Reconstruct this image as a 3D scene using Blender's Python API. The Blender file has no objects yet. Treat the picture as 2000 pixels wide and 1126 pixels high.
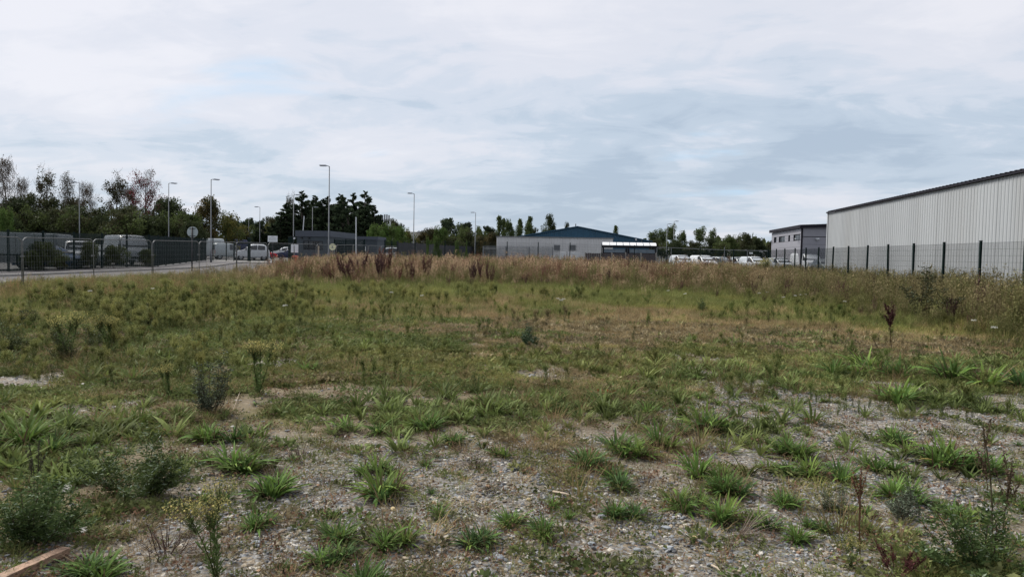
import bpy, math, random
import numpy as np
from mathutils import Matrix, Vector
random.seed(7)
RNG = np.random.default_rng(11)
PI = math.pi
S = bpy.context.scene
COL = S.collection

# ------------------------------------------------------------------ camera
CAM_H, FPX = 1.6, 1361.0
YAW, PITCH, ROLL = math.radians(7.33), math.radians(2.45), math.radians(1.15)
cd = bpy.data.cameras.new('camera')
cam = bpy.data.objects.new('camera', cd)
COL.objects.link(cam)
CAM_R = (Matrix.Rotation(YAW, 3, 'Z') @ Matrix.Rotation(PI / 2 - PITCH, 3, 'X') @ Matrix.Rotation(ROLL, 3, 'Z'))
cam.matrix_world = Matrix.Translation((0, 0, CAM_H)) @ CAM_R.to_4x4()
cd.sensor_width = 36.0
cd.lens = FPX / 2000 * 36.0
cd.clip_start = 0.05
cd.clip_end = 6000
S.camera = cam

# ------------------------------------------------------------------ world
SUN_EL, SUN_AZ = math.radians(48), math.radians(-62)      # azimuth measured from +Y towards +X
world = bpy.data.worlds.new('World')
S.world = world
world.use_nodes = True
nt = world.node_tree
nt.nodes.clear()
def N(t, **k):
    n = nt.nodes.new(t)
    for a, b in k.items():
        setattr(n, a, b)
    return n
def L(a, b):
    nt.links.new(a, b)
def vmath(op, a, b=None):
    n = N('ShaderNodeVectorMath', operation=op)
    L(a, n.inputs[0])
    if b is not None:
        if isinstance(b, tuple):
            n.inputs[1].default_value = b
        else:
            L(b, n.inputs[1])
    return n.outputs[0]
def fmath(op, a, b=None, clamp=False):
    n = N('ShaderNodeMath', operation=op)
    n.use_clamp = clamp
    for i, v in enumerate((a, b)):
        if v is None:
            continue
        if isinstance(v, (int, float)):
            n.inputs[i].default_value = v
        else:
            L(v, n.inputs[i])
    return n.outputs[0]
sky = N('ShaderNodeTexSky')
sky.sky_type = 'NISHITA'
sky.sun_disc = False
sky.sun_elevation = SUN_EL
sky.sun_rotation = SUN_AZ
sky.air_density = 1.0
sky.dust_density = 1.5
tc = N('ShaderNodeTexCoord')
sep = N('ShaderNodeSeparateXYZ')
L(tc.outputs['Generated'], sep.inputs[0])
zc = fmath('ADD', fmath('MAXIMUM', sep.outputs['Z'], 0.0), 0.20)
comb = N('ShaderNodeCombineXYZ')
L(fmath('DIVIDE', sep.outputs['X'], zc), comb.inputs['X'])
L(fmath('DIVIDE', sep.outputs['Y'], zc), comb.inputs['Y'])
def cloud(scale, rot, loc, sx, sy, detail, rough, dist):
    mp = N('ShaderNodeMapping')
    mp.inputs['Rotation'].default_value = (0, 0, rot)
    mp.inputs['Location'].default_value = loc
    mp.inputs['Scale'].default_value = (sx, sy, 1)
    L(comb.outputs[0], mp.inputs['Vector'])
    n = N('ShaderNodeTexNoise')
    n.inputs['Scale'].default_value = scale
    n.inputs['Detail'].default_value = detail
    n.inputs['Roughness'].default_value = rough
    n.inputs['Distortion'].default_value = dist
    L(mp.outputs[0], n.inputs['Vector'])
    return n.outputs['Fac']
def ramp(x, stops):
    r = N('ShaderNodeValToRGB')
    r.color_ramp.interpolation = 'EASE'
    e = r.color_ramp.elements
    e[0].position, e[0].color = stops[0][0], (*stops[0][1], 1)
    e[1].position, e[1].color = stops[-1][0], (*stops[-1][1], 1)
    for p, c in stops[1:-1]:
        q = e.new(p)
        q.color = (*c, 1)
    L(x, r.inputs[0])
    return r.outputs[0]
def mix(f, a, b, mode='MIX'):
    m = N('ShaderNodeMix', data_type='RGBA', blend_type=mode)
    for i, v in ((0, f), (6, a), (7, b)):
        if isinstance(v, (int, float)):
            m.inputs[i].default_value = v
        elif isinstance(v, tuple):
            m.inputs[i].default_value = v
        else:
            L(v, m.inputs[i])
    return m.outputs[2]
broad = cloud(0.62, 0.5, (12.458034, 14.835740, 0), 1.0, 0.8, 5, 0.50, 0.3)
streak = cloud(1.25, 0.35, (7.3, 2.2, 0), 0.7, 1.25, 10, 0.60, 0.5)
puff = cloud(3.0, 0.2, (1.3, 9.2, 0), 0.8, 1.2, 10, 0.62, 0.7)
cl = fmath('ADD', fmath('ADD', fmath('MULTIPLY', broad, 0.60), fmath('MULTIPLY', streak, 0.34)), fmath('MULTIPLY', puff, 0.26))
# more even, whiter cloud overhead; blue-grey layers lower down
cl = fmath('ADD', fmath('MULTIPLY', fmath('SUBTRACT', cl, 0.60), 2.1), 0.585)
cl = fmath('ADD', cl, fmath('MULTIPLY', fmath('SUBTRACT', sep.outputs['Z'], 0.21), 0.55))
cloud_col = ramp(cl, [(0.34, (1.17, 1.41, 1.72)), (0.47, (1.42, 1.65, 1.94)), (0.57, (1.72, 1.87, 2.12)), (0.68, (1.96, 2.02, 2.22)), (0.86, (2.20, 2.21, 2.36))])
gap = ramp(cloud(1.5, 0.1, (11.7, 8.4, 0), 0.6, 1.3, 6, 0.5, 0.4), [(0.60, (0, 0, 0)), (0.72, (0.75, 0.75, 0.75))])
clear = mix(1.0, sky.outputs[0], (0.45, 0.45, 0.45, 1), 'MULTIPLY')
skycol = mix(0.06, mix(gap, cloud_col, (1.40, 1.95, 2.50, 1)), clear)
bg = N('ShaderNodeBackground')
bg.inputs['Strength'].default_value = 0.1
L(skycol, bg.inputs['Color'])
wo = N('ShaderNodeOutputWorld')
L(bg.outputs[0], wo.inputs['Surface'])

sl = bpy.data.lights.new('sun', 'SUN')
sl.energy = 1.5
sl.angle = math.radians(24)
sl.color = (1.0, 0.96, 0.90)
sun = bpy.data.objects.new('sun', sl)
COL.objects.link(sun)
sun.rotation_euler = Vector((math.sin(SUN_AZ) * math.cos(SUN_EL), math.cos(SUN_AZ) * math.cos(SUN_EL), math.sin(SUN_EL))).to_track_quat('Z', 'Y').to_euler()
sun.location = (0, 0, 60)
S.view_settings.view_transform = 'Standard'
S.view_settings.look = 'None'
S.view_settings.gamma = 1
S.view_settings.use_curve_mapping = False
S.view_settings.exposure = 1.95
S.render.engine = 'CYCLES'
S.cycles.max_bounces = 6
S.cycles.transparent_max_bounces = 12
S.cycles.use_denoising = True

# ------------------------------------------------------------------ numpy noise, terrain and layout
def _hash(ix, iy, s):
    h = (ix.astype(np.int64) * 374761393 + iy.astype(np.int64) * 668265263 + s * 974634777) & 0x7fffffff
    h = ((h ^ (h >> 13)) * 1274126177) & 0x7fffffff
    return ((h ^ (h >> 16)) & 0xffff) / 65535.0
def vnoise(x, y, s=0):
    x0, y0 = np.floor(x), np.floor(y)
    fx, fy = x - x0, y - y0
    fx, fy = fx * fx * (3 - 2 * fx), fy * fy * (3 - 2 * fy)
    x0, y0 = x0.astype(np.int64), y0.astype(np.int64)
    a, b = _hash(x0, y0, s), _hash(x0 + 1, y0, s)
    c, d = _hash(x0, y0 + 1, s), _hash(x0 + 1, y0 + 1, s)
    return (a * (1 - fx) + b * fx) * (1 - fy) + (c * (1 - fx) + d * fx) * fy
def fbm(x, y, s=0, o=4):
    t, a, n = 0.0, 0.5, 0.0
    for i in range(o):
        t = t + a * vnoise(x * 2 ** i, y * 2 ** i, s + i * 17)
        n += a
        a *= 0.55
    return t / n
def sst(a, b, x):
    t = np.clip((x - a) / (b - a), 0, 1)
    return t * t * (3 - 2 * t)
def base_z(x, y):
    x, y = np.asarray(x, float), np.asarray(y, float)
    r = 0.68 * np.clip((y - 22) / 50, 0, 1) + 0.35 * sst(72, 120, y)
    w = 1 - 0.55 * sst(-4, 10, x) * (1 - sst(52, 72, y))
    return r * w
def field_mask(x, y):
    return sst(-22.6, -21.6, x) * (1 - sst(12.2, 13.0, x)) * (1 - sst(57.5, 58.5, y)) * sst(-12, -8, y)
def gz(x, y):
    x, y = np.asarray(x, float), np.asarray(y, float)
    f = field_mask(x, y)
    m = 0.07 * (fbm(x * .35 + 9, y * .35, 3, 3) - .5) + 0.035 * (fbm(x * 1.7, y * 1.7 + 5, 5, 3) - .5)
    return base_z(x, y) + m * f
def gz1(x, y):
    return float(gz(np.array([x]), np.array([y]))[0])

Rn = np.array(CAM_R)
def to_px(x, y, z):
    p = np.stack([np.asarray(x, float), np.asarray(y, float), np.asarray(z, float) - CAM_H], -1) @ Rn
    d = np.maximum(-p[..., 2], 1e-3)
    return 1000 + FPX * p[..., 0] / d, 563 - FPX * p[..., 1] / d
def ray(px, py):
    v = Rn @ np.array([(px - 1000) / FPX, (563 - py) / FPX, -1.0])
    return v
def at_d(px, D, py=500):
    """plan position on the sight line of column px, D metres ahead"""
    v = ray(px, py)
    f = np.array([-math.sin(YAW), math.cos(YAW)])
    t = D / float(v[:2] @ f)
    return float(v[0] * t), float(v[1] * t)
def at_x(px, X, py=500):
    v = ray(px, py)
    t = X / v[0]
    return float(v[1] * t)
def at_y(px, Y, py=500):
    v = ray(px, py)
    return float(v[0] * Y / v[1])
def z_at(px, py, x, y):
    v = ray(px, py)
    return float(CAM_H + v[2] * math.hypot(x, y) / math.hypot(v[0], v[1]))
def on_ground(px, py):
    v = ray(px, py)
    t = 0.0
    z = 0.0
    for _ in range(25):
        t = (z - CAM_H) / v[2]
        z = gz1(v[0] * t, v[1] * t)
    return float(v[0] * t), float(v[1] * t), z

def blob(px, py, L):
    s = 0.0
    for cx, cy, rx, ry, a in L:
        s = s + a * np.exp(-((px - cx) / rx) ** 2 - ((py - cy) / ry) ** 2)
    return s
GRAVEL = [(560, 712, 100, 16, .75), (110, 752, 90, 18, .5), (300, 770, 120, 20, .25), (1440, 745, 170, 45, .42), (1650, 800, 330, 38, .6),
          (1560, 870, 190, 50, .55), (1900, 830, 160, 50, .5), (700, 940, 260, 70, .35), (560, 1060, 260, 90, .35), (1300, 1060, 420, 90, .5),
          (1800, 960, 260, 80, .38), (1000, 950, 260, 60, .25), (1700, 690, 160, 14, .25), (1500, 640, 60, 8, .4), (680, 600, 70, 8, .4),
          (250, 800, 120, 22, .3), (1050, 735, 60, 10, .25), (1430, 560 + 110, 80, 12, .3),
          (1800, 722, 230, 26, -.7), (230, 950, 180, 90, -.35), (60, 1010, 150, 90, -.3), (1930, 1080, 140, 70, -.25)]
def gravel(x, y):
    px, py = to_px(x, y, gz(x, y))
    b = np.interp(py, [505, 600, 660, 720, 800, 860, 950, 1126], [0, .02, .12, .20, .25, .35, .45, .54])
    b = b + .17 * sst(1120, 1480, px) * sst(650, 700, py) + blob(px, py, GRAVEL)
    n = fbm(x * .8, y * .8, 21, 4) - .5
    n2 = fbm(x * 3.1, y * 3.1, 33, 3) - .5
    return np.clip(b + n * 1.25 + n2 * .7 - .02, 0, 1)
DRY = [(1100, 640, 330, 38, .75), (1450, 650, 260, 30, .6), (1700, 672, 250, 24, .55), (1930, 690, 120, 30, .6), (900, 770, 200, 40, .25), (1150, 760, 200, 50, .35),
       (690, 605, 90, 14, .5), (60, 545, 120, 12, .4), (150, 575, 100, 14, .3), (620, 690, 120, 30, .2), (300, 780, 200, 30, .2),
       (1400, 590, 300, 18, -.5), (700, 570, 300, 18, -.35), (500, 640, 250, 40, -.35), (1800, 620, 250, 26, -.35), (1800, 725, 240, 22, -.8),
       (200, 900, 300, 90, -.25)]
def dryness(x, y):
    px, py = to_px(x, y, gz(x, y))
    return np.clip(.36 + .62 * blob(px, py, DRY) + 1.25 * (fbm(x * .55 + 3, y * .55, 41, 4) - .5) + .5 * (fbm(x * 2.3, y * 2.3, 57, 2) - .5), 0, 1)

# ------------------------------------------------------------------ materials
def mat(name, col, rough=.7, metal=0.0, var=.12, vscale=3.0, bump=0.0, bscale=40.0, dirt=0.0, spec=.4, stretch=None, objvar=0.0):
    m = bpy.data.materials.new(name)
    m.use_nodes = True
    t = m.node_tree
    b = t.nodes['Principled BSDF']
    b.inputs['Roughness'].default_value = rough
    b.inputs['Metallic'].default_value = metal
    b.inputs['Specular IOR Level'].default_value = spec
    g = t.nodes.new('ShaderNodeNewGeometry')
    mp = t.nodes.new('ShaderNodeMapping')
    if stretch:
        mp.inputs['Scale'].default_value = stretch
    t.links.new(g.outputs['Position'], mp.inputs['Vector'])
    n = t.nodes.new('ShaderNodeTexNoise')
    n.inputs['Scale'].default_value = vscale
    n.inputs['Detail'].default_value = 6
    n.inputs['Roughness'].default_value = .6
    t.links.new(mp.outputs[0], n.inputs['Vector'])
    r = t.nodes.new('ShaderNodeValToRGB')
    e = r.color_ramp.elements
    e[0].position, e[1].position = .3, .7
    e[0].color = (*[max(0, c * (1 - var)) for c in col], 1)
    e[1].color = (*[c * (1 + var) for c in col], 1)
    t.links.new(n.outputs['Fac'], r.inputs[0])
    out = r.outputs[0]
    if objvar:
        oi = t.nodes.new('ShaderNodeObjectInfo')
        mo = t.nodes.new('ShaderNodeMapRange')
        mo.inputs['To Min'].default_value, mo.inputs['To Max'].default_value = 1 - objvar, 1 + objvar
        t.links.new(oi.outputs['Random'], mo.inputs['Value'])
        ho = t.nodes.new('ShaderNodeHueSaturation')
        t.links.new(mo.outputs[0], ho.inputs['Value'])
        t.links.new(out, ho.inputs['Color'])
        out = ho.outputs[0]
    if dirt:
        n3 = t.nodes.new('ShaderNodeTexNoise')
        n3.inputs['Scale'].default_value = vscale * .35
        n3.inputs['Detail'].default_value = 8
        t.links.new(mp.outputs[0], n3.inputs['Vector'])
        r3 = t.nodes.new('ShaderNodeMapRange')
        r3.inputs['From Min'].default_value, r3.inputs['From Max'].default_value = .5, .75
        r3.inputs['To Max'].default_value = dirt
        t.links.new(n3.outputs['Fac'], r3.inputs['Value'])
        mx = t.nodes.new('ShaderNodeMix')
        mx.data_type = 'RGBA'
        t.links.new(r3.outputs[0], mx.inputs[0])
        t.links.new(out, mx.inputs[6])
        mx.inputs[7].default_value = (.16, .14, .11, 1)
        out = mx.outputs[2]
    t.links.new(out, b.inputs['Base Color'])
    if bump:
        n2 = t.nodes.new('ShaderNodeTexNoise')
        n2.inputs['Scale'].default_value = bscale
        n2.inputs['Detail'].default_value = 5
        t.links.new(g.outputs['Position'], n2.inputs['Vector'])
        bp = t.nodes.new('ShaderNodeBump')
        bp.inputs['Strength'].default_value = bump
        bp.inputs['Distance'].default_value = .02
        t.links.new(n2.outputs['Fac'], bp.inputs['Height'])
        t.links.new(bp.outputs[0], b.inputs['Normal'])
    return m
M = {}
M['green_steel'] = mat('dark_green_powder_coat', (.004, .013, .012), .6, spec=.12)
M['black_clad'] = mat('black_cladding', (.008, .0085, .014), .6, vscale=1.5, var=.3)
M['galv'] = mat('galvanised_steel', (.155, .16, .165), .6, .4, var=.25, vscale=8)
M['galv_dull'] = mat('weathered_galvanised', (.17, .18, .19), .6, .3, var=.25, vscale=6)
M['pole'] = mat('lamp_pole_steel', (.125, .135, .15), .6, .2, var=.15)
M['lamp_head'] = mat('lamp_head_grey', (.22, .24, .27), .5, .2)
M['warehouse'] = mat('pale_grey_metal_cladding', (.325, .34, .35), .5, .0, var=.05, vscale=.5, dirt=.22, stretch=(1, 2.5, .12), objvar=.035)
M['trim_dark'] = mat('dark_trim', (.012, .011, .016), .65, spec=.15)
M['grey_clad'] = mat('mid_grey_cladding', (.21, .21, .235), .5, var=.05, vscale=.6)
M['grey_clad2'] = mat('light_grey_cladding', (.49, .49, .49), .5, var=.06, vscale=.8, dirt=.08, objvar=.03)
M['blue_clad'] = mat('dark_blue_cladding', (.010, .058, .105), .5, var=.1, vscale=1)
M['booth'] = mat('slate_grey_panel', (.038, .050, .060), .55, var=.08)
M['booth_fascia'] = mat('slate_fascia', (.050, .060, .078), .5, var=.08)
M['glass_dark'] = mat('dark_window_glass', (.012, .016, .02), .08, spec=.6, var=.2, vscale=2)
M['glass_screen'] = mat('smoky_screen', (.13, .17, .21), .15, var=.2, vscale=1.5)
M['white'] = mat('white_paint', (.50, .52, .54), .3, var=.04)
M['white_van'] = mat('white_van_paint', (.42, .45, .48), .25, var=.04, dirt=.06)
M['silver_van'] = mat('silver_grey_paint', (.27, .30, .31), .3, .1, var=.04)
M['lightgrey_van'] = mat('pale_grey_paint', (.36, .39, .40), .3, .1, var=.04)
M['grey_car'] = mat('dark_grey_paint', (.10, .115, .125), .25, .2, var=.05)
M['red_car'] = mat('red_paint', (.42, .012, .02), .25, var=.06)
M['blue_car'] = mat('navy_paint', (.008, .014, .055), .2, var=.1)
M['blue_car2'] = mat('blue_paint', (.015, .05, .13), .25, var=.1)
M['tyre'] = mat('tyre_rubber', (.012, .012, .013), .8)
M['rim'] = mat('alloy_rim', (.25, .26, .27), .4, .5)
M['plastic_dark'] = mat('dark_plastic', (.02, .02, .022), .6)
M['lens_red'] = mat('tail_lamp_lens', (.25, .01, .01), .2)
M['lens_clear'] = mat('headlamp_lens', (.5, .52, .55), .1)
M['sign_back'] = mat('grey_sign_back', (.33, .38, .385), .5, .2, var=.06)
M['sign_white'] = mat('white_sign_face', (.62, .65, .67), .5, var=.05)
M['sign_cream'] = mat('cream_sign_face', (.60, .60, .40), .5, var=.06)
M['sign_ink'] = mat('sign_ink', (.06, .07, .10), .6)
M['orange_red'] = mat('red_plastic', (.55, .06, .04), .5)
M['concrete'] = mat('pale_concrete', (.19, .18, .168), .85, var=.2, vscale=2, bump=.3)
M['tarmac'] = mat('road_asphalt', (.052, .048, .051), .9, var=.16, vscale=1.3, bump=.4, bscale=60, dirt=.2)
M['pave'] = mat('footway_asphalt', (.058, .054, .056), .9, var=.14, vscale=1.1, bump=.4, bscale=60)
M['yard'] = mat('yard_concrete', (.085, .085, .084), .9, var=.15, vscale=.8, bump=.3)
M['kerb'] = mat('kerb_concrete', (.26, .25, .235), .85, var=.2, vscale=3)
M['road_paint'] = mat('road_paint', (.50, .49, .46), .8, var=.25, vscale=4)
M['timber_dark'] = mat('brown_timber', (.060, .048, .050), .8, var=.25, vscale=5, stretch=(1, 1, .15))
M['timber_plank'] = mat('orange_brown_plank', (.24, .155, .105), .8, var=.5, vscale=26, bump=.8, dirt=.6, stretch=(1, 1, 3))
M['stick'] = mat('dry_stick', (.34, .28, .21), .8, var=.2, vscale=20)
M['poly_white'] = mat('white_polycarbonate', (.60, .61, .62), .4, var=.06)
M['bark'] = mat('bark', (.075, .062, .052), .9, var=.3, vscale=4, bump=.5)
M['birch_bark'] = mat('birch_bark', (.26, .24, .22), .85, var=.45, vscale=3)
M['roof_far'] = mat('far_roof', (.30, .33, .36), .6, var=.05)
M['stone_pale'] = mat('pale_stone', (.52, .50, .45), .85, var=.15, vscale=25, bump=.3)
M['stone_grey'] = mat('blue_grey_stone', (.22, .24, .26), .85, var=.25, vscale=25, bump=.3)
M['stone_tan'] = mat('yellow_tan_stone', (.46, .37, .20), .85, var=.2, vscale=25, bump=.3)

def veg_mat(name, inst):
    """leaf material: colour of each leaf stored on the mesh, plant tint stored on the instance"""
    m = bpy.data.materials.new(name)
    m.use_nodes = True
    t = m.node_tree
    t.nodes.clear()
    a = t.nodes.new('ShaderNodeAttribute')
    a.attribute_name = 'col'
    c = a.outputs['Color']
    if inst:
        b = t.nodes.new('ShaderNodeAttribute')
        b.attribute_type = 'INSTANCER'
        b.attribute_name = 'tint'
        mx = t.nodes.new('ShaderNodeMix')
        mx.data_type, mx.blend_type = 'RGBA', 'MULTIPLY'
        mx.inputs[0].default_value = 1
        t.links.new(c, mx.inputs[6])
        t.links.new(b.outputs['Color'], mx.inputs[7])
        c = mx.outputs[2]
    else:
        oi = t.nodes.new('ShaderNodeObjectInfo')
        mr = t.nodes.new('ShaderNodeMapRange')
        mr.inputs['To Min'].default_value, mr.inputs['To Max'].default_value = .8, 1.2
        t.links.new(oi.outputs['Random'], mr.inputs['Value'])
        hs = t.nodes.new('ShaderNodeHueSaturation')
        t.links.new(mr.outputs[0], hs.inputs['Value'])
        t.links.new(c, hs.inputs['Color'])
        c = hs.outputs[0]
    d = t.nodes.new('ShaderNodeBsdfPrincipled')
    d.inputs['Roughness'].default_value = .7
    d.inputs['Specular IOR Level'].default_value = .12
    tr = t.nodes.new('ShaderNodeBsdfTranslucent')
    t.links.new(c, d.inputs['Base Color'])
    t.links.new(c, tr.inputs['Color'])
    ms = t.nodes.new('ShaderNodeMixShader')
    ms.inputs[0].default_value = .28
    t.links.new(d.outputs[0], ms.inputs[1])
    t.links.new(tr.outputs[0], ms.inputs[2])
    o = t.nodes.new('ShaderNodeOutputMaterial')
    t.links.new(ms.outputs[0], o.inputs[0])
    return m
M['veg'] = veg_mat('leaf', False)
M['veg_i'] = veg_mat('leaf_scattered', True)

def ground_mat():
    m = bpy.data.materials.new('gravelly_soil')
    m.use_nodes = True
    t = m.node_tree
    b = t.nodes['Principled BSDF']
    b.inputs['Roughness'].default_value = .92
    b.inputs['Specular IOR Level'].default_value = .2
    def A(x, y):
        t.links.new(x, y)
    g = t.nodes.new('ShaderNodeNewGeometry')
    at = t.nodes.new('ShaderNodeAttribute')
    at.attribute_name = 'zone'
    sp = t.nodes.new('ShaderNodeSeparateColor')
    A(at.outputs['Color'], sp.inputs[0])
    def noise(s, d=6, r=.6):
        n = t.nodes.new('ShaderNodeTexNoise')
        n.inputs['Scale'].default_value = s
        n.inputs['Detail'].default_value = d
        n.inputs['Roughness'].default_value = r
        A(g.outputs['Position'], n.inputs['Vector'])
        return n.outputs['Fac']
    def rmp(x, stops, ip='LINEAR'):
        r = t.nodes.new('ShaderNodeValToRGB')
        r.color_ramp.interpolation = ip
        e = r.color_ramp.elements
        e[0].position, e[0].color = stops[0][0], (*stops[0][1], 1)
        e[1].position, e[1].color = stops[-1][0], (*stops[-1][1], 1)
        for p, c in stops[1:-1]:
            q = e.new(p)
            q.color = (*c, 1)
        A(x, r.inputs[0])
        return r.outputs[0]
    def mx(f, a, c):
        n = t.nodes.new('ShaderNodeMix')
        n.data_type = 'RGBA'
        for i, v in ((0, f), (6, a), (7, c)):
            if isinstance(v, float):
                n.inputs[i].default_value = v
            else:
                A(v, n.inputs[i])
        return n.outputs[2]
    # gravel seen as stones of many colours
    def stones(scale):
        v = t.nodes.new('ShaderNodeTexVoronoi')
        v.inputs['Scale'].default_value = scale
        v.inputs['Randomness'].default_value = 1
        A(g.outputs['Position'], v.inputs['Vector'])
        s2 = t.nodes.new('ShaderNodeSeparateColor')
        A(v.outputs['Color'], s2.inputs[0])
        col = rmp(s2.outputs[0], [(0, (.055, .05, .045)), (.22, (.115, .115, .115)), (.42, (.185, .19, .195)), (.6, (.13, .112, .09)), (.75, (.26, .265, .26)), (.88, (.24, .20, .15)), (.95, (.50, .47, .41))], 'CONSTANT')
        return col, v.outputs['Distance']
    c1, d1 = stones(34)
    c2, d2 = stones(75)
    n1 = noise(11)
    st = mx(rmp(n1, [(.42, (0, 0, 0)), (.58, (1, 1, 1))]), c1, c2)
    soil = rmp(noise(5, 8, .7), [(.3, (.085, .066, .043)), (.5, (.135, .106, .068)), (.7, (.20, .16, .108))])
    sand = rmp(noise(17, 6, .7), [(.35, (.20, .155, .105)), (.65, (.32, .26, .19))])
    moss = rmp(noise(23, 6, .7), [(.35, (.065, .062, .020)), (.7, (.125, .108, .040))])
    soil = mx(rmp(noise(1.3, 5), [(.48, (0, 0, 0)), (.62, (1, 1, 1))]), soil, moss)
    soil = mx(rmp(noise(.9, 6, .6), [(.56, (0, 0, 0)), (.68, (.7, .7, .7))]), soil, sand)
    near = mx(rmp(noise(42, 4, .6), [(.38, (0.15, .15, .15)), (.52, (1, 1, 1))]), soil, st)
    grav = mx(sp.outputs[0], soil, near)
    litter = rmp(noise(9, 8, .75), [(.3, (.075, .070, .030)), (.5, (.130, .112, .060)), (.68, (.20, .168, .105))])
    n_l = t.nodes.new('ShaderNodeMath')
    n_l.operation = 'MULTIPLY'
    A(sp.outputs[1], n_l.inputs[0])
    n_l.inputs[1].default_value = .85
    A(mx(n_l.outputs[0], grav, litter), b.inputs['Base Color'])
    bp = t.nodes.new('ShaderNodeBump')
    bp.inputs['Strength'].default_value = .8
    bp.inputs['Distance'].default_value = .012
    bp.invert = True
    A(d1, bp.inputs['Height'])
    bp2 = t.nodes.new('ShaderNodeBump')
    bp2.inputs['Strength'].default_value = .6
    bp2.inputs['Distance'].default_value = .02
    A(noise(30, 8, .7), bp2.inputs['Height'])
    A(bp.outputs[0], bp2.inputs['Normal'])
    A(bp2.outputs[0], b.inputs['Normal'])
    return m
M['ground'] = ground_mat()

def stone_mat():
    m = bpy.data.materials.new('mixed_gravel_stone')
    m.use_nodes = True
    t = m.node_tree
    b = t.nodes['Principled BSDF']
    b.inputs['Roughness'].default_value = .85
    b.inputs['Specular IOR Level'].default_value = .25
    a = t.nodes.new('ShaderNodeAttribute')
    a.attribute_type = 'INSTANCER'
    a.attribute_name = 'tint'
    n = t.nodes.new('ShaderNodeTexNoise')
    n.inputs['Scale'].default_value = 90
    g = t.nodes.new('ShaderNodeNewGeometry')
    t.links.new(g.outputs['Position'], n.inputs['Vector'])
    mr = t.nodes.new('ShaderNodeMapRange')
    mr.inputs['To Min'].default_value, mr.inputs['To Max'].default_value = .65, 1.35
    t.links.new(n.outputs['Fac'], mr.inputs['Value'])
    h = t.nodes.new('ShaderNodeHueSaturation')
    t.links.new(a.outputs['Color'], h.inputs['Color'])
    t.links.new(mr.outputs[0], h.inputs['Value'])
    t.links.new(h.outputs[0], b.inputs['Base Color'])
    return m
M['stones'] = stone_mat()

# ------------------------------------------------------------------ mesh helpers
class MB:
    def __init__(s):
        s.v, s.f = [], []
    def add(s, vs, fs):
        o = len(s.v)
        s.v += [tuple(map(float, p)) for p in vs]
        s.f += [tuple(i + o for i in f) for f in fs]
        return s
    def box(s, x0, x1, y0, y1, z0, z1):
        return s.add([(x0, y0, z0), (x1, y0, z0), (x1, y1, z0), (x0, y1, z0), (x0, y0, z1), (x1, y0, z1), (x1, y1, z1), (x0, y1, z1)],
                     [(0, 3, 2, 1), (4, 5, 6, 7), (0, 1, 5, 4), (1, 2, 6, 5), (2, 3, 7, 6), (3, 0, 4, 7)])
    def bbox(s, x0, x1, y0, y1, z0, z1, b=.01):
        """box with chamfered vertical and top edges"""
        pts = lambda i: [(x0 + i, y0), (x1 - i, y0), (x1, y0 + i), (x1, y1 - i), (x1 - i, y1), (x0 + i, y1), (x0, y1 - i), (x0, y0 + i)]
        r0 = [(x, y, z0) for x, y in pts(b)]
        r1 = [(x, y, z1 - b) for x, y in pts(b)]
        cx, cy = (x0 + x1) / 2, (y0 + y1) / 2
        sx, sy = max(0, 1 - 2 * b / max(x1 - x0, 1e-6)), max(0, 1 - 2 * b / max(y1 - y0, 1e-6))
        r2 = [(cx + (x - cx) * sx, cy + (y - cy) * sy, z1) for x, y in pts(b)]
        fs = [tuple(reversed(range(8))), tuple(range(16, 24))]
        for k in (0, 8):
            for i in range(8):
                j = (i + 1) % 8
                fs.append((k + i, k + j, k + 8 + j, k + 8 + i))
        return s.add(r0 + r1 + r2, fs)
    def tube(s, pts, rad, n=6, cap=True):
        pts = [Vector(p) for p in pts]
        if not hasattr(rad, '__len__'):
            rad = [rad] * len(pts)
        vs, fs = [], []
        for i, p in enumerate(pts):
            a = pts[max(0, i - 1)]
            b = pts[min(len(pts) - 1, i + 1)]
            d = (b - a)
            if d.length < 1e-9:
                d = Vector((0, 0, 1))
            d.normalize()
            u = d.cross(Vector((0, 0, 1)) if abs(d.z) < .95 else Vector((1, 0, 0))).normalized()
            w = d.cross(u)
            for k in range(n):
                t = 2 * PI * k / n
                vs.append(p + (u * math.cos(t) + w * math.sin(t)) * rad[i])
        for i in range(len(pts) - 1):
            for k in range(n):
                j = (k + 1) % n
                fs.append((i * n + k, i * n + j, (i + 1) * n + j, (i + 1) * n + k))
        if cap:
            fs.append(tuple(reversed(range(n))))
            fs.append(tuple(range((len(pts) - 1) * n, len(pts) * n)))
        return s.add(vs, fs)
    def disc(s, c, r, axis, th, n=24):
        """flat disc with thickness, axis 'x' or 'y'"""
        vs = []
        for e in (-th / 2, th / 2):
            for k in range(n):
                t = 2 * PI * k / n
                a, b = r * math.cos(t), r * math.sin(t)
                vs.append((c[0] + e, c[1] + a, c[2] + b) if axis == 'x' else (c[0] + a, c[1] + e, c[2] + b))
        fs = [tuple(range(n)), tuple(reversed(range(n, 2 * n)))]
        for k in range(n):
            fs.append((k, (k + 1) % n, n + (k + 1) % n, n + k))
        return s.add(vs, fs)
    def mesh(s, name, m):
        me = bpy.data.meshes.new(name)
        me.from_pydata(s.v, [], s.f)
        me.update()
        if m:
            me.materials.append(m)
        return me
def fix(me, smooth=False):
    import bmesh
    b = bmesh.new()
    b.from_mesh(me)
    bmesh.ops.recalc_face_normals(b, faces=b.faces)
    b.to_mesh(me)
    b.free()
    if smooth:
        me.polygons.foreach_set('use_smooth', [True] * len(me.polygons))
    return me
def link(name, me, parent=None, label=None, loc=None, rz=None):
    o = bpy.data.objects.new(name, me)
    COL.objects.link(o)
    if parent is not None:
        o.parent = parent
    if loc is not None:
        o.location = loc
    if rz is not None:
        o.rotation_euler = (0, 0, rz)
    if label:
        o['label'] = label
    return o
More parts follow.
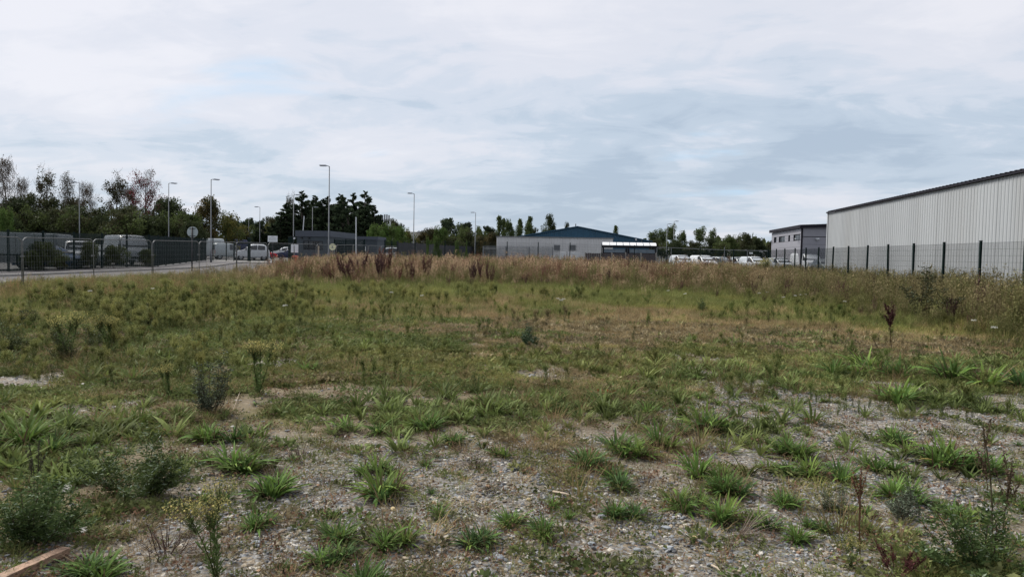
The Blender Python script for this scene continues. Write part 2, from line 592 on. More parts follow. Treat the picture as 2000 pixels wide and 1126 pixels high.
def part(name, mb, m, parent, label=None, smooth=False, loc=None):
    me = mb.mesh(name, M[m] if isinstance(m, str) else m)
    fix(me, smooth)
    return link(name, me, parent, label, loc)
def tag(o, label, cat, group=None, kind=None):
    o['label'] = label
    if cat:
        o['category'] = cat
    if group:
        o['group'] = group
    if kind:
        o['kind'] = kind
    return o
def thing(name, label, cat, loc=(0, 0, 0), rz=0.0, group=None):
    o = bpy.data.objects.new(name, None)
    COL.objects.link(o)
    o.empty_display_size = .3
    o.location = loc
    o.rotation_euler = (0, 0, rz)
    return tag(o, label, cat, group)
def copy_tree(o, parent=None):
    c = o.copy()
    COL.objects.link(c)
    c.parent = parent
    for ch in KIDS(o):
        copy_tree(ch, c)
    return c
def KIDS(o):
    return list(o.children)
def dup(root, loc, rz, label, scale=1.0, group=None):
    c = copy_tree(root)
    c.location = loc
    c.rotation_euler = (0, 0, rz)
    c.scale = (scale,) * 3 if not hasattr(scale, '__len__') else scale
    c['label'] = label
    if group:
        c['group'] = group
    return c
# ------------------------------------------------------------------ ground, road, yard
def kerb_x(y):
    return np.where(y < 48, -31.2, -31.2 - 5.5 * sst(48, 70, y))
def fence_x(y):
    return np.where(y < 52, -34.0, -34.0 - 10.2 * np.clip((y - 52) / 21.5, 0, 1))
def graded(a, b, fine_a, fine_b, step, grow):
    v = list(np.arange(fine_a, fine_b + 1e-6, step))
    s = step
    while v[-1] < b:
        s = min(s * grow, 90)
        v.append(v[-1] + s)
    s = step
    while v[0] > a:
        s = min(s * grow, 90)
        v.insert(0, v[0] - s)
    return np.array(v)
def grid_mesh(name, X, Y, Z, m):
    ny, nx = X.shape
    me = bpy.data.meshes.new(name)
    co = np.stack([X, Y, Z], -1).reshape(-1, 3)
    me.vertices.add(len(co))
    me.vertices.foreach_set('co', co.ravel())
    i = np.arange(ny * nx).reshape(ny, nx)
    q = np.stack([i[:-1, :-1], i[:-1, 1:], i[1:, 1:], i[1:, :-1]], -1).reshape(-1, 4)
    me.loops.add(q.size)
    me.loops.foreach_set('vertex_index', q.ravel())
    me.polygons.add(len(q))
    me.polygons.foreach_set('loop_start', np.arange(0, q.size, 4))
    me.polygons.foreach_set('use_smooth', np.ones(len(q), bool))
    me.update(calc_edges=True)
    me.validate()
    me.materials.append(m)
    return me
gx = graded(-900, 900, -9, 9, .07, 1.045)
gy = graded(-25, 2400, 1.5, 13, .06, 1.03)
GX, GY = np.meshgrid(gx, gy)
GZ = gz(GX, GY)
nf = field_mask(GX, GY)
near = 1 - sst(10, 22, np.hypot(GX, GY))
GZ = GZ + nf * near * (.022 * (fbm(GX * 6, GY * 6, 71, 3) - .5) + .012 * (fbm(GX * 19, GY * 19, 73, 2) - .5))
paved = (((GX < -23.8) & (GY < 73)) | ((GY > 58.6) & (GY < 139) & (GX > -88) & (GX < 88)) | ((GX > 13.2) & (GX < 88) & (GY > 47.2) & (GY < 139)) | ((GX < -23.8) & (GX > -88) & (GY < 139)))
GZ = GZ - .10 * paved
gm = grid_mesh('field_ground', GX, GY, GZ, M['ground'])
ca = gm.color_attributes.new('zone', 'FLOAT_COLOR', 'POINT')
fx, fy = GX.ravel(), GY.ravel()
inview = (fy > .5)
gv = np.where(inview, gravel(fx, np.maximum(fy, 1)), .4)
dist = np.hypot(fx, fy)
lit = np.clip(.25 + .95 * sst(8, 17, dist) - gv * .9, 0, 1) * np.clip(1 - sst(150, 151, dist) * .2, 0, 1)
zc_ = np.stack([np.clip(gv * 1.15, 0, 1), lit, np.zeros_like(gv), np.ones_like(gv)], -1)
ca.data.foreach_set('color', zc_.astype(np.float32).ravel())
g_o = link('field_ground', gm)
tag(g_o, 'stony waste ground with patchy weeds and gravel reaching to the fences', None, kind='structure')

def sheet(name, xl, xr, y0, y1, off, m, nx=8, dy=2.0, label=None):
    ys = np.linspace(y0, y1, max(2, int((y1 - y0) / dy)) + 1)
    u = np.linspace(0, 1, nx + 1)
    a = xl(ys) if callable(xl) else np.full_like(ys, xl)
    b = xr(ys) if callable(xr) else np.full_like(ys, xr)
    X = a[:, None] * (1 - u) + b[:, None] * u
    Y = np.repeat(ys[:, None], nx + 1, 1)
    o = link(name, grid_mesh(name, X, Y, base_z(X, Y) + off, M[m]))
    return tag(o, label or name.replace('_', ' '), None, kind='structure')
sheet('yard', -88, fence_x, -10, 73.5, .02, 'yard', 20, label='concrete parking yard behind the dark green mesh fence')
sheet('yard', -88, 88, 73.5, 139, .02, 'yard', 50, label='concrete yard behind the gate and the back fence')
sheet('yard', -20, 88, 58.4, 73.5, .02, 'yard', 40, label='concrete yard strip behind the back fence')
sheet('yard', 13.2, 88, 47.2, 58.4, .02, 'yard', 20, label='concrete yard beside the long warehouse')
sheet('road', lambda y: kerb_x(y) + .13, -23.6, -10, 69, -.03, 'tarmac', 10, label='grey asphalt road behind the temporary fence')
sheet('footway', fence_x, kerb_x, -10, 69, .08, 'pave', 4, label='asphalt footway along the dark green mesh fence')
sheet('apron', fence_x, -20, 69.15, 73.5, .03, 'concrete', 10, label='pale concrete apron in front of the sliding gate')
sheet('verge', -23.6, -20, 58.4, 69.0, .02, 'pave', 3, label='asphalt verge beside the gatehouse')
def strip(name, line, w, h0, h1, m, label, seg=1.0):
    mb = MB()
    pts = []
    for (ax, ay), (bx, by) in zip(line[:-1], line[1:]):
        n = max(1, int(math.hypot(bx - ax, by - ay) / seg))
        pts += [(ax + (bx - ax) * k / n, ay + (by - ay) * k / n) for k in range(n)]
    pts.append(line[-1])
    for k, (x, y) in enumerate(pts):
        a, b = pts[max(0, k - 1)], pts[min(len(pts) - 1, k + 1)]
        dx, dy = b[0] - a[0], b[1] - a[1]
        q = math.hypot(dx, dy)
        nx_, ny_ = -dy / q * w / 2, dx / q * w / 2
        z = float(base_z(x, y))
        mb.v += [(x - nx_, y - ny_, z + h0), (x + nx_, y + ny_, z + h0), (x + nx_, y + ny_, z + h1), (x - nx_, y - ny_, z + h1)]
        if k:
            o = 4 * (k - 1)
            mb.f += [(o + i, o + (i + 1) % 4, o + 4 + (i + 1) % 4, o + 4 + i) for i in range(4)]
    o = link(name, fix(mb.mesh(name, M[m])))
    return tag(o, label, None, kind='structure')
ky = np.linspace(-10, 68.9, 60)
strip('kerb', [(float(kerb_x(y)) + .065, float(y)) for y in ky], .125, -.12, .09, 'kerb', 'pale kerb along the far side of the road, curving to the gate')
strip('kerb', [(-36.6, 69.07), (-20.0, 69.07)], .14, -.12, .05, 'kerb', 'low pale kerb across the gate entrance')
strip('kerb', [(-23.53, -10), (-23.53, 68.9)], .125, -.12, .06, 'kerb', 'pale kerb on the field side of the road')
strip('road_line', [(-24.2, -10), (-24.2, 62)], .12, -.028, -.024, 'road_paint', 'worn white edge line on the asphalt road')
mb_l = [(-27.6 , y) for y in range(-8, 60, 6)]
for k, (x, y) in enumerate(mb_l):
    strip('lane_mark', [(x, y), (x, y + 2)], .10, -.028, -.024, 'road_paint', 'short worn lane marking on the asphalt road')

# ------------------------------------------------------------------ mesh fences
def wire_mesh(w, z0, z1, sx, sz, t, name, m, plane='y', nside=3):
    """welded mesh panel of real wires; runs along +Y ('y') or +X ('x')"""
    mb = MB()
    def P(u, d, z):
        return (d, u, z) if plane == 'y' else (u, d, z)
    nv = int(w / sx)
    for i in range(nv + 1):
        u = w * i / nv
        mb.add([P(u - t / 2, 0, z0), P(u + t / 2, 0, z0), P(u, t * .87, z0), P(u - t / 2, 0, z1), P(u + t / 2, 0, z1), P(u, t * .87, z1)],
               [(0, 1, 4, 3), (1, 2, 5, 4), (2, 0, 3, 5)])
    nh = int((z1 - z0) / sz)
    for i in range(nh + 1):
        z = z0 + (z1 - z0) * i / nh
        mb.add([P(0, -t * .1, z - t / 2), P(0, -t * .1, z + t / 2), P(0, t, z), P(w, -t * .1, z - t / 2), P(w, -t * .1, z + t / 2), P(w, t, z)],
               [(0, 1, 4, 3), (1, 2, 5, 4), (2, 0, 3, 5)])
    return mb.mesh(name, M[m])
def post_mesh(h, t=.06, m='green_steel', z0=-.3, n='post'):
    mb = MB()
    mb.box(-t / 2, t / 2, -t / 2, t / 2, z0, h)
    mb.box(-t / 2 - .004, t / 2 + .004, -t / 2 - .004, t / 2 + .004, h, h + .02)
    return fix(mb.mesh(n, M[m]))
def fence_run(name, label, pts, h, sx, sz, wt, m, post_t=.06, cat='fence', top_rail=None, drop=0.0):
    """posts at the given plan points, a wire panel between each pair"""
    x0, y0 = pts[0]
    root = thing(name, label, cat, (x0, y0, float(base_z(x0, y0)) + .02))
    z0 = float(base_z(x0, y0)) + .02
    pm = post_mesh(h + .06, post_t, m)
    cache = {}
    for k, (x, y) in enumerate(pts):
        z = float(base_z(x, y)) + .02
        po = link('post', pm, root, loc=(x - x0, y - y0, z - z0))
        po.rotation_euler = (random.uniform(-.012, .012), random.uniform(-.012, .012), 0)
        if k + 1 < len(pts):
            xb, yb = pts[k + 1]
            w = round(math.hypot(xb - x, yb - y), 2)
            if w not in cache:
                cache[w] = wire_mesh(w - .02, .05, h, sx, sz, wt, 'wire_panel', m, 'x')
            p = link('wire_panel', cache[w], root, loc=(x - x0, y - y0, z - z0))
            zb = float(base_z(xb, yb)) + .02
            ang = math.atan2(yb - y, xb - x)
            ca_, sa_ = math.cos(ang), math.sin(ang)
            # shear with the slope so the wires stay plumb
            sl_ = (zb - z) / w
            mtx = Matrix(((ca_, -sa_, 0, x - x0 - sa_ * -.035), (sa_, ca_, 0, y - y0 + ca_ * -.035), (0, 0, 1, z - z0), (0, 0, 0, 1)))
            p.matrix_local = mtx @ Matrix.Translation((.01, 0, 0)) @ Matrix.Rotation(-math.atan(sl_), 4, 'Y')
    return root
RFX = 12.55
ry = [at_x(1915, RFX, 500) + 2.52 * k for k in range(-2, 14)]
ry = [y for y in ry if y < 57.6]
fence_run('mesh_fence', 'green welded mesh fence with dark posts in front of the long pale warehouse', [(RFX, y) for y in ry], 2.4, .05, .2, .0062, 'green_steel', .07)
BY = ry[-1]
fence_run('mesh_fence', 'thin green mesh fence with dark posts running across behind the tall brown weeds', [(RFX - 2.52 * k, BY) for k in range(0, 13)], 2.4, .05, .2, .0048, 'green_steel', .06)
# dense mesh fence left of the road
ly0 = at_x(16.5, -34.0, 500)
ly = [ly0 + 2.52 * k for k in range(-4, 6)]
fence_run('mesh_fence', 'tall dark green dense mesh fence along the left side of the road', [(-34.0, y) for y in ly], 2.4, .0127, .076, .0056, 'green_steel', .09)
cx0, cy0 = -34.0, ly[-1]
cpts = [(cx0 + (-44.0 - cx0) * k / 9, cy0 + (73.0 - cy0) * k / 9) for k in range(10)]
fence_run('mesh_fence', 'dark green dense mesh fence turning away from the road to the gate line', cpts, 2.4, .0127, .076, .0056, 'green_steel', .09)
GYL = 73.2
gxs = [at_y(p, GYL, 490) for p in (359, 388, 416, 442, 457)]
fence_run('mesh_fence', 'open green mesh fence left of the sliding gate with vans parked behind it', [(x, GYL) for x in gxs], 2.4, .05, .2, .005, 'green_steel', .08)
xa, xb = at_y(662, 70.0, 490), at_y(692, 66, 490)
fence_run('mesh_fence', 'short dark green dense mesh fence beside the gatehouse', [(at_y(p, 67.5, 490), 67.5) for p in (653, 675, 693, 712)], 2.5, .0127, .076, .0085, 'green_steel', .09)
fence_run('mesh_fence', 'dark green mesh fence and gate post right of the smaller slate building', [(at_y(p, 74.0, 490), 74.0) for p in (752, 765, 777)], 2.5, .02, .076, .0055, 'green_steel', .1)

# gate between two big posts
def frame_gate(name, label, x0, x1, y, h, infill=True):
    z = float(base_z((x0 + x1) / 2, y)) + .03
    r = thing(name, label, 'gate', ((x0 + x1) / 2, y, z))
    w = (x1 - x0) / 2
    t = .09
    mb = MB()
    mb.box(-w, w, -t / 2, t / 2, h - .22, h)
    mb.box(-w, w, -t / 2, t / 2, .08, .2)
    mb.box(-w, -w + t, -t / 2 + .003, t / 2 - .003, .2, h - .22)
    mb.box(w - t, w, -t / 2 + .003, t / 2 - .003, .2, h - .22)
    part('gate_frame', mb, 'green_steel', r)
    p = link('wire_panel', wire_mesh(2 * w - .2, .2, h - .22, .04, .2, .006, 'wire_panel', 'green_steel', 'x'), r, loc=(-w + .1, 0, 0))
    return r
gl, gr = at_y(457, 74.2, 490), at_y(523, 74.2, 490)
frame_gate('sliding_gate', 'dark green sliding gate with heavy top beam standing across the entrance', gl, gr, 74.2, 2.15)
def gate_post(px, Y, w, h, label):
    x = at_y(px, Y, 490)
    z = float(base_z(x, Y)) + .03
    r = thing('gate_post', label, 'gate post', (x, Y, z))
    mb = MB(); mb.bbox(-w / 2, w / 2, -w / 2, w / 2, -.1, h, .012); part('post_body', mb, 'green_steel', r)
    mb = MB(); mb.bbox(-w / 2 - .02, w / 2 + .02, -w / 2 - .02, w / 2 + .02, h + .001, h + .05, .012); part('post_cap', mb, 'green_steel', r)
    mb = MB(); mb.box(w / 2 + .003, w / 2 + .09, -.06, .06, h * .45, h * .55); part('gate_roller', mb, 'galv_dull', r)
    return r
gate_post(486.5, 73.6, .26, 2.6, 'thick dark green gate post at the middle of the entrance')
gate_post(568, 72.2, .45, 2.75, 'thickest dark green gate post beside the slate grey gatehouse')

# ------------------------------------------------------------------ temporary fence panels
def heras_proto():
    r = thing('temporary_fence_panel', '', 'fence panel', (0, 0, 0))
    W, H, R = 3.44, 2.0, .21
    pts = [(0, 0, 0), (0, 0, H - R)]
    for k in range(1, 7):
        t = PI / 2 * k / 6
        pts.append((R - R * math.cos(t), 0, H - R + R * math.sin(t)))
    for k in range(0, 7):
        t = PI / 2 * k / 6
        pts.append((W - R + R * math.sin(t), 0, H - R + R * math.cos(t)))
    pts.append((W, 0, 0))
    mb = MB(); mb.tube(pts, .019, 6)
    mb.tube([(0.02, 0, .22), (W - .02, 0, .22)], .016, 6)
    part('panel_frame', mb, 'galv', r, smooth=True)
    mb = MB()
    t = .0035
    for i in range(1, 28):
        x = W * i / 28
        top = H - .02 if R < x < W - R else H - R + math.sqrt(max(0, R * R - (R - min(x, W - x)) ** 2)) - .01
        mb.add([(x - t / 2, 0, .22), (x + t / 2, 0, .22), (x, t, .22), (x - t / 2, 0, top), (x + t / 2, 0, top), (x, t, top)], [(0, 1, 4, 3), (1, 2, 5, 4), (2, 0, 3, 5)])
    for i in range(1, 8):
        z = .22 + (H - .24) * i / 8
        mb.add([(.02, 0, z - t / 2), (.02, 0, z + t / 2), (.02, t, z), (W - .02, 0, z - t / 2), (W - .02, 0, z + t / 2), (W - .02, t, z)], [(0, 1, 4, 3), (1, 2, 5, 4), (2, 0, 3, 5)])
    o = part('wire_infill', mb, 'galv_dull', r)
    mb = MB(); mb.bbox(-.12, .12, -.35, .35, -.05, .13, .03); part('foot_block', mb, 'concrete', r)
    mb = MB(); mb.box(-.09, .03, -.035, .035, 1.28, 1.34); part('coupler', mb, 'galv', r)
    return r
TX = -21.15
edges = [-150, 45, 185, 303, 388, 461, 522, 573, 619, 653, 687, 717, 745, 768]
h0 = heras_proto()
words = ['leftmost temporary mesh fence panel, cut by the picture edge', 'temporary fence panel in front of the box lorry and the blue car',
         'temporary fence panel in front of the white four by four and the high roof van', 'temporary fence panel left of the round sign back',
         'temporary fence panel just behind the round sign on its black post', 'temporary fence panel in front of the sliding gate entrance',
         'temporary fence panel in front of the white information board', 'temporary fence panel in front of the gatehouse window, left half',
         'temporary fence panel in front of the gatehouse window, right half', 'temporary fence panel right of the tallest lamp post',
         'temporary fence panel in front of the gatehouse side fence', 'temporary fence panel in front of the smaller slate building',
         'temporary fence panel in front of the parked white car, second from the right end', 'last temporary fence panel, set askew at the right end of its row']
yb = [at_x(p, TX, 500) for p in edges]
step = (yb[-1] - yb[2]) / (len(yb) - 3)
ys0 = [yb[2] + step * (k - 2) for k in range(len(edges))]
ys0[1] = yb[1]
for k, y in enumerate(ys0):
    x = TX + .03 * math.sin(k * 2.3)
    zz = float(gz1(x, y))
    o = h0 if k == 0 else dup(h0, (0, 0, 0), 0, '')
    o['label'] = words[k]
    o['group'] = 'temporary fence panels along the road'
    nxt = ys0[k + 1] if k + 1 < len(ys0) else y + 3.3
    ang = PI / 2 if k < len(ys0) - 1 else PI / 2 - .5
    o.location = (x, y, zz)
    o.rotation_euler = (random.uniform(-.012, .012), -math.atan((float(gz1(x, nxt)) - zz) / step), ang + random.uniform(-.01, .01))
    o.scale = ((nxt - y - .06) / 3.44 if k < len(ys0) - 1 else 1, 1, 1)

# temporary fencing / rail line in the far yard on the right
fz = [(1283, 483), (1311, 483.5), (1415, 488), (1460, 489), (1500, 490)]
FYD = 64.0
for k in range(4):
    xa, xb = at_y(fz[k][0], FYD, 490), at_y(fz[k + 1][0], FYD, 490)
    za, zb = z_at(*fz[k], xa, FYD), z_at(*fz[k + 1], xb, FYD)
    gzz = float(base_z(xa, FYD)) + .02
    r = thing('rail_barrier', ['short pale rail section beside the smoking shelter', 'longest pale rail section above the white vans in the far yard', 'pale rail section with a small white notice left of the grey building', 'pale rail section nearest the two storey grey building'][k],
              'barrier', (xa, FYD, gzz), group='pale rails in front of the parked vans')
    mb = MB(); mb.tube([(.03, 0, za - gzz), (xb - xa - .02, 0, zb - gzz)], .028, 6); part('rail', mb, 'galv_dull', r)
    mb = MB(); mb.tube([(0, 0, 0), (0, 0, za - gzz + (.25 if k == 2 else 0))], .03, 6); part('upright', mb, 'galv_dull', r)
    if k == 3:
        mb = MB(); mb.tube([(xb - xa, 0, 0), (xb - xa, 0, zb - gzz)], .03, 6); part('upright', mb, 'galv_dull', r)
xs = at_y(1467, FYD - .05, 494); zs = z_at(1467, 494, xs, FYD)
mb = MB(); mb.box(-.15, .15, -.012, .012, -.07, .07)
tag(link('notice', fix(mb.mesh('notice', M['sign_white'])), loc=(xs, FYD - .06, zs)), 'tiny white notice hanging on the pale rail over the parked vans', 'notice')

# ------------------------------------------------------------------ palisade and solid fences
def palisade(name, label, pts, h, m, pale_w=.065, gap=.085, rails=True, solid=False):
    x0, y0 = pts[0]
    z0 = float(base_z(x0, y0))
    r = thing(name, label, 'fence', (x0, y0, z0))
    pal, rl = MB(), MB()
    for (ax, ay), (bx, by) in zip(pts[:-1], pts[1:]):
        d = math.hypot(bx - ax, by - ay)
        ux, uy = (bx - ax) / d, (by - ay) / d
        n = int(d / (pale_w + gap))
        for i in range(n):
            s = (i + .5) * d / n
            x, y = ax + ux * s - x0, ay + uy * s - y0
            z = float(base_z(x + x0, y + y0)) - z0
            w = pale_w / 2
            hh = h + random.uniform(-.012, .012)
            e = .018
            a = (x - ux * w, y - uy * w); b = (x + ux * w, y + uy * w)
            nx_, ny_ = -uy * e, ux * e
            pal.add([(a[0], a[1], z + .06), (x + nx_, y + ny_, z + .06), (b[0], b[1], z + .06), (a[0], a[1], z + hh - .08), (x + nx_, y + ny_, z + hh), (b[0], b[1], z + hh - .08)],
                    [(0, 1, 4, 3), (1, 2, 5, 4)])
        np_ = max(1, int(round(d / 2.75)))
        for i in range(np_ + 1):
            s = d * i / np_
            x, y = ax + ux * s, ay + uy * s
            z = float(base_z(x, y)) - z0
            mb = MB(); mb.box(-.05, .05, -.05, .05, -.1, h - .1)
            p = part('post', mb, m, r, loc=(x - x0 + uy * .07, y - y0 - ux * .07, z)) if i == 0 else None
            if i == 0:
                pme = p.data
            else:
                link('post', pme, r, loc=(x - x0 + uy * .07, y - y0 - ux * .07, z))
            if i < np_:
                for q in (.35, h - .35):
                    s2 = d * (i + 1) / np_
                    xe, ye = ax + ux * s2, ay + uy * s2
                    ze = float(base_z(xe, ye)) - z0
                    rl.tube([(x - x0 + uy * .025, y - y0 - ux * .025, z + q), (xe - x0 + uy * .025, ye - y0 - ux * .025, ze + q)], .022, 4)
    part('pale', pal, m, r)['kind'] = 'stuff'
    part('rail', rl, m, r)['kind'] = 'stuff'
    return r
# dark close-boarded fence running away right of the gatehouse: separate metal sheets
DX = -19.9
dy0, dy1 = at_x(778, DX, 480), at_x(942, DX, 490)
r = thing('board_fence', 'long black metal sheet fence running away behind the weeds', 'fence', (DX, dy0, float(base_z(DX, dy0))))
n = int((dy1 - dy0) / 1.2)
def sheet_panel(w, h):
    mb = MB()
    k = 10
    vs, fs = [], []
    for i in range(k + 1):
        e = .025 if i % 2 else 0
        for z in (0.05, h):
            vs.append((e, w * i / k, z))
    for i in range(k):
        fs.append((2 * i, 2 * i + 2, 2 * i + 3, 2 * i + 1))
    mb.add(vs, fs)
    mb.box(-.03, -.005, 0, w, h * .75, h * .79)
    mb.box(-.03, -.005, 0, w, h * .2, h * .24)
    return mb.mesh('fence_sheet', M['black_clad'])
w1 = (dy1 - dy0) / n
sm = sheet_panel(w1 - .015, 2.35)
pm = post_mesh(2.45, .09, 'black_clad')
for i in range(n):
    y = dy0 + w1 * i
    dz = float(base_z(DX, y) - base_z(DX, dy0))
    link('fence_sheet', sm, r, loc=(random.uniform(-.01, .01), y - dy0, dz + random.uniform(-.03, .03)))
    if i % 2 == 0:
        link('post', pm, r, loc=(-.1, y - dy0, dz))
palisade('palisade_fence', 'galvanised palisade fence at the left end of the low grey building', [(at_y(944, 79, 490), 79), (at_y(1080, 77, 490), 77.0)], 2.35, 'galv_dull', .07, .075)
palisade('palisade_fence', 'dark green palisade fence behind the parked vans on the right', [(at_y(1285, 98, 490), 98), (at_y(1505, 98, 490), 98)], 2.4, 'green_steel', .07, .09)
palisade('palisade_fence', 'dark green palisade fence far behind the cars beyond the gate', [(at_y(330, 112, 490), 112), (at_y(575, 112, 490), 112)], 2.4, 'green_steel', .08, .07)
palisade('palisade_fence', 'dark palisade fence along the trees behind the left car park', [(-80, 72), (-62, 104)], 2.4, 'green_steel', .08, .07)

# ------------------------------------------------------------------ long warehouse on the right
WX = 15.5
wy1 = at_x(1618, WX, 420)
wy0 = wy1 - 40.0
WH = z_at(1618, 415, WX, wy1)
wr = thing('warehouse', 'long warehouse of pale ribbed metal sheet with a dark roof edge, behind the mesh fence', 'warehouse', (WX, wy0, .0))
def rib_sheet(w, h, ribs, depth=.035, axis='y'):
    prof = []
    p = w / ribs
    for i in range(ribs):
        s = i * p
        prof += [(s, 0), (s + p * .12, -depth), (s + p * .22, -depth), (s + p * .34, 0), (s + p * .52, 0), (s + p * .55, -.006), (s + p * .60, -.006), (s + p * .63, 0)]
    prof.append((w, 0))
    vs, fs = [], []
    for s, d in prof:
        for z in (0, h):
            vs.append((d, s, z) if axis == 'y' else (s, d, z))
    for i in range(len(prof) - 1):
        fs.append((2 * i, 2 * i + 2, 2 * i + 3, 2 * i + 1))
    mb = MB(); mb.add(vs, fs)
    return mb
ws = 1.0
rm = rib_sheet(ws - .004, WH - .06, 4, .024).mesh('cladding_sheet', M['warehouse'])
n = int(40.0 / ws)
for i in range(n):
    link('cladding_sheet', rm, wr, loc=(random.uniform(-.003, .003), i * ws, .0))
mb = MB(); mb.box(.045, .2, 0, 40.0, 0, WH - .04); part('wall', mb, 'warehouse', wr)
ge = rib_sheet(ws - .004, WH - .06, 4, .024, 'x').mesh('cladding_sheet', M['warehouse'])
for i in range(22):
    link('cladding_sheet', ge, wr, loc=(.02 + i * ws, 40.045, 0)).scale = (1, -1, 1)
mb = MB(); mb.box(.2, 22, 39.85, 40.0, 0, WH - .04); mb.box(.2, 22, 0, .15, 0, WH - .04); part('wall', mb, 'warehouse', wr)
mb = MB(); mb.add([(-.10, -.1, WH + .02), (-.10, 40.15, WH + .02), (22, 40.15, WH + 1.6), (22, -.1, WH + 1.6), (-.10, -.1, WH + .05), (-.10, 40.15, WH + .05), (22, 40.15, WH + 1.63), (22, -.1, WH + 1.63)],
                  [(0, 1, 2, 3), (4, 7, 6, 5), (0, 4, 5, 1), (1, 5, 6, 2), (2, 6, 7, 3), (3, 7, 4, 0)])
rf = part('roof', mb, 'trim_dark', wr)
mb = MB(); mb.box(-.13, .0, -.1, 40.12, WH - .045, WH + .012); part('eaves_trim', mb, 'trim_dark', wr)
mb = MB()
for i in range(120):
    y = i * 40 / 120
    mb.add([(-.125, y, WH + .052), (-.125, y + .07, WH + .052), (1.2, y + .07, WH + .145), (1.2, y, WH + .145), (-.125, y, WH + .09), (-.125, y + .07, WH + .09), (1.2, y + .07, WH + .185), (1.2, y, WH + .185)], [(0, 3, 2, 1), (4, 5, 6, 7), (0, 1, 5, 4), (1, 2, 6, 5), (2, 3, 7, 6), (3, 0, 4, 7)])
rr = part('roof_rib', mb, 'trim_dark', wr)
rr['kind'] = 'stuff'
mb = MB(); mb.box(-.055, .045, 39.93, 40.09, 0, WH - .05); part('corner_trim', mb, 'warehouse', wr)
mb = MB(); mb.box(-.07, .0, -.0, 39.9, -.1, .35); part('base_trim', mb, 'concrete', wr)

# ------------------------------------------------------------------ two storey grey building
TXB = 24.6
ty0 = at_x(1567, TXB, 440)
ty1 = at_x(1508.5, TXB, 450)
th_near = z_at(1567, 437, TXB, ty0)
th_far = z_at(1508.5, 450.5, TXB, ty1)
TB = float(base_z(TXB, ty0))
tr = thing('office_building', 'two storey grey panelled office block with small windows, half hidden by the warehouse', 'building', (TXB, ty0, TB))
LEN = ty1 - ty0
H2 = max(th_near, th_far) - TB - .55
# upper-storey window openings along the side wall, in pixels of the sight line: (x0, x1, top, bottom)
wins = [(1512.5, 1517.5, 463, 474.5), (1522, 1534, 460.5, 473.5), (1540.5, 1544, 459, 471.5), (1550.5, 1564, 456.5, 470)]
wy = []
for a, b, t, bt in wins:
    y1_, y0_ = at_x(a, TXB, 465), at_x(b, TXB, 465)
    wy.append((y0_ - ty0, y1_ - ty0, z_at(a, bt, TXB, y1_) - TB, z_at(b, t, TXB, y0_) - TB))
wz0 = float(np.mean([w[2] for w in wy])); wz1 = float(np.mean([w[3] for w in wy]))
def clad_planks(root, u0, u1, zs, mk, holes=(), th=.06):
    """horizontal cladding planks split round the window openings"""
    for z0_, z1_ in zip(zs[:-1], zs[1:]):
        segs = [(u0, u1)]
        for (ha, hb, hz0, hz1) in holes:
            if hz1 > z0_ + .01 and hz0 < z1_ - .01:
                new = []
                for a, b in segs:
                    if hb <= a or ha >= b:
                        new.append((a, b))
                    else:
                        if ha > a: new.append((a, ha))
                        if hb < b: new.append((hb, b))
                segs = new
        for a, b in segs:
            mk(a, b, z0_ + .012, z1_ - .012)
holes = [(w[0], w[1], wz0, wz1) for w in wy]
zs = [0, 1.0, 2.0, 3.0, wz0, (wz0 + wz1) / 2, wz1, wz1 + (H2 - wz1) / 2, H2]
def mk_side(a, b, z0_, z1_):
    mb = MB(); mb.box(-.06, 0, a, b, z0_, z1_); part('cladding_panel', mb, 'grey_clad', tr)
clad_planks(tr, 0.12, LEN, zs, mk_side, holes)
mb = MB(); mb.box(.02, .1, .0, LEN, 0, H2)
for w in wy:
    pass
def wall_with_holes(root, x0, x1, u0, u1, z0_, z1_, holes, mname):
    us = sorted({u0, u1, *[h[0] for h in holes], *[h[1] for h in holes]})
    mb = MB()
    for a, b in zip(us[:-1], us[1:]):
        hh = [h for h in holes if h[0] <= a + 1e-6 and h[1] >= b - 1e-6]
        if hh:
            mb.box(x0, x1, a, b, z0_, hh[0][2]); mb.box(x0, x1, a, b, hh[0][3], z1_)
        else:
            mb.box(x0, x1, a, b, z0_, z1_)
    return part('wall', mb, mname, root)
wall_with_holes(tr, .004, .12, 0.0, LEN, 0, H2, holes, 'trim_dark')
for k, w in enumerate(wy):
    mb = MB()
    a, b = w[0] + .02, w[1] - .02
    t = .07
    mb.box(.05, .11, a, b, wz0 + .01, wz0 + t); mb.box(.05, .11, a, b, wz1 - t, wz1 - .01)
    nm = 1 if (b - a) < 1.8 else 3
    for i in range(nm + 1):
        u = a + (b - a - t) * i / nm
        mb.box(.053, .107, u, u + t, wz0 + t, wz1 - t)
    f = part('window', mb, 'trim_dark', tr)
    for i in range(nm):
        u0_ = a + (b - a - t) * i / nm + t; u1_ = a + (b - a - t) * (i + 1) / nm
        mb = MB(); mb.box(.075, .085, u0_, u1_, wz0 + t, wz1 - t); part('pane', mb, 'glass_dark', f)
